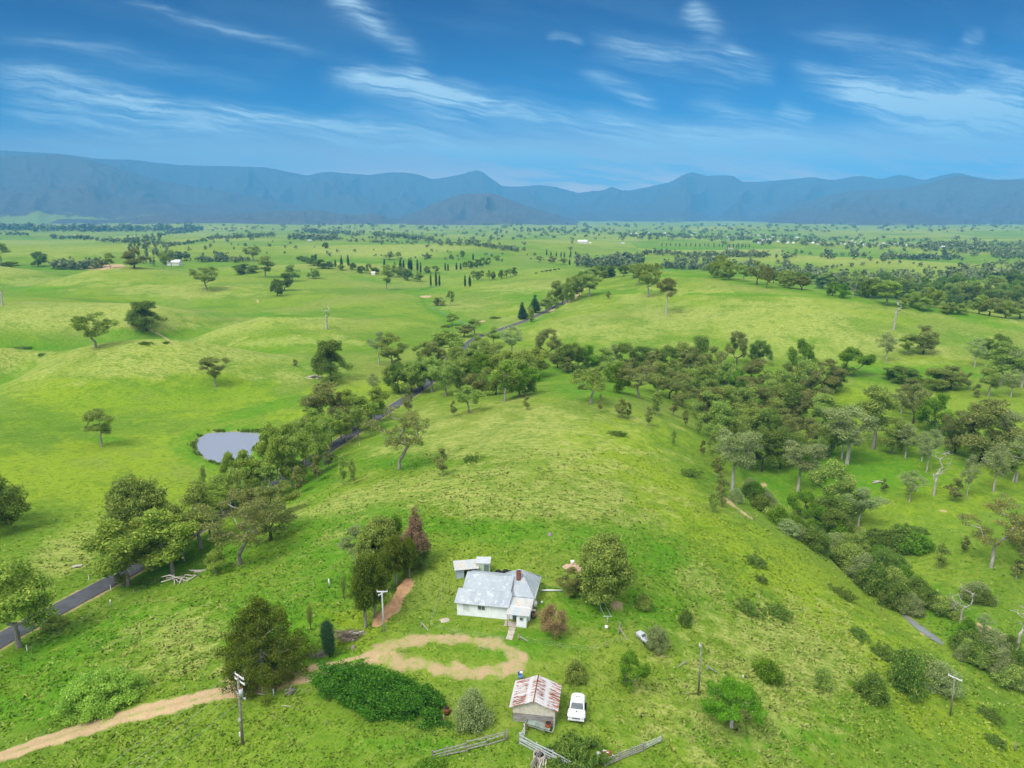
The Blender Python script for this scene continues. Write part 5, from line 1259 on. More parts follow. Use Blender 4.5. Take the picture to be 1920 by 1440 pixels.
M = {'white': solid('weathered_white_paint', (0.74, 0.74, 0.74), (0.60, 0.61, 0.60), 0.6), 'post': solid('grey_weathered_wood', (0.30, 0.27, 0.23), (0.17, 0.15, 0.125), 0.9, .1, 3),
 'rail': solid('silvered_rail_wood', (0.42, 0.40, 0.37), (0.25, 0.23, 0.20), 0.9, .1, 4), 'conc': solid('old_concrete', (0.46, 0.42, 0.35), (0.33, 0.29, 0.24), 0.9, .1), 'brick': solid('red_brick', (0.25, 0.105, 0.07), (0.17, 0.07, 0.05), 0.9, .1, 8),
 'glass': solid('dark_window_glass', (0.07, 0.09, 0.10), (0.12, 0.14, 0.15), 0.12, .8), 'dark': solid('dark_rubber', (0.02, 0.02, 0.022), None, 0.8), 'galv': solid('galvanised_iron', (0.50, 0.53, 0.56), (0.38, 0.40, 0.43), 0.45, .5, 2),
 'rust': solid('rusty_steel', (0.27, 0.085, 0.03), (0.15, 0.05, 0.025), 0.9, .1, 4), 'green': solid('pale_green_sheet', (0.46, 0.56, 0.40), (0.38, 0.48, 0.34), 0.6), 'door': solid('grey_door', (0.16, 0.20, 0.22), None, 0.5),
 'carw': solid('white_car_paint', (0.70, 0.71, 0.73), (0.64, 0.65, 0.67), 0.28, .6, .6), 'bleach': solid('bleached_dead_wood', (0.52, 0.48, 0.42), (0.33, 0.30, 0.26), 0.95, .05, 3), 'wood': solid('brown_old_wood', (0.20, 0.16, 0.12), (0.12, 0.095, 0.07), 0.95, .05, 3),
 'blue': solid('blue_plastic', (0.10, 0.22, 0.50), None, 0.5), 'cream': solid('cream_board', (0.62, 0.57, 0.47), (0.48, 0.43, 0.36), 0.8, .2, 3), 'curtain': solid('pale_curtain', (0.55, 0.57, 0.55), (0.44, 0.46, 0.46), .8), 'sand': solid('sandy_spoil', (0.52, 0.38, 0.27), (0.42, 0.30, 0.20), .95, .05, 2),
 'clay': solid('orange_clay', (0.50, 0.30, 0.16), (0.39, 0.22, 0.11), .95, .05, 1.2), 'olivemetal': solid('faded_green_metal', (0.25, 0.31, 0.27), (0.17, 0.20, 0.17), .7), 'hide': solid('black_hide', (0.025, 0.02, 0.018), None, .8), 'wire': solid('bright_wire', (0.55, 0.57, 0.55), None, .5, .4)}
def corrugated(name, base, alt, patch, rust, axis, rustamt):
    """old roofing iron: ribs, sheet laps, pale patched lines and rust"""
    m, t = mat(name, 0.5, 0.4)
    co = t.new('ShaderNodeTexCoord').outputs['Object']
    sp = t.new('ShaderNodeSeparateXYZ'); t.l.new(co, sp.inputs[0])
    along = sp.outputs[axis]; down = sp.outputs[1 - axis]
    sheet = t.m('FLOOR', t.m('DIVIDE', along, 0.78)); lap = t.m('FLOOR', t.m('DIVIDE', down, 1.9))
    wn = t.new('ShaderNodeTexWhiteNoise', noise_dimensions='2D'); cb = t.new('ShaderNodeCombineXYZ'); t.l.new(sheet, cb.inputs[0]); t.l.new(lap, cb.inputs[1]); t.l.new(cb.outputs[0], wn.inputs[0])
    n1 = t.noise(co, 1.3, 5, 0.7, 0.8); rsc = (6.5, 0.9, 1) if axis == 0 else (0.9, 6.5, 1)
    n2 = t.noise(t.mapping(co, rsc), 1.0, 4, 0.65, 0.2)
    c = t.mix(wn.outputs[0], base, alt); c = t.mix(t.m('MULTIPLY', t.ramp(n1, 0.52, 0.62), 0.5), c, patch)
    lapf = t.m('FRACT', t.m('DIVIDE', down, 1.9)); rb = t.m('MULTIPLY', t.ramp(lapf, 0.06, 0.2), t.ramp(lapf, 0.95, 0.8))
    rm = t.m('MULTIPLY', t.ramp(t.m('ADD', n2, t.m('MULTIPLY', t.m('SUBTRACT', wn.outputs[0], 0.5), 0.12)), 0.60 - rustamt, 0.64 - rustamt), rb)
    c = t.mix(rm, c, t.mix(t.ramp(n1, 0.4, 0.6), rust, tuple(x * 1.6 for x in rust)))
    t.l.new(c, t.bs.inputs['Base Color'])
    w = t.m('SINE', t.m('MULTIPLY', along, 6.283 / 0.16)); b = t.new('ShaderNodeBump'); b.inputs['Strength'].default_value = .5; b.inputs['Distance'].default_value = .03
    t.l.new(w, b.inputs['Height']); t.l.new(b.outputs[0], t.bs.inputs['Normal']); return m
M['roof'] = corrugated('blue_grey_roof_iron', (0.31, 0.355, 0.395), (0.38, 0.42, 0.455), (0.58, 0.62, 0.66), (0.40, 0.25, 0.17), 0, -0.13)
M['porch'] = corrugated('stained_porch_iron', (0.40, 0.46, 0.50), (0.50, 0.48, 0.44), (0.60, 0.58, 0.52), (0.42, 0.25, 0.15), 0, -0.03)
M['rusty'] = corrugated('rust_striped_iron', (0.58, 0.56, 0.56), (0.50, 0.48, 0.48), (0.62, 0.60, 0.58), (0.20, 0.068, 0.038), 1, 0.095)
def gz0(p): return float(Z(p[0], p[1]))
def at(u, v): return cast(u, v)
def window_(root, c, w, h, d=(0, -1), m_frame='white', pane='glass', bars=1, rz=0):
    """framed window proud of the wall; a sub-part pane sits in the frame"""
    x, y, z = c; f = MB(); th = 0.05
    ax = Vector((math.cos(rz), math.sin(rz), 0)); C_ = Vector(c)
    for sx in (-1, 1): f.box(C_ + ax * (sx * w / 2), (0.07, th, h + .07), rz)
    for sz in (-1, 1): f.box(C_ + Vector((0, 0, sz * h / 2)), (w - .07, th, 0.07), rz)
    for k in range(bars): f.box(C_ + ax * (w * ((k + 1) / (bars + 1) - .5)), (0.045, th, h - .07), rz)
    fo = f.build('window', M[m_frame], root)
    nrm = Vector((math.sin(rz), -math.cos(rz), 0))
    MB().box(C_ - nrm * 0.012, (w - .07, 0.02, h - .07), rz).build('pane', M[pane], fo)
    return fo

# ---------------------------------------------------------------- farmhouse
hA = at(857.2, 1153); hz0 = hA.z
H = empty('farmhouse', (hA.x, hA.y, hz0), R(-10.5), 'white weatherboard farmhouse with patched blue-grey iron roof and brick chimney', 'house')
E, RZ, YR = 2.1, 3.9, 4.55
w = MB(); B0 = -0.7
for a, b, top in (((0, 0), (7.0, 0), E), ((0, 2.0), (0, 0), E), ((.5, 2.0), (0, 2.0), E), ((.5, 7.6), (.5, 2.0), E), ((9.8, 8.0), (.5, 8.0), E), ((9.8, 0.2), (9.8, 8.0), E), ((7, 0), (7.0, .2), E), ((7, .2), (9.8, .2), E), ((.5, 8.0), (.5, 7.6), E)):
    w.face([(a[0], a[1], B0), (b[0], b[1], B0), (b[0], b[1], top), (a[0], a[1], top)])
w.face([(0, -.02, E - .02), (0, 2, E - .02), (0, 2.0, 2.85)])
w.face([(.5, 1.5, E), (.5, 7.6, E), (.5, YR, RZ - .1)])
w.face([(7.03, -.2, E), (7.03, 2.6, E), (7.03, 2.6, 3.12)])
sid, t = mat('white_weatherboards', 0.6, 0.3)
sx = t.new('ShaderNodeSeparateXYZ'); t.l.new(t.new('ShaderNodeTexCoord').outputs['Object'], sx.inputs[0])
fz = t.m('FRACT', t.m('DIVIDE', sx.outputs[2], 0.19)); fx = t.m('FRACT', t.m('DIVIDE', t.m('ADD', sx.outputs[0], sx.outputs[1]), 2.35))
c = t.mix(t.ramp(t.noise(opos(t), 1.2, 5, .7), .35, .7), (0.84, 0.87, 0.92), (0.74, 0.77, 0.82)); c = t.mix(t.ramp(fx, .992, .996), c, (.4, .4, .4)); c = t.mix(t.m('MULTIPLY', t.ramp(sx.outputs[2], 0.25, -0.1), .45), c, (.42, .38, .30))
t.l.new(c, t.bs.inputs['Base Color']); b = t.new('ShaderNodeBump'); b.inputs['Strength'].default_value = .4; b.inputs['Distance'].default_value = .02; t.l.new(fz, b.inputs['Height']); t.l.new(b.outputs[0], t.bs.inputs['Normal'])
w.build('wall', sid, H)
r = MB(); th = .07
r.sheet((-.28, -.35, E - .02), (7.1, -.35, E - .02), (7.1, 2.0, 2.9), (-.28, 2.0, 2.9), th)
r.sheet((.3, 2.0, 2.92), (6.9, 2.0, 2.92), (6.9, YR, RZ), (.3, YR, RZ), th)
r.sheet((.3, YR, RZ), (6.9, YR, RZ), (6.9, 8.1, 2.3), (.3, 8.1, 2.3), th)
ap = (7.5, 5.6, 4.45)
cr = [(4.9, 2.4, E + .05), (10.1, 2.4, E + .05), (10.1, 8.4, E + .05), (4.9, 8.4, E + .05)]
for k in range(4): r.face([cr[k], cr[(k + 1) % 4], ap])
r.face(cr[::-1])
ro = r.build('roof', M['roof'], H)
g = MB(); g.tube([(-.28, -.37, E - .06), (7.1, -.37, E - .06)], .06, 6).tube([(10.12, 2.4, E), (10.12, 8.4, E)], .06, 6); g.build('gutter', M['galv'], ro)
g = MB(); g.tube([(.3, YR, RZ + .02), (5.6, YR, RZ + .02)], .07, 6)
for k in range(4): g.tube([Vector(cr[k]) + Vector((0, 0, .03)), Vector(ap)], .06, 6)
g.build('ridge_cap', M['galv'], ro)
ch = MB(); ch.box((7.55, 4.5, 4.1), (.56, .5, 1.3)).box((7.55, 4.5, 4.72), (.68, .62, .12)); cho = ch.build('chimney', M['brick'], ro)
MB().box((7.55, 4.5, 4.79), (.34, .3, .06)).build('chimney_cap', M['dark'], cho)
p = MB().sheet((6.95, -1.65, 1.90), (10.02, -1.65, 1.90), (10.02, 2.36, 2.12), (6.95, 2.36, 2.12), .05); p.build('porch_roof', M['porch'], H)
pr = MB()
for a, b in (((8.3, -1.35), (9.6, -1.35)), ((9.6, -1.35), (9.6, .2)), ((8.3, .2), (8.3, -1.35))): pr.face([(a[0], a[1], B0), (b[0], b[1], B0), (b[0], b[1], 1.88), (a[0], a[1], 1.88)])
pr.build('porch_room', sid, H)
MB().box((7.12, -1.5, .95), (.07, .07, 1.9)).box((7.6, -1.52, 1.83), (1.3, .06, .08)).build('porch_post', M['wood'], H)
MB().box((7.45, -.72, .03 - .1), (1.65, 1.4, .26)).build('porch_floor', M['conc'], H)
window_(H, (1.25, -.03, 1.28), .8, 1.0, pane='curtain'); window_(H, (3.35, -.03, 1.42), 1.0, .62, pane='glass'); window_(H, (8.95, -1.38, 1.25), .48, .5, bars=0)
window_(H, (9.83, 4.4, 1.35), .8, .8, rz=math.pi / 2)
dr_ = MB().box((7.85, .165, .95), (.7, .05, 1.75)).build('door', M['door'], H)
MB().box((7.6, .13, .95), (.05, .06, .1)).build('handle', M['galv'], dr_)
MB().tube([(2.75, -.1, 2.75), (2.75, -.1, 2.5), (2.95, -.42, 2.2)], .05, 6).build('vent_pipe', M['white'], ro)
# path of concrete to the porch
def drape(name, pts, half, m, lift=.06, kind='structure'):
    V_ = []; F_ = []
    for k, p_ in enumerate(pts):
        q = pts[min(k + 1, len(pts) - 1)]; o = pts[max(k - 1, 0)]; d_ = Vector((q[0] - o[0], q[1] - o[1])).normalized()
        hw = half[k] if isinstance(half, list) else half
        for s_ in (-1, 0, 1): x, y = p_[0] - d_.y * hw * s_, p_[1] + d_.x * hw * s_; V_.append((x, y, gz0((x, y)) + lift))
    for k in range(len(pts) - 1):
        for j in range(2): a = k * 3 + j; F_.append((a, a + 3, a + 4, a + 1))
    me = bpy.data.meshes.new(name); me.from_pydata(V_, [], F_); me.materials.append(m)
    bm = bmesh.new(); bm.from_mesh(me); bmesh.ops.recalc_face_normals(bm, faces=bm.faces[:])
    if sum(f.normal.z for f in bm.faces) < 0: bmesh.ops.reverse_faces(bm, faces=bm.faces[:])
    bm.to_mesh(me); bm.free()
    o_ = link(name, me)
    if kind: o_['kind'] = kind
    return o_
drape('garden_path', [at(u, v) for u, v in ((961, 1177), (959, 1184), (957, 1192), (954, 1200))], .42, M['conc'])
# things around the house
def onw(u, v): p_ = at(u, v); return (p_.x, p_.y, p_.z)
def drum(u, v, m, label, r_=.3, h_=.85, lean=0):
    o = empty('drum', onw(u, v), 0, label, 'drum'); o.rotation_euler.x = lean
    MB().tube([(0, 0, 0), (0, 0, h_)], r_, 14).build('shell', M[m], o)
    MB().tube([(0, 0, h_ * .33), (0, 0, h_ * .36)], r_ + .02, 14).tube([(0, 0, h_ * .66), (0, 0, h_ * .69)], r_ + .02, 14).build('hoop', M[m], o)
    MB().tube([(0, 0, h_ + .002), (0, 0, h_ + .01)], r_ * .85, 14).build('opening', M['dark'], o)
    return o
drum(1028, 1370, 'rust', 'rusty drum at the right corner of the rust-striped shed', .34, .95)
drum(838, 1338, 'rust', 'rusty drum half hidden between the hedge and grey shrub', .32, .7)
drum(1000.5, 1158, 'wood', 'dark drum against the right side wall of the farmhouse', .34, .8)
t_ = empty('gas_heater', onw(1003, 1142), R(-10), 'white cylinder tank by the right wall of the farmhouse', 'tank')
MB().tube([(0, 0, .45), (0, 0, 1.1), (0, 0, 1.25)], [.3, .3, .1], 14).build('cylinder', M['white'], t_); MB().box((0, 0, .22), (.35, .35, .45)).build('stand', M['wood'], t_)
t_ = empty('junk_crate', onw(999, 1150), R(-10), 'cream crate stacked beside the farmhouse side wall', 'crate'); 
cb_ = MB(); [cb_.box((0, 0, z), (.7, .6, .12)) for z in (.06, .24, .42)]; [cb_.box((x, y, .25), (.06, .06, .5)) for x in (-.3, .3) for y in (-.25, .25)]; cb_.build('slats', M['cream'], t_)
# iron lean-to and green shed behind the house
L = empty('tin_shed', onw(856, 1085), R(10), 'small open-fronted tin lean-to behind the left end of the farmhouse', 'shed')
L.scale.z = .84
m_ = MB()
for a, b, h_ in (((0, 0), (1.1, 0), 1.75), ((0, 0), (0, 1.9), 1.8), ((0, 1.9), (3.1, 1.9), 1.9), ((3.1, 0), (3.1, 1.9), 1.8)): m_.box(((a[0] + b[0]) / 2, (a[1] + b[1]) / 2, h_ / 2 - .15), (abs(a[0] - b[0]) + .05, abs(a[1] - b[1]) + .05, h_ + .3))
m_.build('wall', solid('blue_grey_sheet', (0.42, 0.50, 0.60), (0.36, 0.43, 0.52), .5, .4), L)
MB().sheet((-.3, -.4, 1.85), (3.3, -.4, 1.85), (3.3, 2.1, 2.15), (-.3, 2.1, 2.15), .05).build('roof', M['porch'], L)
for x in (1.75, 3.0): MB().box((x, -.05, .8), (.09, .09, 1.9)).build('post', M['cream'], L)
G_ = empty('garden_shed', onw(893, 1077), R(-3), 'pale green garden shed with a dark door behind the farmhouse', 'shed')
MB().box((1.0, .8, .8), (2.0, 1.6, 2.0)).build('wall', M['green'], G_); MB().sheet((-.08, -.08, 1.84), (2.08, -.08, 1.84), (2.08, 1.7, 2.02), (-.08, 1.7, 2.02), .05).build('roof', M['galv'], G_)
MB().box((1.5, -.02, .8), (.7, .06, 1.6)).build('door', M['door'], G_)
for k, (u, v) in enumerate([(929, 1077), (934, 1074), (941, 1075), (948, 1073), (955, 1074)]):
    o = empty('old_tyre', onw(u, v), 0, 'black tyre in the junk row behind the farmhouse, ' + ordinal(k + 1) + ' from the left', 'tyre', 'tyres behind the farmhouse'); ring = MB()
    ang = [i / 14 * 6.2832 for i in range(15)]
    ring.tube([(math.cos(a) * .3, math.sin(a) * .3, .14 + .1 * (k % 2)) for a in ang], .13, 8, False); ring.build('tread', M['dark'], o)

# ---------------------------------------------------------------- rust-striped shed
sA = Vector((-.30, 64.75, 0)); sA.z = gz0(sA)
SH = empty('rusty_shed', sA, R(-8.8), 'old timber shed with a white roof striped with rust', 'shed')
W_, L_, e_, r_ = 5.2, 4.45, 1.95, 2.95
wl = MB(); i0, i1, j0, j1 = .35, W_ - .3, .35, L_ - .2
for a, b in (((i0, j0), (i1, j0)), ((i1, j0), (i1, j1)), ((i1, j1), (i0, j1)), ((i0, j1), (i0, j0))): wl.face([(*a, -.6), (*b, -.6), (*b, 1.12), (*a, 1.12)])
slab, t = mat('grey_slab_boards', .95, .1); co = t.new('ShaderNodeTexCoord').outputs['Object']; n = t.noise(t.mapping(co, (.6, .6, 7)), 1.5, 5, .7, .4)
t.l.new(t.mix(t.ramp(n, .35, .65), (0.36, 0.34, 0.33), (0.16, 0.145, 0.13)), t.bs.inputs['Base Color']); wl.build('wall', slab, SH)
ul = MB()
for a, b in (((i0 - .02, j0 - .02), (i1, j0 - .02)), ((i1 + .02, j0), (i1 + .02, j1)), ((i0 - .02, j1), (i0 - .02, j0))): ul.face([(*a, 1.1), (*b, 1.1), (*b, e_), (*a, e_)])
ul.face([(i0 - .02, j0 - .02, e_), (i1, j0 - .02, e_), (W_ / 2, j0 - .02, r_ - .06)]); ul.face([(i0, j1, 1.1), (i1, j1, 1.1), (i1, j1, e_), (W_ / 2, j1, r_ - .06), (i0, j1, e_)]); ul.build('upper_cladding', M['cream'], SH)
MB().box((i1 - .12, j0 - .06, .85), (.12, .12, 2.1)).build('corner_post', M['cream'], SH)
rr_ = MB().sheet((0, 0, e_ - .02), (W_ / 2, 0, r_), (W_ / 2, L_, r_), (0, L_, e_ - .02), -.04).sheet((W_ / 2, 0, r_), (W_, 0, e_ - .02), (W_, L_, e_ - .02), (W_ / 2, L_, r_), -.04).build('roof', M['rusty'], SH)
MB().tube([(W_ / 2, -.02, r_ + .05), (W_ / 2, L_ + .02, r_ + .05)], .06, 6).build('ridge_cap', M['rust'], rr_)
ou = onw(984, 1366); o = empty('broken_trailer', ou, R(-20), 'faded green trailer frame leaning along the front of the rust-striped shed', 'trailer')
MB().beam((0, 0, .5), (3.0, .1, .3), .08).beam((0, .8, .6), (3.0, .9, .45), .08).beam((0, 0, .5), (0, .8, .6), .08).beam((3, .1, .3), (3, .9, .45), .08).beam((1.5, .05, .4), (1.5, .85, .5), .06).build('frame', M['olivemetal'], o)
MB().sheet((.2, .05, .62), (2.7, .1, .45), (2.7, .8, .55), (.2, .75, .68), .03).build('bed', M['olivemetal'], o)
aa = [i / 16 * 6.2832 for i in range(17)]
MB().tube([(.1, .0 + 0 * a, .35) if 0 else (.15 + math.cos(a) * .3, -.06, .32 + math.sin(a) * .3) for a in aa], .05, 6, False).build('wheel', M['rust'], o)
for k, (dx_, dy_, a_) in enumerate([(-.2, .9, 25), (1.2, 1.0, -8), (2.3, .5, 12)]): pass
o = empty('timber_stack', onw(1016, 1371), R(70), 'short broken post lying in front of the shed corner', 'timber'); MB().beam((0, 0, .1), (.3, 0, .6), .12).beam((.05, -.3, .08), (.1, .5, .12), .12).build('plank', M['cream'], o)
o = empty('plastic_chair', onw(976, 1274), R(20), 'blue chair with a white cloth standing behind the rust-striped shed', 'chair')
MB().box((0, 0, .42), (.48, .46, .05)).build('seat', M['blue'], o); MB().box((0, .22, .7), (.48, .05, .5)).build('backrest', M['blue'], o)
for x in (-.2, .2):
    for y in (-.19, .19): MB().box((x, y, .2), (.04, .04, .4)).build('leg', M['blue'], o)
o2 = MB().sheet((-.15, -.1, .0), (.15, -.1, .0), (.15, .15, .05), (-.15, .15, .05), .03).build('white_cloth', M['white']); p_ = onw(979, 1276); o2.location = (p_[0] - .12, p_[1] + .1, p_[2] + .98); tag(o2, 'white cloth draped over the blue chair behind the shed', 'cloth')

# ---------------------------------------------------------------- white utility vehicle, nose towards the yards
vc = at(1083.5, 1342); U = empty('utility_vehicle', (vc.x - .05, vc.y + .35, gz0(vc)), R(-10), 'white utility vehicle with a domed rear canopy parked beside the rust-striped shed', 'vehicle')
U.scale = (.98, .80, .95)
def vring(y, hw, z0, z1, rnd=.25, n=5):
    """cross-section across the vehicle with rounded shoulders"""
    pts = [(-hw, y, z0)]
    for i in range(n + 1):
        a = i / n * math.pi / 2; pts.append((-hw + rnd - rnd * math.cos(a), y, z1 - rnd + rnd * math.sin(a)))
    for i in range(n + 1):
        a = i / n * math.pi / 2; pts.append((hw - rnd + rnd * math.sin(a), y, z1 - rnd + rnd * math.cos(a)))
    pts.append((hw, y, z0)); return pts
b = MB()   # y negative = front
b.loft([vring(-2.0, .82, .42, .80, .08), vring(-1.96, .88, .40, .92, .10), vring(-1.4, .92, .40, 1.02, .10), vring(-.85, .93, .40, 1.08, .10), vring(-.80, .93, .40, 1.09, .10)])
b.loft([vring(-.82, .84, .40, 1.06, .10), vring(-.22, .80, .40, 1.60, .18), vring(.0, .80, .40, 1.68, .24), vring(.5, .80, .40, 1.70, .26)])
b.face(vring(-2.0, .82, .42, .80, .08)); b.build('body', M['carw'], U)
cn = MB(); rings = []
for i in range(12):
    f = i / 11; y = .5 + 1.55 * f; hw = .80 * (1 - max(0, (f - .45) / .55) ** 2.6 * .72); rings.append(vring(y, hw, .55, 1.70 - .22 * max(0, (f - .55) / .45) ** 2, min(.28, hw * .5)))
cn.loft(rings); cn.face(rings[-1][::-1]); cn.build('canopy', M['carw'], U)
MB().box((0, .05, .45), (1.5, 3.7, .2)).build('chassis', M['dark'], U)
MB().sheet((-.70, -.80, 1.13), (.70, -.80, 1.13), (.62, -.27, 1.60), (-.62, -.27, 1.60), -.015).build('windscreen', M['glass'], U)
for s_ in (-1, 1):
    MB().sheet((s_ * .835, -.6, 1.12), (s_ * .835, .35, 1.12), (s_ * .815, .30, 1.48), (s_ * .815, -.25, 1.48), .012).build('side_window', M['glass'], U)
    hl = MB(); hl.tube([(s_ * .66, -2.03, .68), (s_ * .66, -1.98, .68)], .1, 12); hl.build('headlight', M['galv'], U)
    MB().box((s_ * 1.0, -.72, 1.1), (.16, .07, .14)).build('mirror', M['dark'], U)
    MB().box((s_ * .16, .85, 1.712), (.22, .10, .025)).build('roof_vent', M['dark'], U)
    for y in (-1.35, 1.25):
        wh = MB().tube([(s_ * .90 - .09 * s_, y, .34), (s_ * .90 + .08 * s_, y, .34)], .34, 18).build('wheel', M['dark'], U); MB().tube([(s_ * .985, y, .34), (s_ * .995, y, .34)], .2, 14).build('rim', M['galv'], wh)
    MB().box((s_ * .93, -1.38, .80), (.09, 1.0, .10)).build('mudguard', M['carw'], U)
MB().box((0, -2.06, .50), (1.78, .10, .16)).build('bumper', M['white'], U); MB().box((0, -2.03, .68), (.9, .03, .16)).build('grille', M['door'], U)
MB().tube([(0, -1.15, 1.055), (0, -1.15, 1.075)], .12, 16).build('bonnet_scoop', M['door'], U)

# ---------------------------------------------------------------- wrecked car under the bush, other yard things
o = empty('wrecked_car', onw(1207, 1202), R(35), 'silver car wreck nosed under the grey-green bush', 'car'); o.scale = (.72, .72, .72)
b = MB(); b.loft([vring(-1.2, .7, .35, .75, .1), vring(-.2, .75, .3, .85, .1), vring(.3, .65, .3, 1.3, .2), vring(1.4, .65, .3, 1.3, .2)]); b.face(vring(-1.2, .7, .35, .75, .1)); b.build('body', M['galv'], o)
MB().sheet((-.5, -.12, .92), (.5, -.12, .92), (.5, .26, 1.24), (-.5, .26, 1.24), -.02).build('windscreen', M['glass'], o)
for s_ in (-1, 1): MB().tube([(s_ * .6, -.8, .25), (s_ * .78, -.8, .25)], .25, 12).build('wheel', M['dark'], o)
def post_rail(u, v, ru, rv, label, hpost=.9):
    p_ = at(u, v); q_ = at(ru, rv); o = empty('fence_remnant', (p_.x, p_.y, p_.z), 0, label, 'fence')
    MB().tube([(0, 0, -.2), (.03, 0, hpost)], .10, 7).build('post', M['post'], o)
    d_ = q_ - p_; MB().beam((0, 0, hpost * .8), (d_.x, d_.y, d_.z + .06), .08, .1).build('rail', M['rail'], o)
post_rail(791, 1175, 803, 1183, 'white post and fallen rail on the lawn left of the farmhouse', .7)
post_rail(972, 1200, 990, 1203, 'gate post with fallen wire rail at the end of the garden path', .8)
post_rail(1161, 1188, 1176, 1201, 'leaning post with a pale fallen rail right of the lawn', 1.2)
post_rail(1285, 1246, 1271, 1252, 'short post with fallen rail left of the tall pole', .6)
post_rail(1326, 1258, 1348, 1263, 'short post with fallen rail right of the tall pole', .8)
post_rail(1162, 1178, 1161, 1170, 'upper leaning post at the right edge of the lawn', .9)
o = empty('clothesline', onw(1126, 1146), 0, 'wire clothesline with two T posts on the lawn below the big tree', 'clothesline'); q_ = at(1139, 1172); p_ = at(1126, 1146); dd_ = Vector((q_.x - p_.x, q_.y - p_.y, q_.z - p_.z))
for b_ in (Vector((0, 0, 0)), dd_):
    MB().tube([b_, b_ + Vector((0, 0, 1.35))], .035, 6).beam(b_ + Vector((-.6, 0, 1.3)), b_ + Vector((.6, 0, 1.3)), .06).build('t_post', M['galv'], o)
MB().tube([(-.4, 0, 1.35), dd_ + Vector((-.4, 0, 1.35))], .015, 4).tube([(.4, 0, 1.35), dd_ + Vector((.4, 0, 1.35))], .015, 4).build('line', M['wire'], o)
o = MB().tube([(-.2, 0, .2), (.2, 0, .2)], .22, 10).build('gas_bottle', M['white']); o.location = onw(1137, 1178); tag(o, 'small white drum on the lawn beside the lower clothesline post', 'drum')
o = MB().tube([(0, 0, 0), (0, 0, .28)], .14, 10).build('bucket', M['white']); o.location = onw(1016, 1131); tag(o, 'small white bucket on the grass right of the farmhouse', 'bucket')
a_ = at(1013, 1109); b_ = at(1055, 1109); dd_ = b_ - a_; o = MB().tube([(0, 0, .18), (dd_.x, dd_.y, dd_.z + .18)], .12, 8).build('white_pipe', M['white']); o.location = a_; tag(o, 'long white pipe lying on the grass right of the farmhouse', 'pipe')
def mound(name, u, v, rx, ry, h_, m, label, cat, seed=1, rot=0):
    rs_ = np.random.default_rng(seed); b = MB(); rings = []
    n = 20
    jit = 1 + .25 * rs_.normal(size=n)
    p_ = at(u, v)
    for f, hh_ in ((1.0, -.12), (.8, .35), (.55, .75), (.25, 1.0), (.03, 1.02)): rings.append([(math.cos(k / n * 6.2832) * rx * f * (jit[k] * .4 + .6), math.sin(k / n * 6.2832) * ry * f * (jit[k] * .4 + .6), h_ * hh_ * (1 + .25 * rs_.normal() if f < .9 else 1)) for k in range(n)])
    b.loft(rings); b.face(rings[-1]); o = b.build(name, m); o.location = p_; o.rotation_euler.z = rot; return tag(o, label, cat)
mound('dirt_mound', 1076, 1067, 1.6, 1.1, .8, M['sand'], 'pinkish mound of spoil behind the big tree right of the house', 'mound', 3)
o = MB().tube([(0, 0, 0), (0, 0, .45)], .3, 10).build('white_drum', M['white']); p_ = onw(1073, 1063); o.location = (p_[0], p_[1] - .1, p_[2] + .62); tag(o, 'white drum sitting on the pinkish spoil mound', 'drum')
mound('stone_ring', 835, 1163, .75, .6, .2, M['conc'], 'flat brownish stone heap on the lawn left of the farmhouse', 'stones', 5)
mound('grey_boulder', 1031, 1004, .45, .35, .5, M['post'], 'small grey boulder alone in the meadow above the house', 'boulder', 6)
mound('sawn_stump', 663, 1216, .35, .35, .45, M['post'], 'sawn grey stump beside the brush pile', 'stump', 7)
# clay bank beside the cypresses
cl_ = [at(u, v) for u, v in ((700, 1176), (716, 1164), (728, 1150), (741, 1138), (747, 1126), (755, 1112), (764, 1098), (768, 1084))]
cl_ = smooth_line([tuple(p_) for p_ in cl_], 5); rsb = random.Random(4)
b = MB(); rings = []
for k, p_ in enumerate(cl_):
    q = cl_[min(k + 1, len(cl_) - 1)]; o_ = cl_[max(k - 1, 0)]; d_ = Vector((q[0] - o_[0], q[1] - o_[1])).normalized(); nx, ny = -d_.y, d_.x
    en = min(1, k / 3, (len(cl_) - 1 - k) / 3); wd = (.75 + rsb.uniform(-.22, .25)) * (.3 + .7 * en) + .1; hh_ = (.7 + rsb.uniform(-.25, .2)) * en
    rings.append([(p_[0] + nx * wd * s_, p_[1] + ny * wd * s_, gz0((p_[0] + nx * wd * s_, p_[1] + ny * wd * s_)) + z_) for s_, z_ in ((1.1, -.15), (.9, hh_ * .95), (.5, hh_), (.05, hh_ * .55 + rsb.uniform(-.1, .1)), (-.5, hh_ * .2), (-1.15, -.15))])
b.loft(rings, close=False); o = b.build('clay_bank', M['clay']); tag(o, 'bare orange clay bank running uphill beside the golden cypresses', 'bank')
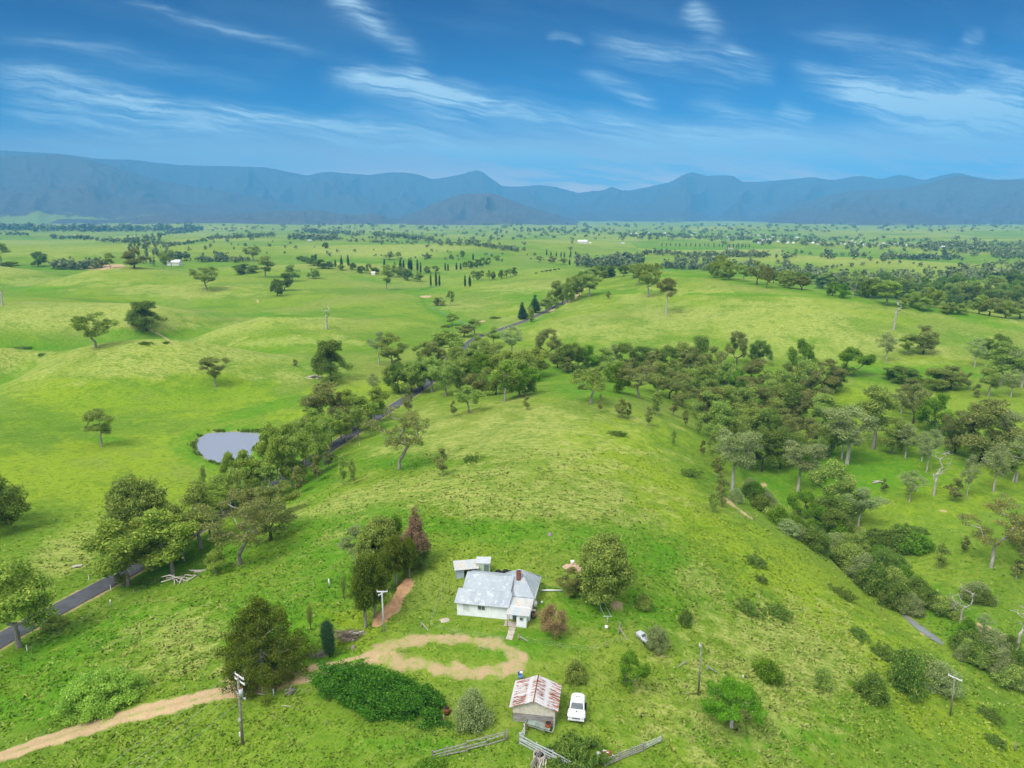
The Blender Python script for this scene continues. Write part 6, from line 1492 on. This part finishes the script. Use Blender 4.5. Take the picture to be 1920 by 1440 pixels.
# sticks, logs, fallen branches
def sticks(name, u, v, lx, ly, n, ln, r_, m, label, cat, seed, ang=0, spread=.5, hgt=.5):
    rs_ = random.Random(seed); p_ = at(u, v); o = MB()
    for k in range(n):
        a = ang + rs_.gauss(0, spread); L = ln * rs_.uniform(.5, 1); c_ = Vector((rs_.uniform(-lx, lx), rs_.uniform(-ly, ly), rs_.uniform(.08, hgt)))
        d_ = Vector((math.cos(a), math.sin(a), rs_.gauss(0, .10))) * L / 2; o.tube([c_ - d_, c_ + Vector((rs_.gauss(0, .06), rs_.gauss(0, .06), rs_.gauss(0, .06))) * L, c_ + d_], [r_ * rs_.uniform(.6, 1.2), r_ * .8, r_ * .4], 6)
    ob = o.build(name, m); ob.location = p_; return tag(ob, label, cat)
sticks('brush_pile', 655, 1196, 1.5, .9, 46, 2.6, .06, M['wood'], 'pile of dead branches beside the columnar cypress', 'brush pile', 3, .1, .35, .8)
sticks('log', 664, 1190, .1, .05, 2, 4.6, .24, M['bleach'], 'thick pale logs lying on the upper edge of the brush pile', 'logs', 8, .02, .05, .7)
sticks('log', 652, 1200, .1, .1, 1, 3.4, .2, M['bleach'], 'single pale log lying low on the front of the brush pile', 'log', 9, -.3, .05, .4)
sticks('stick_heap', 601, 1228, 1.1, .5, 30, 2.8, .035, M['post'], 'flat heap of grey sticks at the foot of the columnar cypress', 'brush pile', 5, .45, .2, .35)
sticks('fallen_branch', 346, 1086, 2.0, .9, 12, 4.2, .14, M['bleach'], 'fallen bleached branches on the grass below the roadside clump', 'branches', 12, .1, .8, .7)
sticks('fallen_branch', 378, 1070, .4, .2, 2, 3.6, .2, M['bleach'], 'bleached log right of the main fallen branches', 'log', 14, .15, .1, .3)
sticks('fallen_log', 590, 709, .8, .5, 4, 8, .4, M['bleach'], 'pale fallen log at the foot of the dense dark tree', 'log', 15, .2, .3, .6)
sticks('fallen_log', 1647, 905, .6, .3, 3, 4, .2, M['bleach'], 'bleached log on the open creek flat', 'log', 16, -.2, .4, .4)
sticks('dead_stump', 1630, 1022, 1.0, .9, 14, 3.0, .35, M['bleach'], 'bleached upturned stump beside the creek thicket', 'stump', 18, .9, .6, 1.8)
sticks('dead_stump', 1563, 1050, .3, .3, 4, 4.0, .3, M['bleach'], 'broken leaning dead trunk on the creek bank', 'stump', 19, 2.4, .4, 2.0)
sticks('branch_heap', 1012, 1437, .7, .4, 8, 1.8, .06, M['bleach'], 'pale broken branches among the stock yard rails', 'branches', 21, 1.2, .5, .8)
sticks('fallen_post', 490, 1302, .1, .1, 1, 1.9, .08, M['bleach'], 'pale post fallen beside the driveway gate posts', 'post', 22, -.25, .1, .15)
sticks('fallen_post', 541, 1326, .1, .1, 1, 1.5, .06, M['bleach'], 'short pale stake lying in the grass below the driveway', 'stake', 23, -.3, .1, .15)
sticks('post_heap', 545, 1300, .3, .3, 8, 1.4, .08, M['post'], 'tangle of grey posts where the wire fence meets the hedge', 'posts', 24, .9, .5, .7)

# ---------------------------------------------------------------- rail fences of the stock yard
def rail_fence(name, pts, nrails, h_, m_post, m_rail, label, sag=0.0, cat='fence', rw=.13):
    P_ = [at(*q) for q in pts]; o = empty(name, (P_[0].x, P_[0].y, P_[0].z), 0, label, cat); O = P_[0]; rs_ = random.Random(len(pts) * 7 + int(pts[0][0]))
    for k, p_ in enumerate(P_): d_ = p_ - O; MB().box((d_.x, d_.y, d_.z + h_ / 2 - .1), (.15, .15, h_ + .35), rs_.uniform(-.3, .3), rs_.uniform(-.05, .05)).build('post', m_post, o)
    for k in range(len(P_) - 1):
        a, b_ = P_[k] - O, P_[k + 1] - O; n_ = Vector((-(b_ - a).y, (b_ - a).x, 0)).normalized() * -.10
        for j in range(nrails):
            z_ = h_ * (.22 + .74 * j / max(1, nrails - 1)); MB().beam(a + n_ + Vector((0, 0, z_ + rs_.uniform(-.07, .07) * (1 + sag))), b_ + n_ + Vector((0, 0, z_ + rs_.uniform(-.07, .07) * (1 + sag))), .045, rw).build('rail', m_rail, o)
    return o
rail_fence('rail_fence', [(812, 1426), (839, 1418), (876, 1408), (912, 1398), (946, 1388)], 3, 1.15, M['post'], M['rail'], 'old brown-grey rail fence sloping left of the stock yard gap', .6)
rail_fence('rail_fence', [(975, 1395), (1006, 1412), (1036, 1427), (1066, 1442), (1096, 1458)], 4, 1.2, M['rail'], M['galv'], 'silver-grey rail fence running down right of the stock yard gap')
rail_fence('rail_fence', [(1134, 1437), (1160, 1426), (1184, 1416), (1205, 1408)], 4, .95, M['post'], M['rail'], 'low weathered rail fence at the bottom right of the yard')
rail_fence('rail_fence', [(1012, 1424), (1004, 1436), (996, 1450)], 3, 1.0, M['post'], M['rail'], 'short inner yard fence beside the round trough')
rail_fence('yard_gate', [(975, 1393), (983, 1376)], 4, 1.15, M['galv'], M['galv'], 'open metal gate standing out towards the rust-striped shed', 0, 'gate', .05)
rail_fence('mesh_gate', [(1206, 1407), (1240, 1391)], 7, .85, M['post'], M['wire'], 'sagging wire mesh gate at the end of the low rail fence', 1.0, 'gate', .018)
for u, v, h_, lab in [(951, 1388, 1.35, 'stout brown gate post beside the stock yard gap'), (899, 1362, .9, 'leaning grey post pair below the olive grey shrub'), (904, 1372, .7, 'short post in the grass left of the stock yard gap'), (468, 1305, 2.6, 'tall grey gate post beside the driveway under the cedar'), (474, 1303, 1.4, 'short grey gate post beside the tall one'),
                      (513, 1304, .9, 'small white fence post below the driveway'), (832, 1354, .9, 'thin stake at the right end of the hedge'), (869, 1362, .9, 'thin stake below the olive grey shrub'), (612, 1360, .8, 'thin stake at the left end of the hedge'), (1393, 1272, .5, 'tiny white stake right of the tall pole'), (1285, 1290, .6, 'thin stake left of the tall pole foot'),
                      (1735, 1352, .7, 'thin dark stake below the right-hand power pole'), (1903, 1408, 1.3, 'dark fence post near the lower right corner'), (208, 1136, 1.1, 'white fence post in the grass beside the road'), (618, 1098, 1.1, 'dark fence post with white cap on the slope')]:
    o = MB().tube([(0, 0, -.2), (random.Random(u).gauss(0, .04), 0, h_)], .09 if h_ > 1 else .06, 7).build('fence_post', M['white'] if 'white' in lab else M['post']); o.location = onw(u, v); tag(o, lab, 'post')
for u, v, lab in [(51, 1221, 'white guide post beside the lone broad tree at the road'), (208, 1107, 'white guide post on the near verge before the roadside clump'), (167, 1087, 'white guide post on the far verge of the road'), (674, 836, 'white guide post beside the road above the young gums')]:
    o = empty('guide_post', onw(u, v), 0, lab, 'guide post'); MB().box((0, 0, .5), (.12, .05, 1.1)).build('blade', M['white'], o); MB().box((0, -.03, .85), (.07, .02, .12)).build('reflector', M['rust'], o)
# wire fence from gate posts to hedge, and around the house lawn
def wire_fence(name, pts, h_, label, every=3.2, nw=3, wr=.004):
    P_ = [at(*q) for q in pts]; O = P_[0]; o = empty(name, O, 0, label, 'fence'); Q = []
    for k in range(len(P_) - 1):
        n = max(1, int((P_[k + 1] - P_[k]).length / every))
        for j in range(n): q = P_[k].lerp(P_[k + 1], j / n); q.z = gz0(q); Q.append(q)
    Q.append(P_[-1])
    for q in Q: d_ = q - O; MB().tube([d_ + Vector((0, 0, -.2)), d_ + Vector((0, 0, h_))], .035, 5).build('post', M['post'], o)
    for j in range(nw): MB().tube([q - O + Vector((0, 0, h_ * (.35 + .3 * j))) for q in Q], wr, 4).build('wire', M['wire'], o)
wire_fence('wire_fence', [(478, 1303), (513, 1303), (546, 1304), (580, 1303)], .9, 'wire fence between the driveway gate posts and the hedge', 2)
wire_fence('wire_fence', [(806, 1178), (850, 1190), (900, 1196), (945, 1203)], .8, 'thin wire garden fence below the farmhouse', 1.8)
wire_fence('wire_fence', [(985, 1206), (1050, 1216), (1110, 1222), (1165, 1205)], .8, 'thin wire garden fence right of the garden path', 2.2)
wire_fence('wire_fence', [(806, 1178), (822, 1130), (836, 1090)], .8, 'thin wire fence up the left side of the lawn', 2.2)
wire_fence('road_fence', [(60, 1222), (208, 1137), (330, 1072)], 1.0, 'wire fence along the near side of the road', 4)
# round trough, scrap heap
o = empty('round_trough', onw(1011, 1422), 0, 'round concrete trough filled with dark water in the stock yard', 'trough')
b = MB(); rg = []
for r_, z_ in ((.62, -.1), (.62, .55), (.52, .55), (.52, .3)): rg.append([(math.cos(k / 20 * 6.2832) * r_, math.sin(k / 20 * 6.2832) * r_, z_) for k in range(20)])
b.loft(rg); b.build('basin', M['conc'], o); MB().tube([(0, 0, .28), (0, 0, .33)], .52, 20).build('water', M['dark'], o)
o = empty('scrap_heap', onw(1131, 1424), R(20), 'heap of rusty and white scrap metal in the grass below the vehicle', 'scrap heap')
for k, (x, y, z, sx, sy, sz, mm, rz) in enumerate([(-.8, .1, .15, 1.0, .5, .3, 'rust', .2), (.2, -.3, .25, .55, .5, .45, 'galv', .5), (.7, .3, .22, .8, .5, .3, 'rust', -.3), (.55, .55, .35, .3, .7, .1, 'white', .6), (-.3, .5, .3, .35, .35, .5, 'galv', .1), (1.0, .0, .1, .4, .6, .12, 'white', .2)]): MB().box((x, y, z), (sx, sy, sz), rz, .15 * (k % 3)).build(['sheet', 'box', 'panel'][k % 3], M[mm], o, .03)
o = empty('culvert', onw(145, 1063), R(20), 'grey culvert mouth in the grass above the road', 'culvert'); MB().box((0, 0, .1), (1.6, .7, .35)).build('headwall', M['conc'], o); MB().tube([(0, -.37, .05), (0, -.34, .05)], .22, 12).build('pipe', M['dark'], o)

# ---------------------------------------------------------------- power poles and wires
def pole(u, v, top, label, arms, m='post', r0=.16):
    b_ = at(u, v); lo, hi = 1, 16
    for _ in range(30):
        mid_ = (lo + hi) / 2
        if project((b_.x, b_.y, b_.z + mid_))[1] > top[1]: lo = mid_
        else: hi = mid_
    fwd = b_.y * cp_ - (b_.z + lo - CAM_H) * sp_
    dx_ = (top[0] - project((b_.x, b_.y, b_.z + lo))[0]) * fwd / F_PX
    o = empty('power_pole', b_, 0, label, 'power pole'); tp = Vector((dx_, 0, lo))
    MB().tube([(0, 0, -.3), tp], [r0, r0 * .65], 9).build('pole', M[m], o); ends = []
    for f, L, az, mm in arms:
        c_ = tp * f; d_ = Vector((math.cos(az), math.sin(az), 0)) * L / 2; c_ = c_ + Vector((-d_.y, d_.x, 0)).normalized() * .17
        ar = MB().beam(c_ - d_, c_ + d_, .10, .12).build('crossarm', M[mm], o)
        for s_ in (-.92, .92): q_ = c_ + d_ * s_; MB().tube([q_ + Vector((0, 0, .05)), q_ + Vector((0, 0, .24))], [.05, .035], 8).build('insulator', M['white'], ar); ends.append(Vector(b_) + q_ + Vector((0, 0, .22)))
    return o, tp, ends, b_
AZ = R(-38)
p1, tp, ends, b1 = pole(455, 1395, (446, 1268), 'tall grey power pole with three crossarms beside the driveway', [(.985, 1.7, AZ, 'white'), (.915, 1.9, AZ, 'white'), (.70, 1.9, AZ, 'rail')], 'post', .17)
tr = MB().tube([(0.42, -.05, tp.z * .72), (.42, -.05, tp.z * .72 + .85)], .21, 14).build('transformer', M['galv'], p1); MB().tube([(.38, -.1, tp.z * .72 + .85), (.38, -.1, tp.z * .72 + 1.1)], .05, 8).tube([(.5, 0, tp.z * .72 + .85), (.5, 0, tp.z * .72 + 1.1)], .05, 8).build('bushing', M['rust'], tr)
MB().box((0, -.17, tp.z * .38), (.24, .05, .36)).build('plate', M['galv'], p1); MB().box((-.16, -.05, 1.3), (.16, .2, .42)).build('meter_box', M['white'], p1)
pole(720, 1184, (716, 1109), 'pale green power pole with a T arm beside the clay bank', [(.98, 1.4, R(0), 'white'), (.93, 1.0, R(60), 'white')], 'galv', .13)
pole(1309, 1303, (1315, 1208), 'tall bare leaning pole on the slope right of the lawn', [(.97, .5, R(90), 'galv')], 'post', .13)
pole(1782, 1342, (1790, 1271), 'power pole with a single tilted crossarm on the right slope', [(.985, 1.7, R(-50), 'white')], 'post', .12)
# the next pole of the line, off the picture; wires hang to it
d1 = Vector(pt(174, 1440, b1.z + 6.0)) - Vector(pt(293, 1357, b1.z + 6.5)); d1.z = 0; d1.normalize(); n2 = Vector(b1) + d1 * 46; n2.z = gz0(n2)
p2 = empty('power_pole', n2, 0, 'power pole of the same line beyond the lower left of the picture', 'power pole'); MB().tube([(0, 0, -.3), (0, 0, tp.z)], [.17, .11], 9).build('pole', M['post'], p2)
lifts = [tp.z * .985, tp.z * .985, tp.z * .915, tp.z * .915, tp.z * .7, tp.z * .7]
for k, f in enumerate((.985, .915, .70)): dA = Vector((math.cos(AZ), math.sin(AZ), 0)) * .9; MB().beam(Vector((0, 0, tp.z * f)) - dA, Vector((0, 0, tp.z * f)) + dA, .1, .12).build('crossarm', M['rail'], p2)
for k in (0, 1, 4, 5):
    a_ = ends[k]; s_ = -1 if k % 2 == 0 else 1; b_ = n2 + Vector((math.cos(AZ), math.sin(AZ), 0)) * .83 * s_ + Vector((0, 0, lifts[k] + .2)); W_pts = []
    for j in range(19): f = j / 18; q = a_.lerp(b_, f); q.z -= 4 * .55 * f * (1 - f); W_pts.append(q - a_)
    o = MB().tube(W_pts, .009, 5).build('power_line', M['wire']); o.location = a_
    tag(o, ('upper' if k < 2 else 'lower') + ' overhead wire leaving the tall pole from its ' + ('left' if s_ < 0 else 'right') + ' arm end', 'wire', 'overhead wires')

# ---------------------------------------------------------------- far farm buildings, town houses, cattle
fw_m = solid('far_white_wall', (0.72, 0.72, 0.70), (.6, .6, .58), .8); rf_m = [solid('far_white_roof', (0.75, 0.76, 0.78), (.6, .6, .62), .6), solid('far_red_roof', (0.38, 0.18, 0.12), (.3, .14, .1), .8), solid('far_grey_roof', (0.42, 0.45, 0.48), (.3, .33, .36), .7), solid('far_cream_roof', (0.66, 0.60, 0.50), (.55, .5, .4), .7)]
protos = []
for mm in rf_m:
    w_ = MB().box((0, 0, 1.2), (14, 8, 3.4)).face([(-7, -4, 2.9), (-7, 4, 2.9), (-7, 0, 5)]).face([(7, -4, 2.9), (7, 4, 2.9), (7, 0, 5)])
    r_ = MB().sheet((-7.5, -4.6, 2.75), (7.5, -4.6, 2.75), (7.5, 0, 5.1), (-7.5, 0, 5.1), .15).sheet((-7.5, 0, 5.1), (7.5, 0, 5.1), (7.5, 4.6, 2.75), (-7.5, 4.6, 2.75), .15)
    wo_ = w_.build('wall', fw_m); ro_ = r_.build('roof', mm); protos.append((wo_.data, ro_.data)); bpy.data.objects.remove(wo_); bpy.data.objects.remove(ro_)
CN = ['white-roofed', 'red-roofed', 'grey-roofed', 'cream-roofed']
def house(u, v, wpx, k, label, cat='house', group=None, rz=0.0):
    b_ = at(u, v)
    if b_ is None: return
    f = (b_.y * cp_ - (b_.z - CAM_H) * sp_); s_ = wpx * f / F_PX / 15
    o = empty('far_house', b_, rz, label, cat, group); o.scale = (s_, s_, max(s_, .8)); link('wall', protos[k][0], o); link('roof', protos[k][1], o)
house(1092, 456, 18, 0, 'long white farm shed alone on the middle plain', 'farm shed'); house(325, 497, 30, 0, 'glinting white greenhouse roof beside the ploughed strip', 'greenhouse'); house(1168, 457, 7, 2, 'small grey shed right of the long white farm shed', 'farm shed')
house(1106, 457, 5, 3, 'tiny shed beside the long white farm shed', 'farm shed'); house(1370, 467, 9, 1, 'small red-roofed farmhouse among poplars', 'house'); house(700, 515, 8, 3, 'small pale farm roof behind the valley farm trees', 'house'); house(581, 452, 8, 2, 'grey farm roof among the trees left of centre', 'house'); house(1770, 465, 12, 0, 'pale roof at the right edge of the town', 'house')
rt = random.Random(9); TH_ = []
for u0, u1, v0, v1, n in ((1185, 1330, 436, 443, 16), (1330, 1420, 441, 449, 9), (1420, 1530, 444, 457, 20), (1530, 1640, 450, 464, 16), (1640, 1710, 456, 464, 7)):
    for i in range(n): TH_.append((rt.uniform(u0, u1), rt.uniform(v0, v1), rt.uniform(3.2, 7), rt.choice([0, 0, 0, 2, 3, 1])))
byk = {}
for q in sorted(TH_): byk.setdefault(q[3], []).append(q)
for k, qs in byk.items():
    for i, (u, v, w_, _) in enumerate(qs): house(u, v, w_, k, CN[k] + ' house in the distant town, ' + ordinal(i + 1) + ' from the left', 'house', 'houses of the distant town', rt.uniform(-.6, .6))
cw = MB(); cw.tube([(-.9, 0, .95), (-.75, 0, 1.0), (-.2, 0, .98), (.5, 0, 1.0), (.85, 0, 1.1)], [.2, .36, .42, .4, .25], 8); cw.tube([(.8, 0, 1.15), (1.15, 0, 1.3), (1.5, 0, 1.15)], [.22, .19, .1], 7)
for x in (-.65, .6):
    for y in (-.2, .2): cw.tube([(x, y, .9), (x - .04, y, .45), (x, y, -.05)], [.14, .08, .06], 6)
cw.tube([(-.92, 0, 1.1), (-1.02, 0, .6)], [.04, .03], 5); cwo = cw.build('cow', M['hide']); cwd = cwo.data; bpy.data.objects.remove(cwo)
for i, (u, v) in enumerate([(1005, 514), (1017, 511), (1023, 510), (1026, 509), (1031, 509), (1033, 508), (1039, 507), (1042, 507), (1048, 506)]):
    o = link('cow', cwd, loc=at(u, v)); o.rotation_euler.z = rt.uniform(-.5, .5) + (3.1 if i % 3 else 0); o.scale = (1.3,) * 3; tag(o, 'black cow in the line crossing the far paddock, ' + ordinal(i + 1) + ' from the left', 'cow', 'cattle walking in line')
# ---------------------------------------------------------------- standing grass in the foreground
rg = np.random.default_rng(77); N = 95000
uu = rg.uniform(-30, 1950, N); vv = 1460 - (1460 - 840) * rg.random(N) ** 0.8
cand = 0
a_ = (uu - 960) / F_PX; bb_ = (720 - vv) / F_PX; dy_ = cp_ + bb_ * sp_; dz_ = -sp_ + bb_ * cp_
t_ = np.full(N, 60.0) ; 
for _ in range(40):   # walk each ray down to the hillside
    gz_ = Z0(a_ * t_, dy_ * t_); t_ = t_ + (CAM_H + dz_ * t_ - gz_) * 1.2; t_ = np.clip(t_, 20, 400)
X_, Y_ = a_ * t_, dy_ * t_; ok = np.abs(CAM_H + dz_ * t_ - Z0(X_, Y_)) < .3
X_, Y_ = X_[ok] + rg.normal(size=ok.sum()) * .3, Y_[ok] + rg.normal(size=ok.sum()) * .3
def samp(G): return bil(G, TH, LR, np.arctan2(X_, Y_), np.log(np.hypot(X_, Y_)))
dt_ = samp(dirt); keep = (dt_ < .25) & (np.hypot(X_, Y_) < 230)
rdist, _ = seg_dist(X_, Y_, ROAD); keep &= rdist > 3.6
hl = np.array([(X_ - hA.x) * math.cos(R(-10.5)) + (Y_ - hA.y) * math.sin(R(-10.5)), -(X_ - hA.x) * math.sin(R(-10.5)) + (Y_ - hA.y) * math.cos(R(-10.5))])
keep &= ~((hl[0] > -.2) & (hl[0] < 10.2) & (hl[1] > -1.7) & (hl[1] < 8.4)); keep &= ~((X_ > -.3) & (X_ < 5.5) & (Y_ > 63.9) & (Y_ < 69)); keep &= ~inside(X_, Y_, [(p_[0], p_[1]) for p_ in POND])
ptch = fbm(X_ / 3.2, Y_ / 3.2, 91, 4, .6); keep &= (ptch + rg.normal(size=len(X_)) * .22 > -.22); keep &= rg.random(len(X_)) > sstep(105, 225, np.hypot(X_, Y_)) * .97
lawn = np.exp(-(((X_ - 0) / 16) ** 2 + ((Y_ - 78) / 16) ** 2)); keep &= rg.random(len(X_)) > lawn * .8
X_, Y_ = X_[keep], Y_[keep]; dv_, lv_, yv_ = samp(dry), samp(lush), samp(yel); Zg = Z0(X_, Y_); n = len(X_); dist = np.hypot(X_, Y_)
hgt = (.05 + .16 * rg.random(n) ** 2) * (1 + .5 * dv_) * (1 - .55 * np.exp(-(((X_) / 18) ** 2 + ((Y_ - 78) / 18) ** 2))); wdt = (.07 + .09 * rg.random(n)) * (.7 + dist / 260)
Vs, tn, cl2 = [], [], []
for k in range(3):
    an = rg.random(n) * 6.283; le = rg.normal(size=(n, 2)) * 1.1 * hgt[:, None]; bx, by = X_ + rg.normal(size=n) * .12, Y_ + rg.normal(size=n) * .12
    ca, sa = np.cos(an) * wdt, np.sin(an) * wdt
    Vs.append(np.stack([np.stack([bx - ca, by - sa, Zg - .05], -1), np.stack([bx + ca, by + sa, Zg - .05], -1), np.stack([bx + ca * .7 + le[:, 0], by + sa * .7 + le[:, 1], Zg + hgt], -1), np.stack([bx - ca * .5 + le[:, 0], by - sa * .5 + le[:, 1], Zg + hgt * .85], -1)], 1))
Vs = np.concatenate(Vs).reshape(-1, 3)
gm_, t = mat('standing_grass', 1.0, 0.0); pos = opos(t); tn_ = attr(t, 'tint'); sml = t.noise(pos, .22, 4, .7)
c = t.mix(t.ramp(sml, .38, .6), (0.115, 0.22, 0.016), (0.18, 0.28, 0.026)); c = t.mix(t.m('MULTIPLY', attr(t, 'yellow'), .75), c, (0.235, 0.325, 0.020)); c = t.mix(t.m('MULTIPLY', attr(t, 'lush'), .8), c, (0.065, 0.21, 0.010)); c = t.mix(t.m('MULTIPLY', attr(t, 'dry'), .8), c, (0.33, 0.36, 0.10))
c = t.mix(t.ramp(tn_, .62, 1.0, 0, .7), c, (0.34, 0.37, 0.11)); c = t.mix(t.ramp(tn_, .35, 0.0, 0, .3), c, (0.085, 0.185, 0.016)); t.l.new(c, t.bs.inputs['Base Color'])
un = t.new('ShaderNodeCombineXYZ'); un.inputs[2].default_value = 1.0; t.l.new(t.vm('NORMALIZE', t.vm('ADD', un.outputs[0], t.vm('SCALE', t.new('ShaderNodeNewGeometry').outputs['Normal'], sc=.15))), t.bs.inputs['Normal'])
ft = np.tile(rg.random(n), 3)
gme_ = mesh_np('grass', Vs, np.arange(len(Vs)).reshape(-1, 4), (gm_,), False, {'tint': ('FACE', ft), 'dry': ('FACE', np.tile(dv_, 3)), 'lush': ('FACE', np.tile(lv_, 3)), 'yellow': ('FACE', np.tile(yv_, 3))})
tag(link('grass', gme_), 'long uneven pasture grass covering the near hillside', 'grass', kind='stuff')
